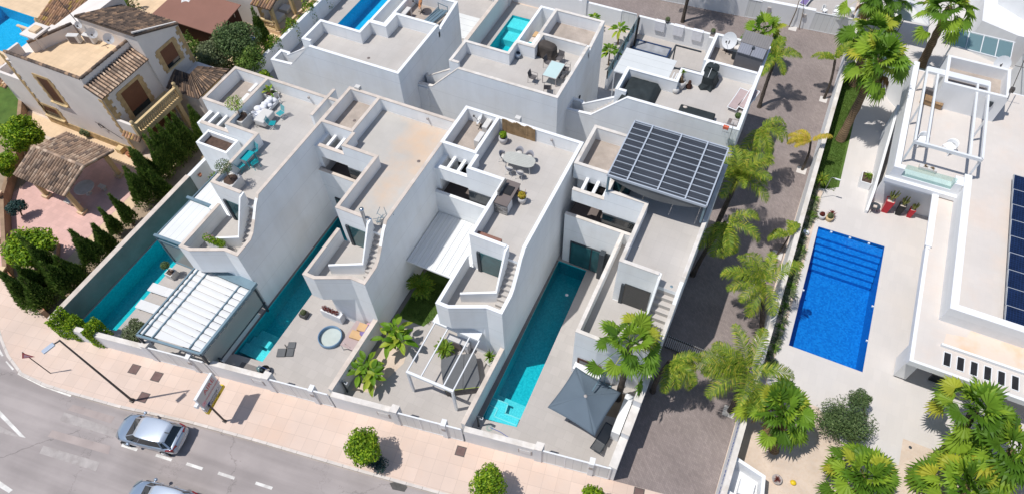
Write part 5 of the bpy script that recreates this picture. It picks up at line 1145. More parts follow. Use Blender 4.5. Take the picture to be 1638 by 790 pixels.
for i in range(9):
    x = 14.5 + 0.72 * i; b = MB(); b.box(x, x + 0.36, 25.85, 26.75, 3.2, 3.225); s_ = b.build('roof_slot', 'black_thing', h)  # solid black slab painted in for the shade inside an open slot
    b = MB(); b.wall([(x, 25.85, 3.27), (x + 0.36, 25.85, 3.27), (x + 0.36, 26.75, 3.27), (x, 26.75, 3.27)], 0.04, 3.2, closed=True, side=-1); b.build('rim', 'white_bright', s_)
# upper roof deck with parapets
b = MB(); b.prism([(14.0, 28.9), (60, 28.9), (60, 58.5), (17.8, 58.5), (17.8, 51.0), (14.0, 51.0)], 3.2, ZT) ; b.prism([(9.6, 39.1), (14.0, 39.1), (14.0, 51), (9.6, 51)], 2.9, ZT); b.build('upper_storey', 'white_plain', h)
b = MB(); b.sheet([(14.25, 29.2), (60, 29.2), (60, 58.4), (17.9, 58.4), (17.9, 50.9), (14.25, 50.9)], ZT + 0.006); b.sheet([(9.85, 39.9), (14.25, 39.9), (14.25, 50.9), (9.85, 50.9)], ZT + 0.006); b.build('roof_deck', 'roof_pale', h)
b = MB(); b.wall([(60, 28.9, ZP), (14.0, 28.9, ZP), (14.0, 39.1, ZP)], 0.45, ZT, side=-1)
b.wall([(13.98, 39.1, ZP), (13.45, 39.1, ZP)], 0.8, ZT, side=-1); b.wall([(14.0, 39.1, ZP), (14.0, 40.3, ZP)], 0.45, ZT, side=-1)
b.wall([(10.3, 39.1, ZP), (9.6, 39.1, ZP), (9.6, 51, ZP)], 0.4, ZT, side=-1); b.build('parapet', 'white_bright', h)
b = MB(); b.box(9.4, 14.0, 38.85, 39.1, 3.3, 3.65); b.build('ledge', 'white_bright', h)
b = MB(); b.box(10.3, 13.45, 39.15, 39.18, ZT + 0.02, ZT + 1.05); b.build('glass_balustrade', 'pane', h)
b = MB(); b.prism([(9.7, 40.0), (13.8, 40.0), (13.8, 40.3), (9.7, 40.3)], 0, 2.9); b.prism([(13.75, 38.0), (14.0, 38.0), (14.0, 40.2), (13.75, 40.2)], 0, 2.9)
b.prism([(14.0, 29.1), (15.6, 29.1), (15.6, 40.2), (14.0, 40.2)], 0, 2.9); b.build('patio_wall', 'white_plain', h)
b = MB(); b.wall([(9.62, 38.6, 0.3), (9.62, 40.0, 1.2), (9.62, 47.5, 3.0)], 0.18, 0); b.build('stair_wall', 'white_bright', h)
b = MB(); b.box(11.7, 12.1, 39.9, 40.0, 2.3, 2.42); b.build('wall_light', 'anthracite', h)
b = MB(); b.box(13.75, 14.0, 29.3, 33.5, 0.1, 2.3); b.build('sliding_door', 'dark_glass', h)
b = MB(); b.box(13.0, 13.7, 26.0, 27.3, 0.2, 2.9); b.build('arch_pillar', 'white_plain', h)
b = MB(); b.box(15.0, 16.6, 26.6, 26.75, 0.1, 2.6); b.build('patio_door', 'dark_glass', h)
# north: gravel box and stepped walls
b = MB(); b.wall([(11.35, 47.1, 6.2), (15.6, 47.1, 6.2), (15.6, 50.4, 6.2), (11.35, 50.4, 6.2)], 0.22, ZT, closed=True, side=1); b.build('roof_box', 'white_plain', h)
b = MB(); b.sheet([(11.5, 47.3), (15.4, 47.3), (15.4, 50.2), (11.5, 50.2)], 5.3); b.build('gravel_roof', 'gravel', h)
b = MB(); b.box(14.6, 14.9, 46.98, 47.1, 5.2, 5.6); b.build('vent', 'anthracite', h)
# wall along the pool side
g = thing('garden_planter', 'white planter box against the ramp wall left of the glass balustrade', 'planter', (8.3, 42.3, 0))
b = MB(); b.box(8.6, 9.4, 40.9, 42.0, 0, 0.7); b.build('box', 'white_bright', g); b = MB(); b.sheet([(8.65, 40.95), (9.35, 40.95), (9.35, 41.95), (8.65, 41.95)], 0.705); b.build('soil', 'soil', g)
# roof pergola
g = thing('pergola', 'white slatted rectangular pergola frame on the right hand roof terrace', 'pergola', (12.3, 44, ZT))
z = 5.95; X0, X1, Y0, Y1 = 10.18, 14.35, 40.45, 48.6
b = MB(); b.bar((X0, Y0, z), (X1, Y0, z), 0.16, 0.24); b.box(X0, X1, Y1 - 0.55, Y1 + 0.05, z - 0.05, z + 0.14); b.bar((X0, Y0, z), (X0, Y1, z), 0.14, 0.24); b.bar((X1, Y0, z), (X1, Y1, z), 0.14, 0.24); b.build('frame', 'white_metal', g)
for x in (X0 + 0.75, X1 - 0.75):
    b = MB(); b.bar((x, Y0 + 0.1, z + 0.02), (x, Y1 - 0.3, z + 0.02), 0.14, 0.18); b.build('rafter', 'white_metal', g)
for (x, y) in ((X0 + 0.02, Y0 + 0.05), (X1 - 0.02, Y0 + 0.05), (X0 + 0.02, Y1 - 0.2), (X1 - 0.02, Y1 - 0.2), (X0 + 0.02, 44.5), (X1 - 0.02, 44.5)):
    b = MB(); b.box(x - 0.06, x + 0.06, y - 0.06, y + 0.06, ZT, z - 0.1); b.build('post', 'white_metal', g)
# solar panels
for i in range(9):
    y = 40.9 - 1.385 * i; t = thing('solar_panel', ['first', 'second', 'third', 'fourth', 'fifth', 'sixth', 'seventh', 'eighth', 'ninth'][i] + ' solar panel from the top of the column at the right edge', 'solar panel', (16.95, y, ZT), 0, 'solar panels on the flat roof')
    b = MB(); b.prism([(0, -0.68), (2.2, -0.68), (2.2, 0.68), (0, 0.68)], [0.50, 0.50, 0.58, 0.58], [0.53, 0.53, 0.61, 0.61]); b.build('cells', 'solar_cell', t, world=False)
    b = MB(); b.wall([(0, -0.68, 0.545), (2.2, -0.68, 0.545), (2.2, 0.68, 0.625), (0, 0.68, 0.625)], 0.04, 0.48, closed=True, side=1); b.build('frame', 'solar_frame', t, world=False)
    b = MB(); b.box(0.3, 0.36, -0.6, 0.6, 0, 0.5); b.box(1.8, 1.86, -0.6, 0.6, 0, 0.5); b.build('bracket', 'solar_frame', t, world=False)
# beyond the house: glazed canopy, white roofs
h3 = thing('white_house_beyond', 'white angular house at the top right with a sloping parapet', 'house', (18, 64, 0))
b = MB(); b.prism([(14.6, 60.9), (17.4, 59.9), (30, 59.9), (30, 75), (14.6, 75)], 0, 3.0); b.build('wall', 'white_plain', h3)
b = MB(); b.prism([(15.6, 63.8), (19.8, 60.8), (30, 62), (30, 75), (15.6, 75)], 3.0, 4.6); b.build('upper_storey', 'white_plain', h3)
b = MB(); b.wall([(15.55, 63.75, 4.95), (19.75, 60.75, 4.95), (30, 61.9, 4.95)], 0.2, 4.6, side=1); b.build('parapet', 'white_bright', h3)
g = thing('glass_canopy', 'teal tinted glass lean to canopy behind the right hand roof box', 'canopy', (14.5, 57, 0))
for i in range(4):
    b = MB(); xa = 12.35 + 1.1 * i; b.prism([(xa, 55.9 - 0.05 * i), (xa + 1.06, 55.85 - .05 * i), (xa + 1.2, 58.1), (xa + 0.14, 58.1)], 3.4, 3.43); b.build('glass_panel', 'pane_blue', g)
b = MB(); b.bar((12.3, 55.85, 3.4), (16.8, 55.6, 3.4), 0.1); b.bar((12.5, 58.15, 3.45), (17.0, 58.1, 3.45), 0.1)
for i in range(5): b.bar((12.33 + 1.1 * i, 55.85 - .05 * i, 3.44), (12.5 + 1.1 * i, 58.1, 3.44), 0.06)
b.build('frame', 'white_metal', g)
for x in (12.4, 16.7):
    b = MB(); b.box(x - 0.05, x + 0.05, 55.75, 55.85, 0, 3.35); b.build('post', 'white_metal', g)
g = thing('glass_fence', 'teal glass balustrade behind the leaning fan palm at the top right', 'fence', (9, 55, 0))
for i in range(4):
    b = MB(); xa = 7.9 + 1.25 * i; b.box(xa, xa + 1.2, 54.95, 54.99, 0.1, 1.3); b.build('glass_panel', 'pane_blue', g)
    b = MB(); b.box(xa - 0.04, xa + 0.01, 54.93, 55.01, 0, 1.35); b.build('post', 'dark_metal', g)
gwall('white stepped garden wall behind the fan palm at the top right', [(10.9, 50.6, 2.2), (7.6, 54.5, 2.2)], 0.4, cop='white_bright', mat='white_bright')
gwall('low white kerb wall by the teal glass balustrade', [(7.2, 53.6, 0.6), (10.8, 53.6, 0.6)], 0.3, cop='white_bright', mat='white_bright')
# ============================================================ PLANTS
def curve(p, q, bend, n=6):
    p, q = Vector(p), Vector(q); return [p.lerp(q, i / n) + Vector(bend) * math.sin(math.pi * i / n) for i in range(n + 1)]
def trunk(t, base, top, r0, r1, mat='palm_bark', bend=(0, 0, 0), bulge=1.25):
    b = MB(); P = curve(base, top, bend, 12); rs = []
    for i in range(13):
        f = i / 12; r_ = r0 + (r1 - r0) * f
        if f < 0.08: r_ *= bulge
        rs.append(r_ * random.uniform(0.94, 1.06) * (1.08 if i % 2 else 0.97))
    b.tube(P, rs, 10); b.build('trunk', mat, t)
def fan_leaf(b, o, d, L, rad, rnd, segs=18, droop=0.35):
    """palmate leaf: petiole from o along d, blade of narrow folded segments"""
    d = Vector(d).normalized(); side = d.cross(Vector((0, 0, 1)))
    side = Vector((1, 0, 0)) if side.length < 0.05 else side.normalized()
    up = side.cross(d).normalized()
    P = [o + d * (L * f) + Vector((0, 0, -droop * L * 0.5 * f * f)) for f in (0, 0.5, 1)]
    w_ = 0.022
    for a, c in zip(P[:-1], P[1:]): b.add([a - side * w_, a + side * w_, c + side * w_ * .7, c - side * w_ * .7], [(0, 1, 2, 3)])
    h = P[-1]; d2 = (P[2] - P[1]).normalized(); up = side.cross(d2).normalized()
    tilt = rnd.uniform(-0.9, 0.9)
    side = (side * math.cos(tilt) + up * math.sin(tilt)).normalized(); up = side.cross(d2).normalized()
    if up.z < 0: up = -up
    R1 = 0.66; ms = []; tips = []
    for i in range(segs + 1):
        a = math.radians(-112 + 224 * i / segs); q = d2 * math.cos(a) + side * math.sin(a)
        rr = rad * (0.76 + 0.24 * math.cos(a * 0.75)); fold = 0.035 * rad * (1 if i % 2 else -1)
        ms.append(h + q * rr * R1 + up * (0.12 * rad * abs(math.sin(a)) + fold) - Vector((0, 0, 0.05 * rad)))
        if i < segs:
            a2 = math.radians(-112 + 224 * (i + 0.5) / segs); q2 = d2 * math.cos(a2) + side * math.sin(a2); tips.append(h + q2 * rr * rnd.uniform(0.92, 1.08) - Vector((0, 0, droop * rad * rnd.uniform(0.2, 0.55))))
    b.add([h] + ms + tips, [(0, i + 1, i + 2) for i in range(segs)] + [(i + 1, segs + 2 + i, i + 2) for i in range(segs)])
def fan_palm(label, base, top, rad, n=24, leafL=1.2, mat='leaf_palm', tr=(0.2, 0.16), bark='palm_bark', seed=1, skirt=0, bend=(0, 0, 0), group='fan palms', low=-0.5):
    leafL *= 1.28; rad *= 1.1; n = int(n * 0.92)
    rnd = random.Random(seed); t = thing('fan_palm', label, 'palm tree', (base[0], base[1], base[2] if len(base) > 2 else 0), 0, group)
    B = Vector((base[0], base[1], base[2] if len(base) > 2 else 0)); T = Vector(top); trunk(t, B, T, tr[0], tr[1], bark, bend)
    b = MB()
    for i in range(n):
        f = (i + 0.5) / n; az = i * 2.39996 + rnd.uniform(-0.55, 0.55); el = math.radians(75 - (75 - math.degrees(low)) * f ** 0.9 + rnd.uniform(-12, 12))
        d = Vector((math.cos(az) * math.cos(el), math.sin(az) * math.cos(el), math.sin(el)))
        fan_leaf(b, T + d * 0.08, d, leafL * (0.5 + 0.55 * f) * rnd.uniform(0.7, 1.25), rad * rnd.uniform(0.7, 1.02), rnd, droop=0.2 + 0.6 * f)
    b.build('crown', mat, t)
    if skirt:
        s = MB()
        for i in range(skirt):
            az = i * 2.4; d = Vector((math.cos(az) * 0.75, math.sin(az) * 0.75, -0.75 + rnd.uniform(-.2, .2))); fan_leaf(s, T - Vector((0, 0, 0.35)), d, leafL * 0.6, rad * 0.8, rnd, 14, 0.9)
        s.build('dead_skirt', 'leaf_dry', t)
    return t
def frond(b, o, az, el, L, rnd, droop=1.0, n=38, lw=0.42, width=0.024):
    d = Vector((math.cos(az) * math.cos(el), math.sin(az) * math.cos(el), math.sin(el)))
    pts = []; p = Vector(o); v = d.copy(); st = L / n
    for i in range(n + 1):
        pts.append(p.copy()); p = p + v * st; v = (v + Vector((0, 0, -droop * 1.6 / n * (0.3 + 1.2 * i / n)))).normalized()
    for i in range(n):
        s = (pts[i + 1] - pts[i]).normalized().cross(Vector((0, 0, 1))); s = s.normalized() if s.length > 0.05 else Vector((1, 0, 0))
        w_ = 0.03 * (1 - 0.8 * i / n); b.add([pts[i] - s * w_, pts[i] + s * w_, pts[i + 1] + s * w_ * .9, pts[i + 1] - s * w_ * .9], [(0, 1, 2, 3)])
    for i in range(3, n):
        f = i / n; ll = lw * L * 0.62 * math.sin(math.pi * min(1, 0.12 + f * 0.88)) ** 0.6
        t_ = (pts[i] - pts[i - 1]).normalized(); s = t_.cross(Vector((0, 0, 1))); s = s.normalized() if s.length > 0.05 else Vector((1, 0, 0)); u = s.cross(t_)
        for sg in (-1, 1):
            for k in range(2):
                q = (s * sg + t_ * rnd.uniform(0.5, 0.95) + u * rnd.uniform(-0.1, 0.5)).normalized(); l2 = ll * rnd.uniform(0.8, 1.1)
                p0 = pts[i] + t_ * (st * 0.5 * k); m = p0 + q * l2 * 0.55; e = p0 + q * l2 + Vector((0, 0, -l2 * 0.35))
                w_ = t_ * width
                b.add([p0 - w_ * .5, p0 + w_ * .5, m + w_, m - w_], [(0, 1, 2, 3)]); b.add([m - w_, m + w_, e], [(0, 1, 2)])
def feather_palm(label, base, top, L, n=11, mat='leaf_feather', seed=1, tr=(0.16, 0.12), droop=1.0, azs=None, bark='palm_bark_dark', group='feather palms along the lane', els=None):
    rnd = random.Random(seed); t = thing('feather_palm', label, 'palm tree', (base[0], base[1], 0), 0, group)
    T = Vector(top); trunk(t, (base[0], base[1], 0), T, tr[0], tr[1], bark, (rnd.uniform(-.15, .15), rnd.uniform(-.15, .15), 0)); b = MB()
    if azs is not None: azs = list(azs) + [a + 0.45 for a in azs[:2]]; els = list(els) + [e * 0.6 + 0.15 for e in els[:2]]; L *= 1.06
    for i in range(n if azs is None else len(azs)):
        az = i * 2.39996 + rnd.uniform(-0.3, 0.3) if azs is None else azs[i]
        el = math.radians(rnd.uniform(25, 75)) if els is None else els[i]
        frond(b, T, az, el, L * rnd.uniform(0.85, 1.12), rnd, droop * rnd.uniform(0.8, 1.2))
    b.build('crown', mat, t); return t
def leafball(b, c, rx, ry, rz, n, s, rnd, shell=0.45, flat_=0.0):
    c = Vector(c)
    for i in range(n):
        v = Vector((rnd.gauss(0, 1), rnd.gauss(0, 1), rnd.gauss(0, 1))).normalized(); k = shell + (1 - shell) * rnd.random() ** 0.5
        p = c + Vector((v.x * rx, v.y * ry, v.z * rz)) * k
        nn = (v + Vector((rnd.gauss(0, .6), rnd.gauss(0, .6), rnd.gauss(0.3, .6)))).normalized(); u = nn.orthogonal().normalized(); a = rnd.uniform(0, 6.28)
        w = nn.cross(u); u, w = u * math.cos(a) + w * math.sin(a), w * math.cos(a) - u * math.sin(a)
        q = s * rnd.uniform(0.6, 1.3); b.add([p - u * q, p + w * q * .5, p + u * q, p - w * q * .5], [(0, 1, 2, 3)])
def bush_tree(name, label, base, c, r_, lobes, n, s, mat, seed=1, cat='tree', trunk_r=0.1, group=None, trunk_z=None, rz=None):
    """crown of uneven lobes of small leaves on a short branching trunk"""
    rnd = random.Random(seed); t = thing(name, label, cat, (base[0], base[1], 0), 0, group); b = MB(); C0 = Vector(c); rz = rz or r_ * 0.8
    br = MB(); br.tube([Vector((base[0], base[1], -0.02)), Vector((base[0], base[1], 0)).lerp(C0, 0.5) + Vector((0.03, 0.02, 0)), C0], [trunk_r * 1.2, trunk_r, trunk_r * 0.5], 7)
    for k in range(lobes):
        v = Vector((rnd.gauss(0, 1), rnd.gauss(0, 1), rnd.gauss(0.25, .8))).normalized(); q = C0 + Vector((v.x * r_, v.y * r_, v.z * rz)) * rnd.uniform(0.4, 0.72); lr = r_ * rnd.uniform(0.35, 0.55)
        leafball(b, q, lr, lr, lr * 0.85, n // lobes, s, rnd, 0.5); br.tube([C0 - Vector((0, 0, r_ * .4)), q], [trunk_r * .45, trunk_r * .15], 5)
    leafball(b, C0, r_ * 0.7, r_ * 0.7, rz * 0.7, n // 4, s, rnd, 0.3)
    b.build('crown', mat, t); br.build('trunk', 'bark', t); return t
def conifer(label, x, y, h_, r_, n, mat='leaf_dark', seed=1, lean=(0, 0), name='juniper', group='junipers along the boundary', spread=1.0):
    rnd = random.Random(seed); t = thing(name, label, 'conifer', (x, y, 0), 0, group); b = MB()
    nb = 9
    for k in range(nb):
        a = rnd.uniform(0, 6.28); rr = r_ * rnd.uniform(0.15, 0.62); z0 = rnd.uniform(0.02, 0.2) * h_; z1 = h_ * (0.92 - 0.55 * rr / r_) * rnd.uniform(0.8, 1.15) if k else h_
        ox, oy = math.cos(a) * rr, math.sin(a) * rr
        if k == 0: ox = oy = 0; z0 = 0.1
        m = n // nb
        for i in range(m):
            f = rnd.random() ** 0.8; z = z0 + (z1 - z0) * f; w_ = r_ * 0.46 * (1 - f) ** 0.75 + 0.03; q = rnd.uniform(0, 6.28); rad = w_ * rnd.uniform(0.5, 1)
            p = Vector((x + ox * (1 - 0.4 * f) + lean[0] * z / h_ + math.cos(q) * rad, y + oy * (1 - 0.4 * f) + lean[1] * z / h_ + math.sin(q) * rad, z))
            d = Vector((math.cos(q) * 0.5, math.sin(q) * 0.5, 1 + rnd.uniform(-.3, .3))).normalized(); s = d.orthogonal().normalized(); aa = rnd.uniform(0, 6.28); s = s * math.cos(aa) + d.cross(s) * math.sin(aa); L = rnd.uniform(0.14, 0.3)
            b.add([p - s * .05, p + s * .05, p + d * L], [(0, 1, 2)])
    b.build('foliage', mat, t); c = MB(); c.tube([(x, y, 0), (x + lean[0] * .5, y + lean[1] * .5, h_ * 0.5), (x + lean[0] * .9, y + lean[1] * .9, h_ * .88)], [0.09, 0.06, 0.02], 6); c.build('trunk', 'bark', t); return t
def hedge(name, label, pts, w_, h_, n, s, mat, seed=1, cat='hedge'):
    rnd = random.Random(seed); b = MB(); segs = [(Vector(a), Vector(c)) for a, c in zip(pts[:-1], pts[1:])]; tot = sum((c - a).length for a, c in segs)
    for a, c in segs:
        d = (c - a); L = d.length; d = d.normalized(); sd = Vector((-d.y, d.x)); k = int(n * L / tot)
        for i in range(k):
            u = rnd.uniform(0, L); f = rnd.random(); bump = 1 + 0.22 * math.sin(u * 2.3 + seed) + 0.15 * math.sin(u * 5.1)
            face = rnd.random()
            if face < 0.45: v = rnd.uniform(-1, 1) * w_ / 2 * bump; z = h_ * bump * rnd.uniform(0.82, 1.02) * (1 - 0.2 * abs(v / w_))
            else: v = (1 if face < 0.72 else -1) * w_ / 2 * bump * rnd.uniform(0.75, 1.05); z = rnd.uniform(0.05, h_ * bump)
            p = Vector((a.x + d.x * u + sd.x * v, a.y + d.y * u + sd.y * v, z)); nn = Vector((rnd.gauss(0, 1), rnd.gauss(0, 1), rnd.gauss(0.5, 1))).normalized(); uu = nn.orthogonal().normalized(); ww = nn.cross(uu); q = s * rnd.uniform(0.6, 1.3)
            b.add([p - uu * q, p + ww * q * .55, p + uu * q, p - ww * q * .55], [(0, 1, 2, 3)])
    o = thing(name, label, cat, (pts[0][0], pts[0][1], 0)); b.build('foliage', mat, o)
    c = MB()
    for a, e in segs:
        L = (e - a).length
        for i in range(int(L / 0.5) + 1): p = a.lerp(e, min(1, i * 0.5 / L)); c.tube([(p.x, p.y, 0), (p.x + 0.03, p.y, h_ * 0.8)], [0.03, 0.012], 5)
    c.build('stems', 'bark', o); return o
def spiky(b, c, n, L, rnd, w_=0.03, up=0.5, droop=0.3):
    c = Vector(c)
    for i in range(n):
        az = i * 2.4 + rnd.uniform(-.2, .2); el = up * rnd.uniform(0.3, 1.6); d = Vector((math.cos(az) * math.cos(el), math.sin(az) * math.cos(el), math.sin(el))); s = d.cross(Vector((0, 0, 1))).normalized() * w_; l = L * rnd.uniform(0.7, 1.1)
        m = c + d * l * .5; e = c + d * l + Vector((0, 0, -droop * l)); b.add([c - s * .6, c + s * .6, m + s, m - s], [(0, 1, 2, 3)]); b.add([m - s, m + s, e], [(0, 1, 2)])
def big_leaves(b, c, n, L, rnd, w_=0.16, el0=0.6, mid=True):
    """banana / strelitzia: broad arched leaves"""
    c = Vector(c)
    for i in range(n):
        az = i * 2.4 + rnd.uniform(-.4, .4); el = rnd.uniform(el0 * .4, el0 * 1.7); d = Vector((math.cos(az) * math.cos(el), math.sin(az) * math.cos(el), math.sin(el))); s = d.cross(Vector((0, 0, 1))).normalized(); l = L * rnd.uniform(0.7, 1.1); up = s.cross(d)
        if up.z < 0: up = -up
        pts = []
        for k in range(8):
            f = k / 7; pts.append(c + d * l * f + Vector((0, 0, -0.45 * l * f * f)))
        P = []; 
        for k in range(8):
            f = k / 7; ww = 0.012 if f < 0.3 else w_ * (l / L) * math.sin(math.pi * min(1, (f - 0.3) / 0.72 + 0.06)) ** 0.6; P.append((pts[k], ww))
        vs = []
        for p, ww in P: vs += [p - s * ww + up * ww * .35, p, p + s * ww + up * ww * .35]
        b.add(vs, [f_ for k in range(7) for f_ in ((3 * k, 3 * k + 1, 3 * k + 4, 3 * k + 3), (3 * k + 1, 3 * k + 2, 3 * k + 5, 3 * k + 4))])
T_ = lambda px, py, z: (*U(px, py, z), z)
# --- fan palms
fan_palm('tall fan palm rising between the end villa and the grey parasol', (*U(988, 637), 0), T_(1008, 550, 6.6), 0.95, 29, 1.19, seed=3, tr=(0.2, 0.17), bark='palm_bark_dark', bend=(0.05, 0, 0))
fan_palm('fan palm with a long leaning bare trunk on the strip of artificial lawn', (*U(1344, 224), 0), T_(1408, 95, 7.2), 1.15, 44, 1.19, seed=5, tr=(0.34, 0.24), skirt=8)
fan_palm('shorter fan palm with shaggy brown skirt behind the leaning palm on the lawn', (*U(1364, 136), 0), T_(1396, 50, 5.2), 1.1, 29, 1.12, seed=6, tr=(0.34, 0.26), skirt=14)
fan_palm('leaning fan palm near the white parasol with yellowing lower leaves', (*U(1472, 108), 0), T_(1519, 12, 6.6), 1.1, 33, 1.19, seed=7, tr=(0.36, 0.25))
fan_palm('fan palm cut by the top edge beside the end of the lane wall', (*U(1368, 50), 0), T_(1400, -12, 4.8), 1.1, 24, 1.12, seed=8, tr=(0.25, 0.2), skirt=4)
fan_palm('second fan palm cut by the top edge left of the white parasol', (*U(1408, 40), 0), T_(1428, -8, 4.4), 1.05, 21, 1.12, seed=9, tr=(0.25, 0.2))
fan_palm('dense fan palm at the corner of the lane wall below the dark barrier', (*U(1238, 720), 0), T_(1250, 655, 3.6), 1.0, 44, 1.06, seed=11, tr=(0.26, 0.22), skirt=6)
fan_palm('low fan palm at the bottom edge right of the gravel with the round pot', (*U(1360, 800), 0), T_(1382, 762, 3.2), 1.0, 42, 1.06, seed=12, tr=(0.26, 0.22), skirt=4)
fan_palm('fan palm with a curved dark trunk below the row of roof slots', (*U(1502, 728), 0), T_(1560, 655, 4.2), 1.1, 33, 1.19, seed=13, tr=(0.28, 0.22), bark='palm_bark_dark', bend=(0, -.3, 0))
fan_palm('dense fan palm in the bottom right corner beside the curved trunk palm', (*U(1600, 800), 0), T_(1618, 720, 3.8), 1.1, 36, 1.12, seed=14, tr=(0.26, 0.22))
fan_palm('low wide fan palm cut by the bottom edge near the right corner', (*U(1545, 815), 0), T_(1545, 775, 2.4), 1.1, 36, 1.06, seed=15, tr=(0.26, 0.22))
fan_palm('fan palm in the lane beyond the back villa tool shed', (*U(1216, 98), 0), T_(1222, 50, 3.6), 0.95, 23, 1.12, seed=16, tr=(0.16, 0.14), bark='palm_bark_dark')
# --- feather palms
feather_palm('feather palm cut by the top edge with fronds drooping over the rear lane', (-9.2, 55.0), (-9.0, 55.6, 5.2), 3.1, 12, seed=21, droop=1.7)
feather_palm('slim feather palm against the lane wall near the wide slatted gate', U(1318, 158), T_(1336, 96, 3.6), 1.7, azs=[2.6, 1.0, 3.6], els=[0.35, 1.1, 0.6], mat='leaf_feather', seed=22, tr=(0.11, 0.09), droop=1.1)
feather_palm('young yellow feather palm on a thin trunk against the lane wall', U(1283, 272), T_(1297, 226, 2.6), 1.6, azs=[3.0, 3.5, 2.5, 0.3], els=[0.3, 0.5, 0.5, 0.9], mat='leaf_yellow', seed=23, tr=(0.10, 0.07), droop=1.2)
feather_palm('thin curved feather palm with two arching fronds by the lane wall', U(1243, 407), T_(1262, 378, 1.9), 1.5, azs=[3.1, 1.3], els=[0.7, 1.0], mat='leaf_feather', seed=24, tr=(0.06, 0.05), droop=1.9)
feather_palm('feather palm leaning out beside the back villa roof with the sun loungers', U(1214, 172), T_(1241, 92, 4.6), 1.9, azs=[0.4, 1.6, -0.9, 4.4, 2.8], els=[0.5, 0.9, 0.3, 0.2, 1.0], seed=25, droop=1.1)
feather_palm('tall feather palm hugging the back villa wall with dark drooping fronds', U(1196, 262), T_(1216, 205, 5.4), 2.3, azs=[4.9, -0.3, 4.4, -0.9, 0.6], els=[0.2, 0.6, -0.1, 0.2, 0.8], seed=26, droop=1.6)
feather_palm('broad bright feather palm beside the gridded roof canopy', U(1133, 388), T_(1180, 285, 6.2), 2.7, 14, seed=27, droop=1.5, tr=(0.2, 0.15))
feather_palm('feather palm with long hanging fronds in the shade of the end villa', U(1108, 440), T_(1160, 355, 5.6), 2.3, azs=[5.0, 4.7, -0.1, 0.4, 4.2], els=[0.0, 0.3, 0.5, 0.9, 0.1], seed=28, droop=1.5)
feather_palm('bright feather palm halfway down the lane against the white wall', U(1218, 537), T_(1222, 452, 4.0), 2.5, azs=[3.3, 2.9, 4.2, 1.6, 0.7, 5.2, 4.6, 2.2], els=[0.5, 0.9, 0.5, 0.8, 0.9, 0.6, 0.2, 0.6], seed=29, droop=1.2)
feather_palm('large feather palm over the dark barrier across the lane', U(1168, 657), T_(1196, 592, 3.8), 2.9, azs=[2.75, 3.1, 4.1, 3.7, 1.5, 0.3, 2.3, 5.3, 3.5, 4.7], els=[0.5, 0.8, 0.4, 0.6, 0.7, 0.5, 0.9, 0.4, 0.3, 0.8], seed=30, droop=1.0)
feather_palm('olive green drooping feather palm between the end villa and the lane', (-0.25, 18.9), (0.1, 19.0, 4.4), 2.0, azs=[-0.2, -0.9, 4.9, 0.5, 5.8], els=[0.5, 0.2, 0.1, 0.7, 0.8], seed=31, droop=1.6)
# --- pale tree pits along the lane wall
for i, (px, py) in enumerate([(1318, 160), (1282, 273), (1243, 408), (1217, 540), (1166, 658), (1268, 46)]):
    x, y = U(px, py); b = MB(); b.box(x - 0.35, min(x + 0.35, 4.85), y - 0.35, y + 0.35, 0, 0.02); struct(b.build('tree_pit', 'light_terrace'))
b = MB(); x, y = U(1262, 44); b.tube([(x, y, 0), (x + 0.1, y, 1.8), (x, y + 0.1, 3.4)], [0.05, 0.04, 0.02], 6); b.tube([(x + 0.9, y, 0), (x + 0.7, y, 1.8), (x + 0.3, y + 0.1, 3.2)], [0.04, 0.03, 0.02], 6)
tag(b.build('bare_sapling', 'bark'), 'bare thin sapling with two stems in front of the white wall beyond the lane', 'tree')
# --- street trees
tr1 = bush_tree('round_tree', 'clipped round bright green tree on the pavement beside a dark bush', U(588, 742), (*U(577, 716, 2.2), 2.0), 1.12, 18, 5200, 0.09, 'leaf_round', 41, trunk_r=0.08, group='street trees', rz=0.85)
bush_tree('dark_bush', 'low blue green bush in the shade of the clipped round street tree', U(606, 745), (*U(604, 738, 0.5), 0.5), 0.7, 8, 1600, 0.05, 'leaf_blue', 42, 'bush', 0.03)
bush_tree('round_tree', 'looser bright green street tree at the bottom edge', U(796, 800), (*U(780, 772, 2.0), 1.9), 1.05, 12, 3600, 0.085, 'leaf_round', 43, trunk_r=0.08, group='street trees')
bush_tree('round_tree', 'top of a green street tree just inside the bottom edge beside the brown lane', U(965, 820), (*U(948, 800, 2.0), 1.9), 0.9, 10, 3000, 0.085, 'leaf_round', 44, trunk_r=0.08, group='street trees')
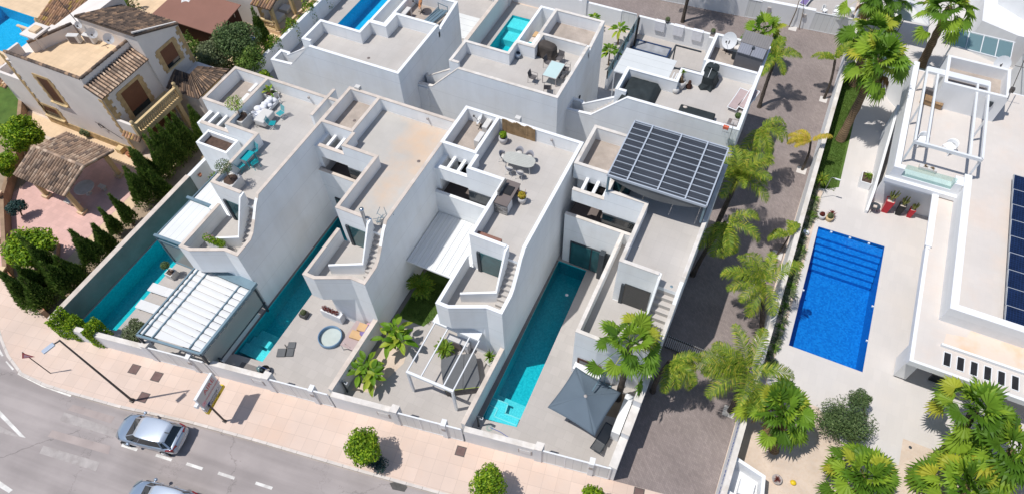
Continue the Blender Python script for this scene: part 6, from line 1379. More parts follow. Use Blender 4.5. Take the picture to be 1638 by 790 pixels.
# --- left garden
bush_tree('leafy_tree', 'broad bright green tree in the stone edged bed by the pavement corner', U(62, 440), (*U(48, 400, 2.2), 2.2), 1.7, 20, 6500, 0.12, 'leaf_round', 51, trunk_r=0.14, rz=1.3)
bush_tree('leafy_tree', 'tall yellow green tree left of the tiled gazebo', U(45, 260), (*U(33, 212, 2.6), 2.6), 1.6, 20, 6000, 0.12, 'leaf_round', 52, trunk_r=0.12, rz=1.6)
bush_tree('shrub', 'grey leaved shrub at the edge of the pink paving', U(35, 345), (*U(28, 330, 1.2), 1.2), 0.75, 8, 1500, 0.08, 'leaf_blue', 53, 'shrub', 0.05)
bush_tree('leafy_tree', 'small tree left of the gazebo beside the brown garden wall', U(12, 290), (*U(4, 262, 2.0), 2.0), 1.1, 12, 3000, 0.11, 'leaf_round', 54, trunk_r=0.09)
jun = [(60, 488, 3.4, 0.8), (84, 492, 2.8, 0.95), (115, 470, 2.8, 1.0), (100, 445, 3.6, 0.8), (160, 420, 2.8, 1.0), (180, 398, 2.2, 0.75), (193, 375, 2.3, 0.5), (214, 360, 2.6, 0.55), (239, 325, 3.0, 0.95), (255, 305, 3.6, 0.95), (272, 284, 3.4, 0.9), (291, 262, 3.2, 0.9), (312, 240, 3.0, 0.9), (330, 222, 2.6, 0.8), (252, 296, 2.8, 1.1), (276, 270, 3.2, 1.1), (300, 248, 3.0, 1.0), (74, 470, 2.6, 1.0), (128, 452, 2.4, 0.9), (264, 312, 2.0, 0.9)]
jl = ['nearest the corner pillar', 'second from the corner, beside the pool wall', 'broad one below the pink paving', 'pointed tall one beside the green tree', 'irregular one with side branches at mid wall', 'small one left of two slim pointed ones', 'slimmer of two pointed ones on the cream path', 'fuller of two pointed ones on the cream path', 'first of the dense clump by the wall end', 'tall one in the middle of the dense clump', 'dark one below the balcony of the tiled house', 'one beside the hanging wall pots', 'one behind the planter of the white villa', 'last one near the villa void beams', 'low wide one facing the gazebo from the clump', 'wide one at the back of the clump by the balcony', 'wide one between the balcony and the pot hung wall', 'bushy one behind the corner pillar', 'small bushy one beside the cream path end', 'low one leaning over the pool wall end']
for i, (px, py, h_, r_) in enumerate(jun):
    x, y = U(px, py); conifer('dark green juniper, ' + jl[i], x, y, h_ * 1.35, r_ * 1.15, 5200 if r_ > 0.7 else 3000, seed=60 + i, lean=(random.uniform(-.15, .15), random.uniform(-.1, .1)))
conifer('tall dark cypress between the ochre porch and the white back villa', -43.0, 36.6, 4.2, 1.0, 4200, seed=81, name='cypress', group='trees behind the tiled house')
bush_tree('pine_tree', 'spreading pine between the tiled house and the white villas', (-43.2, 33.4), (-42.9, 33.4, 3.0), 2.1, 20, 8500, 0.10, 'leaf_pine', 82, trunk_r=0.14, group='trees behind the tiled house', rz=1.5)
bush_tree('pine_tree', 'grey green pine left of the spreading one beside the dark hipped roof', (-44.4, 31.4), (-44.2, 31.6, 2.4), 1.6, 14, 5200, 0.10, 'leaf_olive', 83, trunk_r=0.11, group='trees behind the tiled house')
bush_tree('shrub', 'bright green shrub at the foot of the white back villa', (-39.6, 31.6), (-39.6, 31.8, 1.0), 1.0, 9, 2600, 0.10, 'leaf_round', 84, 'shrub', 0.05)
bush_tree('shrub', 'dark shrub squeezed between the pines and the white back villa', (-41.4, 32.6), (-41.0, 32.8, 2.0), 1.7, 14, 5600, 0.10, 'leaf_dark', 85, 'shrub', 0.06)
hedge('hedge', 'dense clipped green hedge below the brown shed', [(-52.5, 32.9), (-45.2, 32.4), (-44.0, 33.4)], 1.3, 1.9, 7000, 0.10, 'leaf_dark', 86)
hedge('hedge', 'long narrow conifer hedge running up beside the bright blue pool', [(-41.0, 34.6), (-41.0, 50)], 0.7, 1.9, 7000, 0.09, 'leaf_palm', 87)
hedge('hedge', 'low flowering hedge on the street wall below the left turquoise pool', [(-37.5, 6.95), (-34.2, 7.5)], 1.0, 1.75, 7500, 0.07, 'leaf_round', 88)
hedge('hedge', 'dark hedge in the top left corner above the tiled porch', [(-66, 34.5), (-58, 36)], 1.2, 1.6, 3500, 0.10, 'leaf_dark', 89)
bush_tree('shrub', 'dark leaved shrub between the low hedge and the louvred pergola', (-32.4, 8.35), (-32.5, 8.5, 1.0), 0.95, 11, 3600, 0.07, 'leaf_olive', 90, 'shrub', 0.04)
bush_tree('small_bush', 'low bushy plant at the foot of the stone plinth behind the gazebo', U(138, 217), (*U(136, 213, 0.5), 0.5), 0.5, 7, 900, 0.07, 'leaf_olive', 91, 'bush', 0.03)
t = thing('yucca', 'spiky yellow green yucca by the white wall with hanging pots', 'yucca', (-36.3, 21.4, 0)); b = MB(); spiky(b, (-36.3, 21.4, 0.7), 60, 0.8, random.Random(3), 0.03, 0.8); b.build('crown', 'leaf_palm', t); b = MB(); b.tube([(-36.3, 21.4, 0), (-36.3, 21.4, 0.75)], 0.07, 8); b.build('stem', 'bark', t)
t = thing('flowering_shrub', 'yellow tinged spiky shrub beside the top of the pot hung wall', 'shrub', (-37.6, 22.6, 0)); b = MB(); spiky(b, (-37.7, 22.6, 1.0), 50, 0.8, random.Random(4), 0.03, 0.8); b.build('crown', 'leaf_yellow', t); b = MB(); b.tube([(-37.7, 22.6, 0), (-37.7, 22.6, 1)], 0.05, 8); b.build('stem', 'bark', t)
# --- third yard: bananas, cycads
def banana(label, x, y, n, L, h_, seed):
    rnd = random.Random(seed); t = thing('banana_plant', label, 'banana plant', (x, y, 0), 0, 'banana plants'); b = MB(); s = MB()
    for k in range(4):
        a = k * 1.9; q = Vector((x + math.cos(a) * 0.4, y + math.sin(a) * 0.4, h_ * rnd.uniform(0.7, 1.1))); s.tube([(x, y, 0), q], [0.08, 0.05], 7); big_leaves(b, q, n // 4, L, rnd, 0.17)
    b.build('leaves', 'leaf_banana', t); s.build('stems', 'bark', t)
banana('lush banana plant at the corner of the sunken lawn and the white wall', *U(637, 553), 48, 1.3, 1.4, 5)
banana('banana plant with dry lower leaves in the sandy bed near the street wall', *U(592, 606), 48, 1.3, 1.2, 6)
def cycad(label, x, y, z, n, L, seed, mat='leaf_palm'):
    rnd = random.Random(seed); t = thing('cycad', label, 'cycad', (x, y, 0), 0, 'cycads'); b = MB()
    for i in range(n): frond(b, Vector((x, y, z)), i * 2.39996, rnd.uniform(0.15, 0.9), L * rnd.uniform(.9, 1.1), rnd, 0.9, 18, 0.24, 0.018)
    b.build('crown', mat, t); b = MB(); b.tube([(x, y, 0), (x, y, z)], [0.2, 0.15], 10); b.build('trunk', 'palm_bark_dark', t)
cycad('large dark green cycad on the shaded sunken lawn', *U(676, 470), 1.0, 44, 1.05, 7)
cycad('small bright cycad under the slim white pergola', *U(712, 562), 0.5, 30, 0.75, 8)
t = thing('potted_yucca', 'spiky yucca in a grey pot between the white pergola and the party wall', 'potted plant', (*U(785, 582), 0)); x, y = U(785, 582); b = MB(); b.lathe((x, y, 0), [(0, 0), (0.2, 0), (0.3, 0.5), (0.25, 0.5), (0.22, 0.42), (0, 0.42)], 16); b.build('pot', 'pot_white', t); b = MB(); spiky(b, (x, y, 1.0), 70, 0.65, random.Random(5), 0.03, 0.9); b.build('crown', 'leaf_palm', t); b = MB(); b.tube([(x, y, 0.4), (x, y, 1.0)], 0.07); b.build('stem', 'bark', t)
# --- right garden
bush_tree('tamarisk', 'dark feathery grey green shrub tree between the fan palms below the blue pool', U(1362, 700), (*U(1352, 672, 1.4), 1.4), 1.6, 18, 9000, 0.055, 'leaf_pine', 93, 'shrub', 0.08, rz=1.2)
t = bush_tree('tamarisk', 'small upright feathery shrub behind the dark one by the pool corner', U(1385, 668), (*U(1375, 638, 1.6), 1.6), 0.75, 9, 2600, 0.05, 'leaf_pine', 94, 'shrub', 0.05)
rnd = random.Random(12)
for i in range(30):
    y = 23.2 + 0.56 * i; x = 5.75 + rnd.uniform(-0.15, 0.25); t = thing('agapanthus', 'strap leaved plant in the sandy bed along the white lane wall', 'plant', (x, y, 0), 0, 'strap leaved plants in the bed along the lane wall')
    b = MB(); spiky(b, (x, y, 0.1), rnd.randint(22, 40), rnd.uniform(0.5, 0.8), rnd, 0.035, 0.7, 0.4); b.build('leaves', 'leaf_olive' if i % 3 else 'leaf_dark', t)
t = thing('yellow_yucca', 'bright spiky yucca where the strap leaved bed meets the artificial lawn', 'yucca', (5.9, 39.6, 0)); b = MB(); spiky(b, (5.9, 39.6, 0.9), 60, 0.9, rnd, 0.03, 0.8); b.build('crown', 'leaf_feather', t); b = MB(); b.tube([(5.9, 39.6, 0), (5.9, 39.6, .9)], 0.06); b.build('stem', 'bark', t)
# --- shrubs between the back villas
for (lb, x, y, z, n, L, m) in (('bright banana like shrub at the rear corner of the villa with the glass table', -13.6, 49.6, 1.6, 30, 1.2, 'leaf_banana'), ('fan leaved shrub in the passage between two back villas', -13.4, 46.6, 1.5, 34, 1.2, 'leaf_palm'), ('small leafy plant by the rear lane wall pillar', -16.4, 50.8, 1.2, 18, 0.8, 'leaf_banana')):
    rr = random.Random(int(x * 10)); t = thing('leafy_shrub', lb, 'shrub', (x, y, 0)); b = MB()
    big_leaves(b, (x, y, z), n, L, rr, 0.13); b.build('leaves', m, t); b = MB(); b.tube([(x, y, 0), (x, y, z)], [0.08, 0.05], 7); b.build('stem', 'bark', t)
t = thing('climber', 'yellowish upright plant in the shaded gap between two back villas', 'plant', (-23.4, 33.2, 0)); b = MB(); spiky(b, (-23.4, 33.2, 1.5), 40, 1.1, rnd, 0.04, 1.2); b.build('leaves', 'leaf_olive', t); b = MB(); b.tube([(-23.4, 33.2, 0), (-23.4, 33.2, 1.5)], 0.05); b.build('stem', 'bark', t)
# --- grass on the lawns
def grass(x0, x1, y0, y1, n, seed, mask=None):
    rr = random.Random(seed); b = MB()
    for i in range(n):
        x = rr.uniform(x0, x1); y = rr.uniform(y0, y1)
        if mask and not mask(x, y): continue
        a = rr.uniform(0, 6.28); dx, dy = math.cos(a) * 0.02, math.sin(a) * 0.02; b.add([(x - dx, y - dy, 0.012), (x + dx, y + dy, 0.012), (x + rr.uniform(-.03, .03), y + rr.uniform(-.03, .03), 0.075)], [(0, 1, 2)])
    o = b.build('lawn_grass', 'grass_blade'); o['kind'] = 'stuff'; return o
tag(grass(5.4, 7.15, 39.8, 53.4, 16000, 1), 'short green artificial turf on the strip along the lane wall', 'grass')
tag(grass(-17.4, -15.2, 17.3, 20.5, 5000, 2), 'short grass on the shaded sunken lawn between tall walls', 'grass')
# ============================================================ FURNITURE AND SMALL THINGS
ZR = 7.206
def chair_slat(label, x, y, z, rot, mat='turquoise', group='turquoise garden chairs', frame='white_metal'):
    t = thing('garden_chair', label, 'chair', (x, y, z), rot, group)
    b = MB()
    for i in range(5): b.box(-0.22, 0.22, -0.22 + 0.09 * i, -0.15 + 0.09 * i, 0.43, 0.45)
    b.build('seat', mat, t, world=False); b = MB()
    for i in range(5): z0 = 0.5 + 0.08 * i; b.add([(-0.22, 0.22 + 0.03 * i, z0), (0.22, 0.22 + 0.03 * i, z0), (0.22, 0.24 + 0.03 * i, z0 + 0.065), (-0.22, 0.24 + 0.03 * i, z0 + 0.065)], [(0, 1, 2, 3)])
    b.build('backrest', mat, t, world=False)
    for sx in (-1, 1):
        b = MB(); b.tube([(sx * 0.22, -0.25, 0), (sx * 0.22, 0.2, 0.45), (sx * 0.22, 0.38, 0.95)], 0.014, 6); b.tube([(sx * 0.22, 0.28, 0), (sx * 0.22, -0.2, 0.45)], 0.014, 6); b.build('leg_frame', frame, t, world=False)
    return t
def sq_table(name, label, x, y, z, w_, d, hh, rot, top, legs, th=0.03):
    t = thing(name, label, 'table', (x, y, z), rot); b = MB(); b.box(-w_ / 2, w_ / 2, -d / 2, d / 2, hh - th, hh); bevel(b.build('tabletop', top, t, world=False), 0.008)
    for sx in (-1, 1):
        for sy in (-1, 1): b = MB(); b.box(sx * (w_ / 2 - 0.04) - 0.025, sx * (w_ / 2 - 0.04) + 0.025, sy * (d / 2 - 0.04) - 0.025, sy * (d / 2 - 0.04) + 0.025, 0, hh - th); b.build('leg', legs, t, world=False)
    return t
def lounger(name, label, x, y, z, rot, mat, frame, group=None, back=0.35):
    t = thing(name, label, 'sun lounger', (x, y, z), rot, group)
    b = MB(); b.box(-0.28, 0.28, -0.95, 0.298, 0.30, 0.35); b.add([(-0.28, 0.3, 0.32), (0.28, 0.3, 0.32), (0.28, 0.95, 0.32 + back), (-0.28, 0.95, 0.32 + back), (-0.28, 0.3, 0.35), (0.28, 0.3, 0.35), (0.28, 0.95, 0.35 + back), (-0.28, 0.95, 0.35 + back)], [(0, 1, 2, 3), (4, 5, 6, 7), (0, 3, 7, 4), (1, 2, 6, 5), (2, 3, 7, 6)])
    b.build('sling', mat, t, world=False)
    b = MB()
    for sx in (-1, 1): b.tube([(sx * 0.31, -1.0, 0.3), (sx * 0.31, 0.3, 0.33), (sx * 0.31, 1.0, 0.34 + back)], 0.035, 6)
    b.tube([(-0.31, -1.0, 0.3), (0.31, -1.0, 0.3)], 0.035, 6); b.tube([(-0.31, 1.0, 0.34 + back), (0.31, 1.0, 0.34 + back)], 0.035, 6); b.build('frame', frame, t, world=False)
    for sx in (-1, 1):
        for sy in (-0.8, 0.5): b = MB(); b.bar((sx * 0.3, sy, 0.3), (sx * 0.3, sy, 0), 0.05); b.build('leg', frame, t, world=False)
    return t
def pot_plant(name, label, x, y, z, box=None, r_=0.25, hh=0.45, pm='pot_white', kind='bush', lm='leaf_olive', lr=0.35, lh=0.9, seed=1, cat='potted plant', group=None):
    t = thing(name, label, cat, (x, y, z), 0, group); rr = random.Random(seed); b = MB()
    if box: b.wall([(-box, -box, hh), (box, -box, hh), (box, box, hh), (-box, box, hh)], 0.06, 0, closed=True); b.box(-box + .03, box - .03, -box + .03, box - .03, 0, hh - 0.08)
    else: b.lathe((0, 0, 0), [(0, 0), (r_ * 0.75, 0), (r_, hh * 0.6), (r_ * 0.95, hh), (r_ * 0.82, hh), (r_ * 0.8, hh - 0.08), (0, hh - 0.08)], 18)
    b.build('pot', pm, t, world=False)
    b = MB(); q = (box or r_ * 0.8) - 0.05; b.lathe((0, 0, hh - 0.07), [(0, 0.01), (q, 0.0)], 12); b.build('soil', 'soil', t, world=False)
    b = MB()
    if kind == 'bush': 
        leafball(b, (0, 0, lh), lr, lr, lr * 0.85, 700, 0.05, rr, 0.4); s = MB(); s.tube([(0, 0, hh - .1), (0.03, 0, lh - lr * .4)], 0.03, 6)
        for k in range(5): s.tube([(0.03, 0, lh - lr * .5), (lr * .6 * math.cos(k * 1.3), lr * .6 * math.sin(k * 1.3), lh + lr * .2)], 0.012, 4)
        s.build('stem', 'bark', t, world=False)
    elif kind == 'spiky': spiky(b, (0, 0, hh), 34, lr, rr, 0.03, 0.9)
    elif kind == 'banana': big_leaves(b, (0, 0, hh), 12, lr, rr, 0.09, 0.9)
    elif kind == 'cactus':
        for k in range(6):
            a = k * 1.05; p = [(0, 0, hh - .05), (0.04 * math.cos(a), 0.04 * math.sin(a), hh + lh * .35), (lr * math.cos(a) * rr.uniform(.5, 1), lr * math.sin(a) * rr.uniform(.5, 1), hh + lh * .55), (lr * math.cos(a), lr * math.sin(a), hh + lh * rr.uniform(.75, 1))]; b.tube(p, [0.05, 0.05, 0.045, 0.03], 6)
    b.build('plant', lm, t, world=False); return t
# ---- villa A roof
x, y = Q(310, 90, 670, 560, ZR + .4); x, y = Q(310, 90, 700, 600, ZR + 0.3)
t = thing('day_bed', 'white framed roof sofa heaped with white cushions', 'sofa', (-31.1, 24.2, ZR), R(0), None)
b = MB(); b.box(-0.42, 0.42, -1.15, 1.15, 0.12, 0.3); bevel(b.build('base', 'white_metal', t, world=False), 0.02); rr = random.Random(2)
for i in range(15):
    b = MB(); b.ell((rr.uniform(-.24, .24), -0.95 + 0.136 * i, 0.42 + 0.12 * (i % 2)), rr.uniform(.24, .3), rr.uniform(.19, .26), 0.13, 10, 6, 0.05, rr); b.build('cushion', 'towel_white', t, world=False)
b = MB(); b.bar((0.42, -1.2, 0.35), (0.42, 1.3, 0.35), 0.05); b.bar((0.42, 1.3, 0), (0.42, 1.3, 0.7), 0.04); b.build('rail', 'white_metal', t, world=False)
sx_, sy_ = Q(310, 90, 810, 690, ZR + .6)
t = thing('covered_trolley', 'round ended white covered roof table beside the cushion heap', 'table', (sx_, sy_, ZR), R(2)); b = MB(); b.box(-0.42, 0.42, -0.65, 0.6, 0.25, 0.72); bevel(b.build('cover', 'sign_grey' if False else 'pot_white', t, world=False), 0.08, 3)
b = MB(); b.lathe((0, 0, 0), [(0.02, 0), (0.3, 0), (0.3, 0.03), (0.02, 0.03)], 16); b.build('base', 'white_metal', t, world=False)
x, y = Q(310, 90, 995, 660, ZR + .4); chair_slat('turquoise folding chair farthest from the street on the left villa roof', x, y, ZR, R(-15))
x, y = Q(310, 90, 900, 775, ZR + .4); chair_slat('turquoise chair lying back beside the white covered roof table', x, y, ZR, R(110))
x, y = Q(300, 190, 665, 420, ZR + .7); sq_table('turquoise_table', 'square turquoise table against the inner parapet of the left villa roof', x, y, ZR, 0.85, 0.85, 0.74, 0, 'turquoise', 'turquoise')
for (a, c, r0, lb) in ((760, 375, -20, 'turquoise chair on the far side of the square roof table'), (610, 540, 160, 'turquoise chair on the street side of the square roof table'), (765, 505, 250, 'turquoise chair pulled out right of the square roof table')):
    x, y = Q(300, 190, a, c, ZR + .4); chair_slat(lb, x, y, ZR, R(r0), frame='turquoise')
x, y = Q(310, 90, 560, 745, ZR + .3); pot_plant('potted_olive', 'white square tub with small tree at the void end of the left villa roof', x, y, ZR, box=0.5, hh=0.75, lh=1.9, lr=0.6, lm='leaf_round', seed=3, group='square tubs with small trees')
x, y = Q(300, 190, 500, 710, ZR + .6); pot_plant('potted_olive', 'white square tub with round headed tree above the white sliding cover', x, y, ZR, box=0.5, hh=0.75, lh=1.9, lr=0.55, lm='leaf_pine', seed=4, group='square tubs with small trees')
x, y = Q(310, 90, 880, 430, ZR + .4); pot_plant('potted_banana', 'white square tub with broad leaved plant in the back corner of the left villa roof', x, y, ZR, box=0.36, hh=0.5, lr=0.9, kind='banana', lm='leaf_banana', seed=5)
for a, c, lb in ((690, 360, 'far'), (580, 490, 'near')):
    x, y = Q(310, 90, a, c, 7.3); b = MB(); b.box(x - 0.12, x + 0.12, y - 0.5, y + 0.5, 7.215, 7.36); tag(b.build('roof_curb', 'white_bright'), lb + ' white plinth block on the gravel roof of the left villa', 'plinth', 'plinths on the gravel roof')
t = thing('flowering_planter', 'bushy green planter with pink flowers on the lower terrace of the left villa', 'planter', (-28.5, 14.6, 4.76)); b = MB(); b.box(-0.65, 0.65, -0.2, 0.2, 0, 0.6); b.build('box', 'white_plain', t, world=False); b = MB(); rr = random.Random(9)
for k in range(6): leafball(b, (-0.6 + 0.24 * k, 0, 0.85), 0.3, 0.28, 0.26, 260, 0.05, rr, .3)
b.build('plant', 'leaf_round', t, world=False); b = MB()
for k in range(14): b.ell((rr.uniform(-.7, .3), rr.uniform(-.2, .3), 1.1), 0.03, 0.03, 0.03, 6, 4)
b.build('flowers', 'sign_pink', t, world=False)
for a in ((210, 390, 330, 520), (210, 390, 190, 715)):
    x, y = Q(*a, 0.4); lounger('white_lounger', ['white sun lounger beside the turquoise pool, farther from the street', 'white sun lounger beside the turquoise pool, nearer the street'][0 if a[3] == 520 else 1], x + 0.15, y, 0.01, R(-86), 'awning_white', 'white_metal', 'white loungers by the left pool', back=0.1)
x, y = Q(210, 390, 465, 345, 0.3); pot_plant('potted_olive', 'white square tub with small olive tree at the left poolside', x, y, 0.01, box=0.3, hh=0.55, lh=1.4, lr=0.32, lm='leaf_pine', seed=6)
t = thing('garden_lamp', 'curved dark garden lamp post by the pot hung wall', 'lamp', (-35.5, 20.6, 0)); b = MB(); b.tube([(-35.5, 20.6, 0), (-35.5, 20.6, 2.0), (-35.45, 20.6, 2.2), (-35.2, 20.6, 2.25)], 0.06, 8); b.build('post', 'anthracite', t); b = MB(); b.box(-35.3, -35.1, 20.5, 20.7, 2.14, 2.24); b.build('lamp_head', 'white_metal', t)
# ---- villa B roof and yard
t = thing('flue_pipe', 'leaning silver flue pipe at the parapet of the rust stained roof', 'pipe', (*Q(460, 330, 905, 250, 7.5), 7.2)); b = MB(); b.tube([T_(460 + 915 / 7.18, 330 + 245 / 7.18, 7.25), T_(460 + 850 / 7.18, 330 + 45 / 7.18, 9.0)], 0.11, 10); b.build('pipe', 'rim', t); b = MB(); p_ = T_(460 + 850 / 7.18, 330 + 40 / 7.18, 9.05); b.lathe(p_, [(0, 0.1), (0.15, 0.06), (0.15, 0), (0, 0)], 12); b.build('cowl', 'chrome', t)
x, y = Q(460, 330, 1060, 170, 7.5); t = thing('folded_drying_rack', 'tangled heap of folded blue metal frames at the head of the stairs', 'clothes rack', (x, y, ZR)); b = MB(); rr = random.Random(4)
for k in range(16):
    a = rr.uniform(0, 3.1); p = Vector((rr.uniform(-.5, .5), rr.uniform(-.2, .35), rr.uniform(.05, .4))); b.tube([p, p + Vector((math.cos(a) * .7, math.sin(a) * .4, rr.uniform(0, .6)))], 0.018, 5)
b.build('frame', 'steel_blue', t, world=False); b = MB(); b.ell((0.3, 0.05, 0.25), 0.3, 0.25, 0.2, 10, 6, .15, rr); b.build('cover', 'grey_cover', t, world=False)
t = thing('paddling_pool', 'round blue rimmed paddling pool on the pale patio', 'paddling pool', (*Q(360, 500, 1205, 270, 0.3), 0)); b = MB(); b.lathe((0, 0, 0), [(0.76, 0.0), (0.8, 0.02), (0.8, 0.34), (0.77, 0.36), (0.74, 0.34), (0.73, 0.05)], 32); b.build('rim', 'steel_blue' if False else 'inflate_blue' if 'inflate_blue' in M else 'steel_blue', t, world=False)
b = MB(); b.lathe((0, 0, 0), [(0, 0.06), (0.73, 0.06)], 32); b.build('floor', 'pot_white', t, world=False); b = MB(); b.lathe((0, 0, 0), [(0, 0.2), (0.735, 0.2)], 32); b.build('water', 'water_clear', t, world=False)
t = thing('folded_mats', 'pair of grey folding mats with a black strap on the patio', 'mat', (*Q(360, 500, 700, 450, 0.1), 0), R(25)); 
for k, (a, c, e, f) in enumerate(((-0.6, -0.02, -0.32, 0.28), (0.02, 0.5, -0.3, 0.25), (0.02, 0.52, 0.27, 0.75))):
    b = MB(); b.box(a, c, e, f, 0.01, 0.10); bevel(b.build('mat', 'chair_grey' if 'chair_grey' in M else 'grey_cover', t, world=False), 0.03)
b = MB(); b.tube([(0, -0.3, 0.12), (0, 0.3, 0.13), (-0.15, 0.5, 0.2)], 0.03, 6); b.build('strap', 'black_thing', t, world=False)
x, y = Q(360, 500, 910, 20, 0.2); pot_plant('square_pot', 'dark grey square pot with small plant beside the narrow pool', x, y, 0.01, box=0.24, hh=0.42, pm='pot_grey', lh=0.5, lr=0.2, lm='leaf_olive', seed=7)
t = thing('patio_planter', 'white built in ledge planter with brown foliage under the overhang of the stained roof villa', 'planter', (-21.3, 15.2, 0)); b = MB(); b.box(-22.15, -20.6, 14.95, 15.38, 0, 0.85); b.build('box', 'white_plain', t); b = MB(); rr = random.Random(3)
for k in range(4): leafball(b, (-21.9 + .3 * k, 15.15, 1.0), .22, .18, .18, 200, .04, rr, .3)
b.build('plant', 'leaf_red', t)
t = sq_table('dining_table', 'mauve striped patio table with cardboard boxes by the party wall', -19.05, 14.35, 0.01, 1.0, 2.0, 0.74, 0, 'mauve_fabric', 'white_metal')
for (dx, dy, dz, w_, d, hh, m, lb) in ((0.25, 0.6, .75, .3, .28, .28, 'cardboard', 'small upright cardboard box on the mauve patio table'), (0.15, 0.0, .75, .42, .28, .16, 'cardboard', 'flat cardboard box on the mauve patio table')):
    b = MB(); b.box(-19.05 + dx - w_, -19.05 + dx + w_, 14.35 + dy - d, 14.35 + dy + d, dz, dz + hh, rot=0.1); tag(bevel(b.build('cardboard_box', m), 0.01), lb, 'box', 'boxes on the patio table')
b = MB(); b.ell((-18.5, 14.9, 0.85), 0.42, 0.5, 0.18, 14, 7, 0.12, random.Random(3)); tag(b.build('folded_fabric', 'purple_fabric'), 'crumpled purple fabric heap beside the cardboard boxes', 'fabric')
b = MB(); b.ell((-18.5, 15.35, 0.8), 0.3, 0.15, 0.12, 12, 6, 0.1); tag(b.build('towel', 'sign_pink'), 'pink towel tucked behind the purple fabric on the patio', 'towel')
x, y = Q(360, 500, 1460, 365, .4); chair_slat('white and grey folding chair at the street end of the mauve table', x, y, 0.01, R(170), 'meter_grey', 'patio chairs')
x, y = Q(360, 500, 270, 640, 0.0); b = MB(); b.box(x - 0.65, x + 0.65, y - 0.28, y + 0.28, 0.012, 0.05, rot=0.1); tag(b.build('floor_grating', 'dark_strip'), 'grey slatted mat at the street end of the narrow pool', 'mat')
x, y = Q(360, 500, 460, 660, 0.3); t = thing('black_basket', 'black wire basket with blue bag by the street wall of the narrow pool', 'basket', (x, y, 0)); b = MB(); b.lathe((0, 0, 0), [(0.25, 0), (0.33, 0.4)], 14, False); b.build('basket', 'black_thing', t, world=False); b = MB(); b.tube([(-0.5, 0, .4), (-0.3, 0, .75), (0.3, 0, .75), (0.5, 0, 0.4)], 0.012, 5); b.build('handle', 'print_blue', t, world=False); b = MB(); b.ell((-0.45, -0.05, 0.18), 0.25, 0.2, 0.18, 10, 6, .2); b.build('bag', 'pane_blue', t, world=False)
def ylamp(label, px, py):
    x, y = U(px, py); t = thing('garden_lamp', label, 'lamp', (x, y, 0), 0, 'curved garden lamps'); b = MB(); b.tube([(0, 0, 0), (0, 0, 1.5), (0.05, 0, 1.65), (0.22, 0, 1.68), (0.3, 0, 1.6)], 0.06, 8); b.build('post', 'anthracite', t, world=False); b = MB(); b.box(0.2, 0.38, -0.07, 0.07, 1.52, 1.6); b.build('lamp_head', 'white_metal', t, world=False)
ylamp('curved black garden lamp in the corner by the banana bed', 556, 626); ylamp('curved black garden lamp by the street end of the big teal pool', 766, 681); ylamp('short curved black lamp beside the louvred pergola post', 364, 590)
# ---- villa C roof and yard
def oval_table():
    x, y = Q(690, 160, 1010, 690, ZR + .7); t = thing('oval_dining_table', 'pale oval slatted dining table on the roof with the reed screen', 'table', (x, y, ZR), R(4)); b = MB(); n = 28
    out = [(1.05 * math.copysign(abs(math.cos(2 * math.pi * i / n)) ** 0.55, math.cos(2 * math.pi * i / n)), 0.52 * math.copysign(abs(math.sin(2 * math.pi * i / n)) ** 0.75, math.sin(2 * math.pi * i / n))) for i in range(n)]
    b.prism(out, 0.71, 0.74); b.build('tabletop', 'table_slats', t, world=False)
    for sx in (-.75, .75):
        for sy in (-.3, .3): b = MB(); b.bar((sx, sy, 0.71), (sx * 1.1, sy * 1.15, 0), 0.05); b.build('leg', 'pot_white', t, world=False)
    return x, y
surf('table_slats', (0.46, 0.46, 0.42), 0.7, 0.06, 2, 20, 0.05, objc=True, lines=(1, 0.13, 0.012, 0.65)); surf('chair_grey', (0.30, 0.30, 0.33), 0.6, 0.05, 2, 20, 0.05); surf('table_glass', (0.52, 0.66, 0.64), 0.08, 0.03, 1, 20, 0.0, spec=0.6)
ox, oy = oval_table()
def shell(label, x, y, z, rot, mat='chair_grey', group='shell chairs round the oval table'):
    t = thing('shell_chair', label, 'chair', (x, y, z), rot, group); b = MB(); vs = []; n = 12
    for j, (zz, rr_) in enumerate(((0.44, 0.2), (0.6, 0.27), (0.8, 0.29))):
        for i in range(n + 1):
            a = math.pi * i / n; h_ = zz if j < 2 else 0.62 + 0.2 * math.sin(a) ** 2; vs.append((rr_ * math.cos(a) * 1.0, rr_ * math.sin(a) * 0.95 - 0.02, h_))
    b.add(vs, [(j * (n + 1) + i, j * (n + 1) + i + 1, (j + 1) * (n + 1) + i + 1, (j + 1) * (n + 1) + i) for j in range(2) for i in range(n)], True); o = b.build('backrest', mat, t, world=False); m = o.modifiers.new('thickness', 'SOLIDIFY'); m.thickness = 0.02
    b = MB(); b.lathe((0, 0, 0.42), [(0, 0), (0.24, 0.01), (0.24, 0.05), (0, 0.05)], 14); b.build('seat', 'pot_white', t, world=False)
    for sx in (-1, 1):
        for sy in (-1, 1): b = MB(); b.tube([(sx * .15, sy * .15, .42), (sx * .24, sy * .24, 0)], 0.012, 5); b.build('leg', 'white_metal', t, world=False)
    return t
c0 = shell('grey shell chair at the left end of the oval roof table', ox - 1.2, oy + 0.1, ZR, R(90))
dup(c0, (ox - 0.35, oy + 0.78, ZR), R(0), 'grey shell chair on the far side of the oval table, left of the pair'); dup(c0, (ox + 0.4, oy + 0.72, ZR), R(0), 'grey shell chair on the far side of the oval table, right of the pair')
dup(c0, (ox - 0.35, oy - 0.75, ZR), R(180), 'grey shell chair on the near side of the oval table, left of the pair'); dup(c0, (ox + 0.4, oy - 0.78, ZR), R(180), 'grey shell chair on the near side of the oval table, right of the pair')
b = MB(); rr = random.Random(8)
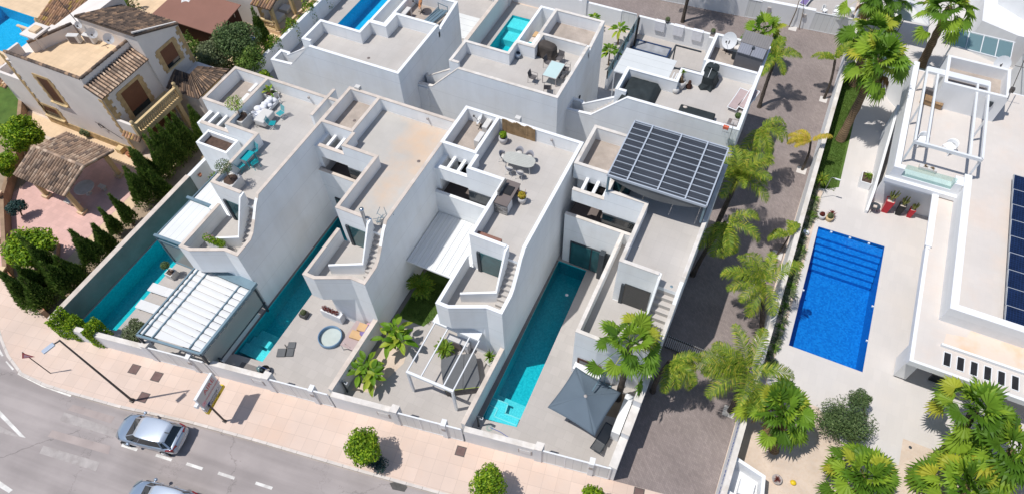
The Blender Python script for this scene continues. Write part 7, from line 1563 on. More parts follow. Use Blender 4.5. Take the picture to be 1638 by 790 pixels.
for i in range(26):
    x = -15.15 + 0.092 * i; b.box(x, x + 0.085, 29.12 + rr.uniform(-.01, .01), 29.17, 7.22, 8.32 + 0.07 * math.sin(i * .7) + rr.uniform(-.03, .03))
tag(b.build('reed_screen', 'reed'), 'brown reed screen fixed to the back parapet beside a plant pot', 'screen')
x, y = Q(690, 160, 825, 450, ZR + .3); pot_plant('potted_succulent', 'grey round pot with yellow green succulent in front of the reed screen', x, y, ZR, r_=0.3, hh=0.5, pm='sign_grey', kind='bush', lm='leaf_round', lr=0.26, lh=0.72, seed=8, group='round grey roof pots')
x, y = Q(650, 260, 1328, 420, ZR + .3); t = pot_plant('potted_succulent', 'grey round pot with orange flowers beside the outdoor kitchen', x, y, ZR, r_=0.28, hh=0.5, pm='sign_grey', kind='bush', lm='leaf_yellow', lr=0.26, lh=0.68, seed=9, group='round grey roof pots')
b = MB(); b.tube([(-.2, 0, .5), (-.25, 0, 1.1)], .012, 5); b.tube([(.15, .1, .5), (.2, .1, 1.2)], .012, 5); b.build('canes', 'terracotta', t, world=False)
def ac2(label, a, c, rot, z=7.215): x, y = Q(690, 160, a, c, z + .4); return ac_unit(label, x, y, z, rot, 0.95, 0.38, 0.7)
ac2('white air conditioner on the gravel roof by the reed screen, farther of two', 645, 300, R(90)); ac2('white air conditioner on the gravel roof by the reed screen, nearer of two', 555, 455, R(90))
x, y = Q(690, 160, 560, 300, 7.3); dish('white satellite dish on a tripod on the gravel roof beside two air conditioners', x, y, 7.22, 0.42, (-0.9, -0.35, 0.6), 0.75)
# outdoor kitchen
t = thing('outdoor_kitchen', 'outdoor kitchen counter faced in patterned stone on the parapet side of the roof', 'kitchen counter', (-12.1, 24.0, ZR))
surf('stone_pattern', (0.42, 0.40, 0.38), 0.7, 0.1, 2, 20, 0.2, brick=dict(w=0.28, h=0.1, m=0.012, v=0.75, mc=0.35, offset=0.5)); 
def patt():
    m = M['stone_pattern']; tt = m.node_tree
    for n_ in tt.nodes:
        if n_.type == 'TEX_BRICK':
            for l in list(tt.links):
                if l.to_node == n_ and l.to_socket.name == 'Vector': src = l.from_socket; tt.links.remove(l)
            sp = tt.nodes.new('ShaderNodeSeparateXYZ'); cb = tt.nodes.new('ShaderNodeCombineXYZ'); tt.links.new(src, sp.inputs[0]); ad = N(tt, 'Math', operation='ADD'); tt.links.new(sp.outputs[0], ad.inputs[0]); tt.links.new(sp.outputs[1], ad.inputs[1]); tt.links.new(ad.outputs[0], cb.inputs[0]); tt.links.new(sp.outputs[2], cb.inputs[1]); tt.links.new(cb.outputs[0], n_.inputs['Vector'])
patt()
xk0, yk0 = -12.65, 22.75; b = MB(); b.box(xk0, xk0 + 0.82, yk0, yk0 + 0.12, ZR, ZR + 0.9); b.box(xk0, xk0 + 0.12, yk0 + .12, yk0 + 1.9, ZR, ZR + 0.9); b.box(xk0, xk0 + .82, yk0 + 1.78, yk0 + 1.9, ZR, ZR + .9); b.build('stone_body', 'stone_pattern', t)
b = MB(); b.box(xk0 - 0.03, xk0 + .88, yk0 - 0.04, yk0 + 1.94, ZR + .9, ZR + .95); b.build('worktop', 'slate_top', t); b = MB(); b.box(xk0 - 0.02, xk0 + 0.08, yk0 + 0.5, yk0 + 1.6, ZR + .953, ZR + 1.4); b.build('splashback', 'stone_pattern', t)
b = MB(); b.box(xk0 + .1, xk0 + .82, yk0 + .14, yk0 + .8, ZR + .03, ZR + .88); b.build('fridge', 'pane_blue' if False else 'white_metal', t); b = MB(); b.box(xk0 + .2, xk0 + .7, yk0 + .8, yk0 + 1.5, ZR + .952, ZR + 1.0); b.build('hob', 'black_thing', t)
t = thing('cushion_bench', 'quilted brown bench against the front parapet of the oval table roof', 'bench', (-11.9, 20.5, ZR)); b = MB(); b.box(-0.85, 0.75, -0.25, 0.2, 0, 0.5); bevel(b.build('body', 'mauve_dark' if 'mauve_dark' in M else 'rattan', t, world=False), 0.04); b = MB(); b.box(-0.85, .75, -.26, .21, .5, .56); bevel(b.build('cushion', 'brown_sheet', t, world=False), 0.05)
# yard C: hot tub
t = thing('hot_tub', 'dark covered corner hot tub under the slim white pergola', 'hot tub', (-11.7, 14.8, 0)); out = [Q(630, 530, a, c, .85) for a, c in ((545, 320), (690, 270), (925, 248), (950, 300), (995, 600), (985, 640), (600, 685), (570, 640), (540, 400))]
b = MB(); b.prism([(p[0] * .985 + -11.7 * .015, p[1] * .985 + 14.8 * .015) for p in out], 0, 0.78); b.build('tub', 'rattan', t); b = MB(); b.prism(out, 0.785, 0.9); bevel(b.build('cover', 'grey_cover', t), 0.03)
b = MB(); b.bar((*out[5], .9), (*out[6], .9), 0.04, 0.03); b.build('edge_strap', 'strap_green', t); b = MB(); c1 = ((out[1][0] + out[2][0]) / 2, (out[1][1] + out[2][1]) / 2); c2 = ((out[5][0] + out[6][0]) / 2, (out[5][1] + out[6][1]) / 2); b.bar((*c1, .902), (*c2, .902), 0.02, 0.01); b.build('fold', 'black_thing', t)
x, y = U(800 - 92, 548); b = MB(); b.box(-13.35, -11.9, 16.5, 16.85, 0.0, 1.05); o = tag(b.build('outdoor_counter', 'white_plain'), 'low white counter against the villa wall behind the small cycad', 'counter'); b = MB(); b.box(-13.4, -11.85, 16.45, 16.88, 1.05, 1.1); b.build('worktop', 'sign_grey', o); b = MB(); b.box(-12.9, -12.3, 16.43, 16.46, .15, .95); b.build('door', 'slate_top', o)
# ---- yard D
for k, (a, c) in enumerate(((1003, 668), (992, 682))):
    pass
lounger('grey_lounger', 'dark grey cushioned lounger in the shade beside the grey parasol', -2.0, 14.7, 0.01, R(172), 'grey_cover', 'anthracite')
t = sq_table('dining_table', 'dark garden table almost hidden under the grey parasol', -4.0, 15.8, 0.01, 0.9, 1.6, .72, .2, 'anthracite', 'anthracite')
b = MB(); b.tube([T_(800, 690, 0.05), T_(818, 702, 0.05)], 0.02, 6); b.tube([T_(784, 683, .05), T_(800, 690, .05)], 0.02, 6); o = tag(b.build('pool_net', 'print_blue'), 'blue handled pool net lying by the street end of the teal pool', 'pool net'); b = MB(); x, y = U(783, 684); b.lathe((x, y, 0.05), [(0.1, 0), (0.22, 0.0)], 14); b.build('net', 'pane', o)
b = MB(); b.box(-5.62, -5.05, 24.6, 25.3, 0.01, 0.03); tag(b.build('door_mat', 'slate_top'), 'dark doormat at the house end of the teal pool', 'doormat')
t = thing('street_window', 'low horizontal window with projecting white ledge in the end villa front', 'window', (-4.2, 18.0, 0)); b = MB(); b.box(-5.15, -3.4, 17.55, 18.06, 1.55, 1.72); b.build('ledge', 'white_bright', t); b = MB(); b.box(-5.05, -3.5, 18.02, 18.075, 1.72, 2.3); b.build('frame', 'dark_brown_wall', t); b = MB(); b.box(-4.9, -3.6, 18.0, 18.03, 1.8, 2.2); b.build('pane', 'dark_glass', t)
b = MB(); x, y = Q(870, 390, 1480, 445, ZR + .4); b.lathe((x, y, ZR), [(0.0, .02), (.07, .02), (.09, 0)], 12); tag(b.build('roof_drain', 'steel_blue'), 'small round drain cover near the stairs of the end villa roof', 'drain')
t = thing('roof_cabinet', 'glass fronted cabinet in the shade under the gridded roof canopy', 'cabinet', (-6.2, 27.2, ZR)); b = MB(); b.box(-6.65, -5.6, 27.3, 27.8, ZR, ZR + 1.1); b.build('body', 'anthracite', t); b = MB(); b.box(-6.6, -5.65, 27.27, 27.3, ZR + .1, ZR + 1.0); b.build('pane', 'teal_glass', t)
t = thing('tv_aerial', 'orange and white television aerials on the wall corner behind the gridded canopy', 'aerial', (-1.1, 33.9, 7)); b = MB(); b.tube([(-1.15, 34.2, 7.0), (-1.2, 33.9, 9.2)], .02, 5)
for zz, L in ((8.6, .7), (9.0, .6), (8.2, .5)):
    b.tube([(-1.2 - L, 33.9, zz), (-1.2 + L * .4, 33.9, zz)], .012, 4)
    for k in range(5): b.tube([(-1.2 - L + .25 * k, 33.65, zz), (-1.2 - L + .25 * k, 34.15, zz)], .008, 4)
b.build('mast', 'rim', t); b = MB(); b.box(-1.75, -1.4, 33.8, 34.0, 8.5, 8.7); b.build('amplifier', 'orange_cloth', t)
# ---- villa E roof
x, y = Q(600, 0, 540, 100, 7.6); dish('rusty satellite dish on the gravel corner of the large empty roof', x - .1, y, 7.22, 0.55, (-0.8, -0.6, 0.35), 0.9, mat='rust_dish')
x, y = Q(600, 0, 365, 170, 7.6); ac_unit('white air conditioner on the gravel corner beside the rusty dish', x, y, 7.22, R(90))
x, y = Q(600, 0, 700, 190, 7.6); t = thing('bed_frame', 'stack of folded grey blue metal bed frames on the gravel corner', 'metal frame', (x, y, 7.22), R(-10)); b = MB()
for k in range(3): b.box(-.5 + .35 * k, -.28 + .35 * k, -1.0, 0.9, .3 + .08 * k, .36 + .08 * k)
b.build('slats', 'steel_blue', t, world=False); b = MB()
for s_ in (-.45, .45): b.bar((s_, -1, .3), (s_, .9, .5), .05); b.bar((s_, .9, 0), (s_, .9, .9), .04); b.bar((s_, -1, 0), (s_, -1, .35), .04)
b.bar((-.45, .9, .85), (.45, .9, .85), .04); b.build('frame', 'steel_blue', t, world=False)
# ---- villa F roof
x, y = Q(760, 0, 850, 560, 7.8); t = thing('covered_barbecue', 'brown draped barbecue cover in the corner of the glass table roof', 'barbecue', (x - .1, y - .1, ZR), R(-8)); b = MB(); n = 20
vs = []; rr = random.Random(3)
for j, (f, zz) in enumerate(((1.18, 0.02), (1.05, .35), (1.0, .85), (.86, 1.0), (.55, 1.12), (0.0, 1.15))):
    for i in range(n): a = 2 * math.pi * i / n; k = 1 + (.06 * math.sin(i * 3) if j < 2 else 0); vs.append((.72 * f * k * math.copysign(abs(math.cos(a)) ** .6, math.cos(a)), .42 * f * k * math.copysign(abs(math.sin(a)) ** .6, math.sin(a)), zz))
b.add(vs, [(j * n + i, j * n + (i + 1) % n, (j + 1) * n + (i + 1) % n, (j + 1) * n + i) for j in range(5) for i in range(n)], False); b.build('cover', 'brown_cover', t, world=False); b = MB(); b.bar((-.6, -.3, 0), (-.6, -.3, .1), .06); b.build('wheel_stub', 'black_thing', t, world=False)
x, y = Q(820, 0, 610, 1030 / 3.04 * 3.04 * 0 + 820, 7.9) if False else U(820 + 200 / 3.04, 340 / 3.04, ZR + .72); gx, gy = x, y
t = thing('glass_table', 'rectangular frosted glass table on the back villa roof', 'table', (gx, gy, ZR), R(0)); b = MB(); b.box(-.52, .52, -.85, .85, .70, .72); b.build('tabletop', 'table_glass', t, world=False); b = MB(); b.wall([(-.54, -.87, .725), (.54, -.87, .725), (.54, .87, .725), (-.54, .87, .725)], .04, .68, closed=True); b.build('rim', 'meter_grey', t, world=False)
for sx in (-1, 1):
    for sy in (-1, 1): b = MB(); b.bar((sx * .5, sy * .82, 0), (sx * .5, sy * .82, .69), .05); b.build('leg', 'meter_grey', t, world=False)
def wchair(label, a, c, rot):
    x, y = U(820 + a / 3.04, c / 3.04, ZR + .45); t = thing('mesh_chair', label, 'chair', (x, y, ZR), rot, 'dark mesh chairs on the glass table roof')
    b = MB(); b.box(-.22, .22, -.22, .22, .42, .45); b.build('seat', 'rattan', t, world=False); b = MB(); b.add([(-.22, .22, .46), (.22, .22, .46), (.24, .32, .9), (-.24, .32, .9), (-.22, .24, .46), (.22, .24, .46), (.24, .34, .9), (-.24, .34, .9)], [(0, 1, 2, 3), (4, 5, 6, 7), (2, 3, 7, 6)]); b.build('backrest', 'rattan', t, world=False)
    for sx in (-1, 1): b = MB(); b.tube([(sx * .25, -.25, 0), (sx * .25, -.22, .64), (sx * .25, .28, .66), (sx * .25, .3, 0)], .014, 5); b.build('arm_frame', 'dark_metal', t, world=False)
wchair('dark mesh chair standing apart left of the glass table', 100, 375, R(90)); wchair('dark mesh chair tipped towards the front corner of the glass table roof', 170, 425, R(200)); wchair('dark mesh chair at the far end of the glass table', 228, 285, R(-5)); wchair('dark mesh chair on the right side of the glass table, farther one', 258, 335, R(-80)); wchair('dark mesh chair on the right side of the glass table, nearer one', 240, 375, R(-100)); wchair('dark mesh chair hidden left of the far end of the glass table', 175, 305, R(80))
x, y = Q(760, 0, 490, 640, ZR + .2); b = MB(); b.lathe((x, y, ZR), [(0, 0), (.2, 0), (.24, .4), (.2, .4)], 14); o = tag(b.build('plastic_bin', 'pane_bin' if 'pane_bin' in M else 'car_paint'), 'pale blue plastic bin in the shaded corner of the glass table roof', 'bin')
for k, (a, c) in enumerate(((230, 250), (60, 455))):
    x, y = Q(900, 90, a, c, 4.5); b = MB(); b.box(-12.58, -12.5, 34.6 + 2.2 * (1 - k), 34.8 + 2.2 * (1 - k), 4.6, 4.8); tag(b.build('wall_spot', 'anthracite'), ['dark square wall lamp on the back villa side wall, nearer the lane', 'dark square wall lamp on the back villa side wall, nearer the street'][k], 'wall lamp', 'wall lamps on the side wall')
# ---- villa G roof
t = thing('covered_hot_tub', 'black tarpaulin covered hot tub below the flat white canopy', 'hot tub', (-9.0, 38.2, 4.5)); b = MB(); b.box(-10.2, -7.2, 36.4, 39.6, 0, 3.9) if False else b.box(-10.3, -9.25, 36.7, 40.2, 3.6, 4.4); b.build('cover', 'green_cover', t)
b = MB(); vs = []; n = 12; rr = random.Random(5)
for j in range(n + 1):
    for i in range(n + 1): vs.append((-10.0 + 3.0 * i / n, 35.2 + 3.2 * j / n, 7.75 + rr.uniform(-.05, .05) - (0.5 if i in (0, n) or j in (0, n) else 0) + .12 * math.sin(i * 1.4) * math.cos(j)))
b.add(vs, [(j * (n + 1) + i, j * (n + 1) + i + 1, (j + 1) * (n + 1) + i + 1, (j + 1) * (n + 1) + i) for j in range(n) for i in range(n)], True)
t = thing('shed_cabinet', 'grey plastic tool shed with ribbed doors on the gravel roof', 'tool shed', (*Q(1060, 30, 1010, 440, 8.0), 7.22), R(-4)); b = MB(); b.prism([(-.95, -.55), (.95, -.55), (.95, .55), (-.95, .55)], .1, [1.25, 1.25, 1.75, 1.75]); b.build('body', 'meter_dark' if 'meter_dark' in M else 'slate_top', t, world=False)
surf('shed_grey', (0.22, 0.23, 0.27), 0.6, 0.05, 2, 20, 0.05, objc=True, lines=(0, 0.16, 0.02, 0.6)); surf('shed_roof', (0.20, 0.19, 0.19), 0.7, 0.08, 2, 20, 0.05, objc=True, lines=(0, 0.16, 0.02, 0.7))
for sx in (-1, 1): b = MB(); b.prism([(sx * .47 - .44, -.62), (sx * .47 + .44, -.62), (sx * .47 + .44, .1), (sx * .47 - .44, .1)], [1.28, 1.28, 1.58, 1.58], [1.34, 1.34, 1.64, 1.64]); b.build('lid', 'shed_grey', t, world=False)
b = MB(); b.prism([(-1, .12), (1, .12), (1, .85), (-1, .85)], [1.6, 1.6, 2.1, 2.1], [1.66, 1.66, 2.16, 2.16]); b.build('open_roof', 'shed_roof', t, world=False); b = MB(); b.box(-.08, .1, -.2, .0, 1.56, 1.66); b.build('catch', 'anthracite', t, world=False)
x, y = Q(1060, 30, 745, 330, 7.6); dish('large pale satellite dish on the gravel roof beside the tool shed', x, y, 7.22, 0.62, (-0.25, -1, 0.45), 0.95)
x, y = Q(1060, 30, 860, 400, 7.6); t = thing('storage_box', 'dark box with beige lid between the dish and the tool shed', 'box', (x, y, 7.22)); b = MB(); b.box(-.32, .32, -.35, .3, .1, .7); b.build('body', 'anthracite', t, world=False); b = MB(); b.box(-.34, .34, -.1, .45, .7, .78); b.build('lid', 'coping_old', t, world=False)
x, y = Q(1060, 30, 550, 640, 7.8); t = thing('covered_barbecue', 'black sheeted barbecue tied with pale rope against the inner roof wall', 'barbecue', (x, y - .2, ZR), R(-2)); b = MB(); vs = []; n = 18
for j, (f, zz) in enumerate(((1.25, 0.02), (1.0, .4), (.95, .95), (.8, 1.05), (0, 1.1))):
    for i in range(n): a = 2 * math.pi * i / n; k = 1 + (.12 * math.sin(i * 2.6) if j == 0 else 0); vs.append((.5 * f * k * math.copysign(abs(math.cos(a)) ** .6, math.cos(a)), .75 * f * k * math.copysign(abs(math.sin(a)) ** .6, math.sin(a)), zz + (.25 if math.sin(a) > 0 and j >= 2 else 0)))
b.add(vs, [(j * n + i, j * n + (i + 1) % n, (j + 1) * n + (i + 1) % n, (j + 1) * n + i) for j in range(4) for i in range(n)]); b.build('cover', 'green_cover', t, world=False); b = MB(); b.tube([(-.5, 0.1, 1.02), (0, .1, 1.3), (.5, .1, 1.02)], .018, 5); b.tube([(0, -.7, 1.0), (0, .1, 1.3), (0, .75, 1.3)], .018, 5); b.build('rope', 'white_plain', t, world=False)
x, y = Q(1060, 120, 865, 290, ZR + .3); l0 = lounger('sun_lounger', 'sun lounger with mauve fabric, top one lying over another', x, y, ZR, R(-10), 'mauve_fabric', 'white_metal', 'mauve sun loungers on the back villa roof', back=.12)
l1 = dup(l0, (x + .62, y + .3, ZR), R(-14), 'sun lounger with mauve fabric, pushed against the lane side parapet')
x, y = Q(1060, 120, 865, 480, ZR + .3); pot_plant('potted_bush', 'small round bush in a low pot at the foot of the mauve sun loungers', x, y, ZR, r_=.2, hh=.25, lh=.4, lr=.22, lm='leaf_pine', seed=11)
x, y = Q(1060, 120, 815, 570, ZR + .3); b = MB(); b.box(x - .42, x + .42, y - .32, y + .32, ZR, ZR + .45, rot=-.05); o = tag(bevel(b.build('cushion_box', 'slate_top'), .04), 'dark cushion box in the front corner of the sun lounger roof', 'box'); b = MB(); b.box(x - .18, x + .22, y - .22, y + .22, ZR + .452, ZR + .5); b.build('lid', 'sign_grey' if False else 'meter_grey', o)
x0, y0 = Q(1060, 120, 400, 440, ZR + .4); b = MB(); b.box(x0 - 1.25, x0 + 1.15, y0 - .35, y0 + .35, ZR, ZR + .5); o = tag(bevel(b.build('covered_sofa', 'green_cover'), .08), 'long low bench under a dark green cover along the front parapet', 'sofa'); b = MB(); b.ell((x0 - .9, y0 + .1, ZR + .52), .16, .12, .05, 10, 5); b.build('lid', 'coping_tan', o)
x, y = Q(1060, 120, 205, 110, ZR + .3); t = pot_plant('potted_dragon_tree', 'white pot with a thick stemmed dragon tree by the inner roof wall', x, y, ZR, r_=.34, hh=.62, kind='spiky', lr=.0001, seed=12); b = MB(); b.lathe((0, 0, .55), [(0, 0), (.16, 0), (.13, .3), (.06, .5), (.05, .8), (0, .8)], 10); b.build('swollen_stem', 'palm_bark', t, world=False); b = MB(); spiky(b, (0, 0, 1.35), 40, .3, random.Random(3), .025, .9); b.build('crown', 'leaf_palm', t, world=False)
x, y = Q(1060, 120, 150, 175, ZR + .2); b = MB(); b.lathe((x, y, ZR), [(0, 0), (.2, .0), (.27, .2), (.2, .4), (0, .42)], 16); tag(b.build('pouffe', 'pot_white'), 'round white pouffe in front of the dragon tree pot', 'pouffe')
x, y = Q(1060, 120, 308, 110, ZR + .3); b = MB(); b.lathe((x, y, ZR), [(0, 0), (.2, 0), (.22, .2), (.1, .35), (.12, .45), (.09, .6), (0, .64)], 12); tag(b.build('buddha_like_statue', 'terracotta').__class__ and b.build('seated_statue', 'dark_brown_wall'), 'small dark brown seated statue on the roof beside the dragon tree pot', 'statue')
for o in list(bpy.data.objects):
    if o.name.startswith('buddha_like_statue'): bpy.data.objects.remove(o)
# G: low terrace and tub under the canopy, beams, fence rack
t = thing('cactus_in_pot', 'tall cactus in a white pot in the corner beside the back villa side wall', 'potted plant', (-12.1, 36.2, 0)); b = MB()
for k in range(5): a = k * 1.25; b.tube([(-12.0, 35.9, 1.5), (-12.0 + .25 * math.cos(a), 35.9 + .25 * math.sin(a), 2.2), (-12.0 + .3 * math.cos(a), 35.9 + .3 * math.sin(a), 3.2)], .07, 7)
b.build('cactus', 'leaf_olive', t); b = MB(); b.lathe((-12.0, 35.9, 0.9), [(0, 0), (.3, 0), (.4, .5), (.33, .6), (0, .55)], 14); b.build('pot', 'pot_white', t); b = MB(); b.box(-12.5, -11.3, 35.2, 37, 0, .9); b.build('ledge', 'white_plain', t)
t = thing('trampoline', 'dark blue edged rectangular net cover in the rear yard below the white canopy', 'trampoline', (-10.8, 50, 0)); b = MB(); b.box(-12.1, -9.0, 49.3, 50.5, .25, .28); b.build('mat', 'dusty_plastic', t); b = MB(); b.wall([(-12.2, 49.2, .35), (-8.9, 49.2, .35), (-8.9, 50.6, .35), (-12.2, 50.6, .35)], .12, .2, closed=True); b.build('rim', 'blue_cover', t)
t = thing('metal_frame', 'dark square metal frame standing in the rear yard right of the white canopy', 'frame', (-7.0, 47, 0)); b = MB(); z_ = 2.6
for (p, q) in (((-8.2, 45.4, z_), (-8.2, 48.2, z_)), ((-8.2, 48.2, z_), (-6.0, 48.2, z_)), ((-8.2, 45.4, z_), (-6.2, 45.4, z_)), ((-8.2, 45.4, 0), (-8.2, 45.4, z_)), ((-8.2, 48.2, 0), (-8.2, 48.2, z_))): b.bar(p, q, .1)
b.build('frame', 'anthracite', t); b = MB()
for k in range(5): b.box(-7.7 + .25 * k, -7.62 + .25 * k, 45.6, 47.2, .6, .65)
b.build('rack', 'white_metal', t)
t = thing('black_post', 'leaning black folded parasol by the glass fence in the rear yard', 'parasol', (-12.0, 49.2, 0)); b = MB(); b.tube([(-12.1, 49.6, 0), (-12.1, 50.0, 3.0)], .1, 8); b.build('folded_canopy', 'black_thing', t); b = MB(); b.lathe((-12.1, 49.6, 0), [(0, 0), (.3, 0), (.3, .08), (0, .1)], 14); b.build('base', 'anthracite', t)
for i, x in enumerate((-11.0, -9.3, -7.6)):
    b = MB(); b.box(x, x + .9, 51.66, 51.79, .9, 1.83); b.box(x, x + .9, 51.66, 52.06, 1.80, 1.84); tag(b.build('hanging_towel', 'towel_white'), ['left of three white towels hung over the rear lane wall', 'middle of three white towels hung over the rear lane wall', 'right of three white towels hung over the rear lane wall'][i], 'towel', 'towels on the rear lane wall')
for i, x in enumerate((-10.0, -5.9)):
    t = pot_plant('wall_planter', ['dark trough with small plants on the rear lane wall', 'small dark pot plant at the right end of the rear lane wall'][i], x, 51.95, 1.82, r_=.22, hh=.25, pm='pot_grey', lh=.35, lr=.2, seed=20 + i)
t = thing('covered_tub', 'dark tarpaulin covered tub on the lower terrace under the white canopy', 'hot tub', (-8.6, 38.2, ZR)); b = MB(); vs = []
n = 12
for j in range(n + 1):
    for i in range(n + 1):
        e = (i in (0, n) or j in (0, n)); vs.append((-7.9 + 2.3 * (i / n - .5) * (1.06 if e else 1), 35.9 + 2.4 * (j / n - .5) * (1.06 if e else 1), ZR + (.05 if e else .72 + .06 * math.sin(i * 1.7) * math.cos(j * 1.3))))
b.add(vs, [(j * (n + 1) + i, j * (n + 1) + i + 1, (j + 1) * (n + 1) + i + 1, (j + 1) * (n + 1) + i) for j in range(n) for i in range(n)], True); b.build('cover', 'green_cover', t); b = MB(); b.box(-8.9, -6.9, 34.9, 36.9, ZR, ZR + .6); b.build('tub', 'anthracite', t)
for o in list(bpy.data.objects):
    if o.name.startswith('covered_hot_tub'):
        for c_ in list(o.children): bpy.data.objects.remove(c_)
        bpy.data.objects.remove(o)
# F yard: dress and towels between planter walls
for i, (a, c) in enumerate(((705, 300), (665, 365), (630, 420))):
    x, y = Q(760, 0, a, c, 8.2); b = MB(); b.box(x - .22, x + .22, y - .3, y + .3, 7.3, 7.45); tag(b.build('roof_box', ['cardboard', 'coping_tan', 'turquoise'][i]), ['beige box on the narrow ledge beside the small turquoise pool', 'tan box, middle one on the narrow ledge by the turquoise pool', 'turquoise box on the narrow ledge by the small pool'][i], 'box', 'boxes on the narrow ledge')
# top edge bits: lounger and chairs in the yard beyond the lane
x, y = Q(1200, 0, 640, 25, .3); lounger('purple_lounger', 'purple cushioned white lounger at the top edge beyond the lane wall', x, y + .4, .02, R(-12), 'purple_fabric', 'white_metal')
def plastic_chair(label, x, y, z, rot, group=None, mat='white_bright'):
    t = thing('plastic_chair', label, 'chair', (x, y, z), rot, group); b = MB(); b.box(-.24, .24, -.24, .24, .4, .44); bevel(b.build('seat', mat, t, world=False), .02); b = MB(); vs = []
    for j in range(4):
        for i in range(9): a = math.pi * i / 8; vs.append((.27 * math.cos(a), .22 * math.sin(a) + .05, .42 + .14 * j * (0.55 + .45 * math.sin(a))))
    b.add(vs, [(j * 9 + i, j * 9 + i + 1, (j + 1) * 9 + i + 1, (j + 1) * 9 + i) for j in range(3) for i in range(8)], True); o = b.build('backrest', mat, t, world=False); m = o.modifiers.new('thickness', 'SOLIDIFY'); m.thickness = .02
    for sx in (-1, 1):
        for sy in (-1, 1): b = MB(); b.bar((sx * .2, sy * .2, .4), (sx * .25, sy * .25, 0), .04); b.build('leg', mat, t, world=False)
    return t
for i, (a, c, r0) in enumerate(((860, 100, 60), (1000, 110, 0), (985, 165, 190))):
    x, y = Q(1200, 0, a, c, .6); plastic_chair(['white garden chair beyond the lane gate, left of three', 'white garden chair beyond the lane gate, far one', 'white garden chair beyond the lane gate, nearest the gate'][i], x, y, .02, R(r0), 'white chairs beyond the lane gate')
x, y = Q(1200, 0, 1165, 130, .6); b = MB(); b.lathe((x, y, 0.01), [(0, 0), (.2, 0), (.16, .5), (.3, .7), (.2, .9), (0, .92)], 12); tag(b.build('grill', 'white_metal'), 'white kettle shaped grill at the corner beyond the lane gate', 'grill')
# ---- right property
for i, (a, c, h_, w_, pm, lb) in enumerate(((960, 710, 1.25, .28, 'red_pot', 'large tapered red pot with cactus, leftmost of the trio by the white wall'), (1112, 745, 1.05, .23, 'black_thing', 'tapered black pot with cactus between the two red ones'), (1238, 775, .85, .19, 'red_pot', 'small tapered red pot with cactus, rightmost of the trio by the white wall'))):
    x, y = Q(1280, 240, a, c, 0); t = thing('cactus_pot', lb, 'potted cactus', (x, y + .1, 0), 0, 'tapered cactus pots'); b = MB(); q = w_ * .72; b.add([(-q, -q, 0), (q, -q, 0), (q, q, 0), (-q, q, 0), (-w_, -w_, h_), (w_, -w_, h_), (w_, w_, h_), (-w_, w_, h_)], [(0, 1, 5, 4), (1, 2, 6, 5), (2, 3, 7, 6), (3, 0, 4, 7), (3, 2, 1, 0)]); b.wall([(-w_, -w_, h_), (w_, -w_, h_), (w_, w_, h_), (-w_, w_, h_)], .04, h_ - .05, closed=True); b.build('pot', pm, t, world=False)
    b = MB(); b.box(-w_ + .04, w_ - .04, -w_ + .04, w_ - .04, h_ - .1, h_ - .03); b.build('soil', 'coping_tan', t, world=False); b = MB(); rr = random.Random(i)
    for k in range(7): aa = k * .9; L = (1.0 - .18 * i); b.tube([(0, 0, h_ - .05), (.1 * math.cos(aa), .08 * math.sin(aa), h_ + .3 * L), (.25 * L * math.cos(aa), .22 * L * math.sin(aa), h_ + .5 * L), (.28 * L * math.cos(aa), .25 * L * math.sin(aa), h_ + L * rr.uniform(.6, .95))], [.05, .05, .055, .035], 6)
    b.build('cactus', 'cactus', t, world=False)
x, y = Q(1280, 240, 850, 670, 0.3); t = thing('fire_bowl', 'dark round fire bowl on a stand by the ramp wall end', 'fire bowl', (x, y, 0)); b = MB(); b.lathe((0, 0, 0), [(0, .35), (.2, .38), (.36, .55), (.34, .55), (.18, .42), (0, .4)], 20); b.build('bowl', 'anthracite', t, world=False); b = MB()
for k in range(3): a = k * 2.1; b.tube([(0.1 * math.cos(a), .1 * math.sin(a), .4), (.32 * math.cos(a), .32 * math.sin(a), 0)], .02, 5)
b.build('stand', 'dark_metal', t, world=False); b = MB(); b.box(-.12, .12, -.1, .12, .42, .52); b.build('logs', 'coping_tan', t, world=False)
x, y = Q(1280, 240, 250, 750, .3); pot_plant('round_pot', 'cream round pot with a low plant above the blue pool corner', x, y, 0.01, r_=.3, hh=.42, lh=.45, lr=.16, lm='leaf_red', seed=31)
x, y = Q(1280, 240, 360, 745, .3); pot_plant('round_pot', 'pot with red tipped spiky plant above the blue pool corner', x, y, .01, r_=.16, hh=.3, kind='spiky', lm='leaf_red', lr=.5, seed=32)
x, y = Q(1280, 240, 335, 785, .2); pot_plant('round_pot', 'ochre round pot nearest the blue pool corner', x, y, .01, r_=.28, hh=.4, pm='ochre_smooth', lh=.5, lr=.2, lm='leaf_olive', seed=33)
x, y = Q(1280, 240, 235, 550, 0); t = thing('shower_lamp', 'thin silver lamp with a flat arm beside the bed by the artificial lawn', 'lamp', (x, y, 0)); b = MB(); b.tube([(0, 0, 0), (0, 0, 2.2), (.05, 0, 2.3), (.3, 0, 2.3)], .02, 6); b.build('post', 'rim', t, world=False); b = MB(); b.box(.25, .65, -.05, .05, 2.26, 2.31); b.build('lamp_head', 'white_metal', t, world=False)
b = MB(); b.ell((5.9, 35.0, .12), .28, .22, .2, 10, 6, .1); tag(b.build('garden_rock', 'white_plain'), 'white rock among the strap leaved plants', 'rock')
x, y = 9.0, 41.45; t = thing('palm_seedling', 'small palm plant in the white planter beside the ramp wall', 'plant', (x, y, .7)); b = MB(); spiky(b, (0, 0, .15), 30, .5, random.Random(6), .03, .9); b.build('leaves', 'leaf_palm', t, world=False)
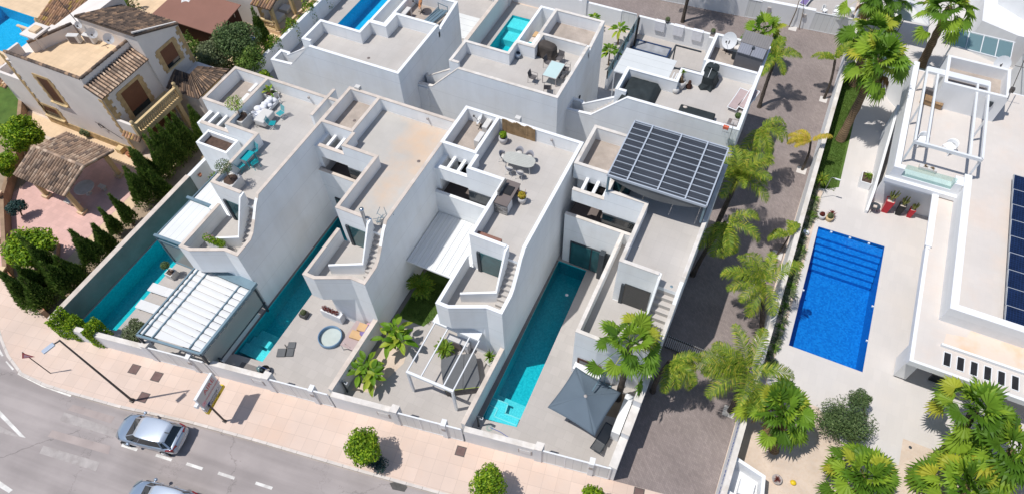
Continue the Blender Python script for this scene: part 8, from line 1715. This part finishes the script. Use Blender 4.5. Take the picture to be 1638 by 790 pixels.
for i, (a, c) in enumerate(((420, 175), (730, 250))):
    x, y = Q(1418, 200, a, c, ZT + .45); t = plastic_chair(['white moulded lounge chair under the roof pergola, left of two', 'white moulded lounge chair under the roof pergola, right of two'][i], x, y, ZT + .01, R([20, -40][i]), 'white lounge chairs under the roof pergola'); t.scale = (1.5, 1.5, 1.1)
x, y = Q(1418, 100, 540, 420, ZT + .4); t = thing('wooden_bench', 'slatted timber storage bench with grey cushions under the roof pergola', 'bench', (x, y, ZT + .01), R(-8)); b = MB()
for k in range(9): b.box(-.75 + .167 * k, -.6 + .167 * k, -.55, .1, .45, .49)
b.build('slats', 'timber', t, world=False); b = MB(); b.box(-.75, .75, -.5, .1, .05, .44); b.build('body', 'timber', t, world=False); b = MB(); b.box(-.72, -.03, .12, .3, .4, .9); bevel(b.build('cushion', 'rattan', t, world=False), .04); b = MB(); b.box(.03, .72, .12, .3, .4, .9); bevel(b.build('cushion', 'rattan', t, world=False), .04)
x, y = Q(1418, 0, 1275, 790, 5.6); dish('white satellite dish in the white roof box at the right', x + .1, y, 5.31, .6, (-0.35, -1, 0.4), .75)
b = MB(); b.tube([(15.5, 47.0, 6.2), (15.7, 49.8, 7.8)], .03, 5); b.tube([(15.2, 49.0, 7.5), (16.1, 49.0, 7.5)], .02, 5); b.box(15.5, 15.75, 47.6, 47.9, 6.3, 6.6); tag(b.build('aerial_mast', 'dark_metal'), 'slanting aerial mast on the corner of the right hand roof box', 'aerial')
t = thing('ledge_planter', 'shallow trough of dry plants behind the glass balustrade', 'planter', (*Q(1418, 200, 475, 500, ZT + .2), ZT + .01)); b = MB(); b.box(-.55, .55, -.15, .2, 0, .28); b.build('trough', 'pot_white', t, world=False); b = MB(); spiky(b, (-.2, 0, .28), 20, .25, random.Random(3), .02, .9); spiky(b, (.25, 0, .28), 20, .25, random.Random(4), .02, .9); b.build('plants', 'leaf_dry', t, world=False)
x, y = Q(1418, 0, 690, 450, .4); t = thing('folding_chair', 'dark folding chair behind the leaning palm at the teal glass balustrade', 'chair', (x, y, .01), R(10)); b = MB(); b.box(-.28, .28, -.28, .28, .4, .43); b.build('seat', 'anthracite', t, world=False); b = MB()
for sx in (-.28, .28): b.bar((sx, -.28, 0), (sx, -.28, .65), .03); b.bar((sx, .28, 0), (sx, .32, .9), .03); b.bar((sx, -.28, .65), (sx, .3, .65), .03)
b.bar((-.28, .32, .9), (.28, .32, .9), .03); b.build('frame', 'white_metal', t, world=False)
b = MB(); x, y = Q(1228, 0, 0, 0, 0); x, y = U(1241, 771); 
t = thing('round_pot_with_succulent', 'grey bowl pot on the beige gravel beside the fan palm shadow', 'potted plant', (*U(1241, 768), .01)); b = MB(); b.lathe((0, 0, 0), [(0, 0), (.2, 0), (.3, .25), (.26, .25), (.22, .2), (0, .2)], 18); b.build('pot', 'meter_grey', t, world=False); b = MB(); spiky(b, (0, 0, .2), 30, .35, random.Random(3), .015, .8); b.build('plant', 'leaf_red', t, world=False)
b = MB(); x, y = U(1268, 772); b.ell((x, y, .1), .18, .16, .12, 12, 6, .03); tag(b.build('yellow_pot_lid', 'yellow'), 'small mustard yellow ball on the beige gravel', 'ball')
b = MB(); x, y = U(1456, 715); b.lathe((x, y, .01), [(0, .02), (.06, .03), (.1, 0)], 10); tag(b.build('garden_spot', 'anthracite'), 'small dark ground light on the gravel tip near the curved palm', 'ground light')
# person under the glass canopy at the top right
def person():
    x, y = 17.55, 59.55; x, y = Q(1418, 0, 1405, 640, 1.3); t = thing('person', 'person in an orange top with dark hair seated at the end of the glass canopy', 'person', (x, y, 0)); V = [Vector(v) for v in ((0, 0, .55), (0, 0, .8), (0, 0.02, 1.05), (0, 0, 1.18), (0, -.02, 1.3), (.2, 0, 1.02), (.3, -.12, .8), (.15, -.3, .72), (-.2, 0, 1.02), (-.3, -.12, .8), (-.15, -.3, .72), (.1, -.4, .55), (.12, -.45, .1), (.12, -.6, .04), (-.1, -.4, .55), (-.12, -.45, .1), (-.12, -.6, .04))]
    E = [(0, 1), (1, 2), (2, 3), (3, 4), (2, 5), (5, 6), (6, 7), (2, 8), (8, 9), (9, 10), (0, 11), (11, 12), (12, 13), (0, 14), (14, 15), (15, 16)]; rad = [.15, .14, .15, .055, .11, .065, .045, .035, .065, .045, .035, .085, .055, .04, .085, .055, .04]
    me = bpy.data.meshes.new('body'); me.from_pydata(V, E, []); o = bpy.data.objects.new('body', me); COL.objects.link(o); o.parent = t; me.materials.append(M['skin']); m = o.modifiers.new('skin', 'SKIN')
    for i, v in enumerate(me.skin_vertices[0].data if me.skin_vertices else []): v.radius = (rad[i],) * 2
    if not me.skin_vertices: pass
    s = o.modifiers.new('sub', 'SUBSURF'); s.levels = s.render_levels = 2
    b = MB(); b.lathe((0, 0.0, 0.55), [(.17, 0), (.18, .2), (.22, .42), (.2, .5), (.08, .58)], 14); b.build('orange_top', 'orange_cloth', t, world=False)
    b = MB(); b.ell((0, .01, 1.36), .105, .12, .13, 14, 9); b.build('hair', 'hair', t, world=False)
    b = MB(); b.lathe((x, y, 0), [(0, .45), (.24, .45), (.24, .5), (0, .5)], 14); b.box(x - .2, x + .2, y - .2, y + .2, 0, .45); tag(b.build('stool', 'white_plain'), 'white stool under the person in the orange top', 'stool')
person()
x, y = Q(1418, 0, 1310, 620, .6); t = thing('balcony_plant', 'leafy pot plant behind the teal glass beside the person in orange', 'plant', (x, y, 0)); b = MB(); big_leaves(b, (0, 0, .9), 14, .7, random.Random(2), .08); b.build('leaves', 'leaf_banana', t, world=False); b = MB(); b.lathe((0, 0, 0), [(0, 0), (.2, 0), (.25, .5), (0, .45)], 12); b.tube([(0, 0, .4), (0, 0, .9)], .03, 5); b.build('pot', 'pot_white', t, world=False)

# ============================================================ STREET FURNITURE AND CARS
t = thing('street_lamp', 'tall slim grey street lamp with a flat head on the pavement corner', 'street lamp', (*U(212, 640.4), 0)); x, y = U(212, 640.4)
b = MB(); b.tube([(x, y, 0), (x, y, 4), (x, y, 8.15)], [.075, .06, .045], 10); b.build('pole', 'dark_metal', t); b = MB(); b.box(x - .13, x + .13, y - .13, y + .13, 0, .12); b.build('base', 'dark_metal', t)
hx, hy = U(86, 549, 8.2); d = Vector((hx - x, hy - y)).normalized(); b = MB(); b.bar((x, y, 8.1), (x + d.x * .35, y + d.y * .35, 8.16), .06); b.build('arm', 'dark_metal', t); b = MB(); cx, cy = x + d.x * .62, y + d.y * .62; b.box(cx - .33, cx + .33, cy - .14, cy + .14, 8.12, 8.22, rot=math.atan2(d.y, d.x), c=(cx, cy)); bevel(b.build('lamp_head', 'car_roof', t), .03)
x, y = U(80.8, 596.5); t = thing('give_way_sign', 'red bordered triangular traffic sign on a short pole at the road corner', 'road sign', (x, y, 0)); b = MB(); b.tube([(x, y, 0), (x, y, 3.0)], .03, 8); b.build('pole', 'dark_metal', t)
dv = Vector((.84, .54)); P3 = [(x + dv.x * a, y + dv.y * a - .0, z_) for a, z_ in ((-.38, 2.35), (.38, 2.35), (0, 3.0))]
def tri(s, off, nm, m):
    b = MB(); c = Vector((x, y, 2.57)); nrm = Vector((dv.y, -dv.x, 0)); V = [c + (Vector(p) - c) * s + nrm * off for p in P3]; V2 = [v - nrm * .012 for v in V]; b.add(V + V2, [(0, 1, 2), (5, 4, 3), (0, 3, 4, 1), (1, 4, 5, 2), (2, 5, 3, 0)]); b.build(nm, m, t)
tri(1.0, .05, 'border', 'sign_red'); tri(.62, .058, 'face', 'sign_pink')
# advertising sign
x, y = U(359.7, 673); t = thing('advertising_sign', 'tall pole with stacked white, grey and yellow advertising boards', 'advertising sign', (x, y, 0)); b = MB(); b.tube([(x, y, 0), (x, y, 2.5)], .06, 10); b.build('pole', 'dark_metal', t); b = MB(); b.box(x - .14, x + .14, y - .1, y + .1, 0, .03); b.build('base_plate', 'dark_metal', t)
a0 = Vector(U(324, 652, 2.6)); a1 = Vector(U(349, 609, 2.6)); dd = (a1 - a0); L = dd.length; dd.normalize(); nn = Vector((dd.y, -dd.x)); ang = math.atan2(dd.y, dd.x); c0 = Vector((x, y)) ; mid = (a0 + a1) / 2
def board(nm, z0, z1, s0, s1, th, m):
    b = MB(); p = [mid + dd * s0 + nn * th, mid + dd * s1 + nn * th, mid + dd * s1 - nn * th, mid + dd * s0 - nn * th]; b.prism([tuple(q) for q in p], z0, z1); return b.build(nm, m, t)
board('main_board', 2.5, 3.75, -L / 2, L / 2, .085, 'white_metal'); board('pink_panel', 2.56, 3.70, -L / 2 + .03, L / 2 - .1, .09, 'sign_grey'); board('upper_strip', 2.30, 2.5, -L / 2 - .05, L / 2 - .1, .10, 'sign_grey'); board('lower_strip', 2.07, 2.26, -L / 2 - .05, L / 2 - .1, .10, 'sign_grey'); board('yellow_strip', 1.75, 2.02, -L / 2 - .05, L / 2 + .05, .10, 'yellow'); board('flood_light', 3.1, 3.35, -L / 2 - .25, -L / 2 - .02, .1, 'white_metal')
def text(nm, body, size, z_, off, m, s=-.0, th=.15):
    c = bpy.data.curves.new(nm, 'FONT'); c.body = body; c.size = size; c.extrude = .003; c.align_x = 'CENTER'; c.align_y = 'CENTER'; o = bpy.data.objects.new(nm, c); o = txt(o, c); COL.objects.link(o); o.data.materials.append(M[m]); o.parent = t
    p = mid + dd * s + nn * th; X = Vector((dd.x, dd.y, 0)); Y_ = Vector((0, 0, 1)); Z_ = X.cross(Y_); o.matrix_basis = Matrix.Translation(-t.location) @ Matrix(((X.x, Y_.x, Z_.x, p.x), (X.y, Y_.y, Z_.y, p.y), (X.z, Y_.z, Z_.z, z_), (0, 0, 0, 1))); return o
text('lettering', 'AIRE', .5, 3.36, 0, 'sign_red', s=.2, th=.094); text('lettering', 'ACONDICIONADO', .19, 2.85, 0, 'sign_red', s=.12, th=.094); text('lettering', 'INSTALACIONES  >', .14, 2.4, 0, 'black_thing', th=.108); text('lettering', 'SERVICIOS  >', .14, 2.165, 0, 'black_thing', th=.108); text('lettering', '< 24 H  TEL', .18, 1.885, 0, 'black_thing', th=.108)
board('logo', 2.62, 3.0, -L / 2 + .05, -L / 2 + .35, .094, 'sign_pink'); board('logo', 2.31, 2.49, -L / 2 + .3, -L / 2 + .5, .104, 'print_blue')

def loft(b, rings, smooth=True, close=True, caps=True):
    n = len(rings[0]); vs = [v for r_ in rings for v in r_]; m = n if close else n - 1
    b.add(vs, [(i * n + k, i * n + (k + 1) % n, (i + 1) * n + (k + 1) % n, (i + 1) * n + k) for i in range(len(rings) - 1) for k in range(m)], smooth)
    if caps: b.add(rings[0], [list(range(n))[::-1]]); b.add(rings[-1], [list(range(n))])
def car(label, x, y, rot):
    t = thing('parked_car', label, 'car', (x, y, -.135), rot, 'silver blue cars on the road'); nose = 2.18
    # lower body: x forward, rings of half profile mirrored
    st = [(-2.16, .62, .50, .78), (-2.08, .80, .30, .98), (-1.85, .87, .24, 1.02), (-1.3, .90, .22, 1.0), (-.6, .905, .2, .98), (.2, .905, .2, .97), (.9, .90, .2, .95), (1.35, .88, .22, .90), (1.75, .83, .24, .80), (2.02, .70, .27, .68), (2.15, .48, .36, .56)]
    rings = []
    for (px, hw, zb, zt) in st:
        half = [(0, zb), (hw * .8, zb), (hw * .97, zb + .1), (hw, (zb + zt) / 2), (hw * .975, zt - .07), (hw * .86, zt), (hw * .45, zt + .035 * (1 if abs(px) < 2 else .4)), (0, zt + .045)]
        full = [(px, yy, zz) for yy, zz in half] + [(px, -yy, zz) for yy, zz in half[-2:0:-1]]; rings.append(full)
    b = MB(); loft(b, rings); o = b.build('body', 'car_paint', t, world=False); m = o.modifiers.new('sub', 'SUBSURF'); m.levels = m.render_levels = 2
    # greenhouse
    def gh(rs, nm, mat, lift=0.0):
        b = MB(); rings = []
        for (px, hw, z_) in rs: rings.append([(px, hw, z_), (px, hw * .5, z_ + .03), (px, 0, z_ + .04), (px, -hw * .5, z_ + .03), (px, -hw, z_)])
        loft(b, rings, True, False, False); return b.build(nm, mat, t, world=False)
    g1 = MB(); base = [(1.22, .58, .95), (.95, .80, .99), (.3, .83, 1.0), (-.6, .83, 1.01), (-1.4, .80, 1.03), (-1.86, .70, 1.04)]; topp = [(.42, .50, 1.50), (.36, .60, 1.52), (-.1, .64, 1.58), (-.7, .64, 1.585), (-1.25, .61, 1.55), (-1.48, .54, 1.50)]
    vs = [Vector(v) for v in base] + [Vector(v) for v in topp]; vm = [Vector((v.x, -v.y, v.z)) for v in vs]; n = 6
    g1.add(vs, [(i, i + 1, n + i + 1, n + i) for i in range(n - 1)], False); g1.add(vm, [(i + 1, i, n + i, n + i + 1) for i in range(n - 1)], False)
    g1.add([vs[0], vs[6], vm[6], vm[0]], [(0, 1, 2, 3)]); g1.add([vs[5], vs[11], vm[11], vm[5]], [(0, 1, 2, 3)]); g1.build('windows', 'car_glass', t, world=False)
    rf = MB(); rings = []
    for (px, hw, zz) in ((.46, .52, 1.49), (.2, .61, 1.555), (-.3, .66, 1.60), (-.9, .655, 1.60), (-1.3, .62, 1.57), (-1.62, .52, 1.50)):
        rings.append([(px, hw * math.cos(a), zz + .03 * math.sin(a) - .02) for a in [math.pi * k / 10 for k in range(11)]])
    loft(rf, rings, True, False, False); o = rf.build('roof', 'car_roof', t, world=False); m = o.modifiers.new('th', 'SOLIDIFY'); m.thickness = .04
    pl = MB()
    for s_ in (1, -1):
        for k, w_ in ((0, .035), (2, .03), (4, .05), (5, .07)):
            v, w2 = vs[k], vs[6 + k]; pl.bar((v.x, v.y * s_, v.z), (w2.x, w2.y * s_, w2.z), w_ * 1.4, w_)
        pl.bar((.95, .81 * s_, 1.0), (-1.4, .81 * s_, 1.035), .035, .03)
    pl.build('pillars', 'car_paint', t, world=False)
    for (wx, s_) in ((1.32, 1), (1.32, -1), (-1.32, 1), (-1.32, -1)):
        w_ = MB(); ring = []
        for k in range(24): a = 2 * math.pi * k / 24; ring.append((math.cos(a), math.sin(a)))
        def cyl(bb, r0, y0, y1):
            v0 = [(wx + r0 * c, y0 * s_, .33 + r0 * q) for c, q in ring]; v1 = [(wx + r0 * c, y1 * s_, .33 + r0 * q) for c, q in ring]; bb.add(v0 + v1, [(k, (k + 1) % 24, 24 + (k + 1) % 24, 24 + k) for k in range(24)], True); bb.add(v1, [list(range(24))]); bb.add(v0, [list(range(24))])
        cyl(w_, .33, .70, .915); wo_ = w_.build('wheel', 'tyre', t, world=False); w_ = MB()
        cyl(w_, .09, .90, .93)
        for k in range(5): a = 2 * math.pi * k / 5; w_.bar((wx, .925 * s_, .33), (wx + .21 * math.cos(a), .925 * s_, .33 + .21 * math.sin(a)), .05, .05)
        cyl(w_, .235, .905, .918); w_.build('rim', 'rim', wo_, world=False)
    for s_ in (1, -1):
        b = MB(); b.ell((.78, .99 * s_, 1.0), .12, .1, .08, 10, 6); b.bar((.8, .85 * s_, .98), (.78, .95 * s_, .99), .04); b.build('wing_mirror', 'car_paint', t, world=False)
        b = MB(); rings = [[(-2.10, .42 * s_, .80), (-2.10, .42 * s_, .98), (-2.08, .44 * s_, 1.02)], [(-2.03, .80 * s_, .80), (-2.0, .80 * s_, .99), (-1.96, .76 * s_, 1.03)], [(-1.62, .885 * s_, .90), (-1.62, .882 * s_, .98), (-1.62, .84 * s_, 1.02)]]
        b.add([v for r_ in rings for v in r_], [(0, 1, 4, 3), (1, 2, 5, 4), (3, 4, 7, 6), (4, 5, 8, 7)], True); o = b.build('tail_light', 'red_lamp', t, world=False); m = o.modifiers.new('th', 'SOLIDIFY'); m.thickness = .05; m.offset = 0
        b = MB(); b.add([(2.06, .35 * s_, .66), (1.98, .68 * s_, .68), (1.6, .84 * s_, .84), (1.62, .78 * s_, .87), (1.98, .4 * s_, .74)], [(0, 1, 2, 3, 4)]); o = b.build('headlight', 'chrome', t, world=False); m = o.modifiers.new('th', 'SOLIDIFY'); m.thickness = .03
        for dx in (.35, -.55): b = MB(); b.box(dx - .1, dx + .1, (.905 if s_ > 0 else -.93), (.93 if s_ > 0 else -.905), .86, .89); b.build('door_handle', 'chrome', t, world=False)
    b = MB(); b.bar((-2.14, -.5, .72), (-2.14, .5, .72), .06, .08); b.bar((-2.02, -.72, 1.03), (-2.02, .72, 1.03), .03, .03); b.build('rear_trim', 'chrome', t, world=False)
    b = MB(); b.box(-2.185, -2.17, -.26, .26, .55, .66); b.build('number_plate', 'white_metal', t, world=False)
    b = MB(); b.box(-1.72, -1.4, -.03, .03, 1.6, 1.63); b.build('aerial', 'anthracite', t, world=False)
    b = MB(); b.bar((.55, .25, 1.44), (.98, -.2, 1.12), .02); b.bar((.55, -.3, 1.44), (.98, -.6, 1.1), .02); b.build('wipers', 'anthracite', t, world=False)
    return t
f_ = Vector(U(205, 711.5, -.135)); r_ = Vector(U(270, 727.5, -.135)); d = (f_ - r_).normalized(); nl = Vector((d.y, -d.x)); c = (f_ + r_) / 2 + nl * .85
cr = car('silver blue hatchback seen whole, parked on the road beside the pavement', c.x, c.y, math.atan2(d.y, d.x))
c2 = Vector(U(262, 800, .4)); c2 = dup(cr, (c2.x + .0, c2.y - .1, -.135), math.atan2(d.y, d.x), 'silver blue car with only its bonnet showing at the bottom edge')

# small fittings on the parapets and roofs
for i, (x, y, lb) in enumerate(((-28.6, 26.2, 'small wall lamp on the back parapet of the turquoise furniture roof'), (-20.0, 27.68, 'small wall lamp on the back parapet of the rust stained roof'), (-11.6, 29.18, 'small wall lamp on the back parapet right of the reed screen'))):
    b = MB(); b.box(x - .06, x + .06, y - .1, y, 7.75, 7.9); b.tube([(x, y - .02, 7.75), (x + .25, y - .05, 7.25)], .012, 5); tag(b.build('wall_lamp', 'meter_grey'), lb, 'wall lamp', 'lamps on the back parapets')
for i, (x, y, lb) in enumerate(((-25.6, 27.95, 'cream vent box on the outside of the rust stained roof parapet'), (-14.2, 29.6, 'cream vent box outside the parapet behind the reed screen'))):
    b = MB(); b.box(x - .18, x + .18, y - .15, y + .15, 7.6, 8.45); tag(b.build('vent_box', 'pot_white'), lb, 'vent', 'vent boxes behind the parapets')
for i, (x, y, lb) in enumerate(((-22.2, 26.8, 'dark roof drain on the small gravel roof of the rust stained villa'), (-19.0, 24.5, 'roof drain near the middle of the rust stained roof'), (-29.0, 38.0, 'roof drain on the large empty roof terrace behind'), (-4.0, 36.0, 'roof drain on the sun lounger roof'))):
    if i == 0: x, y = -24.9, 26.0
    if i == 2: x, y = -27.5, 32.0
    b = MB(); b.lathe((x, y, 7.215), [(0, .015), (.09, .02), (.12, 0)], 12); tag(b.build('roof_drain', 'slate_top'), lb, 'drain', 'roof drains')
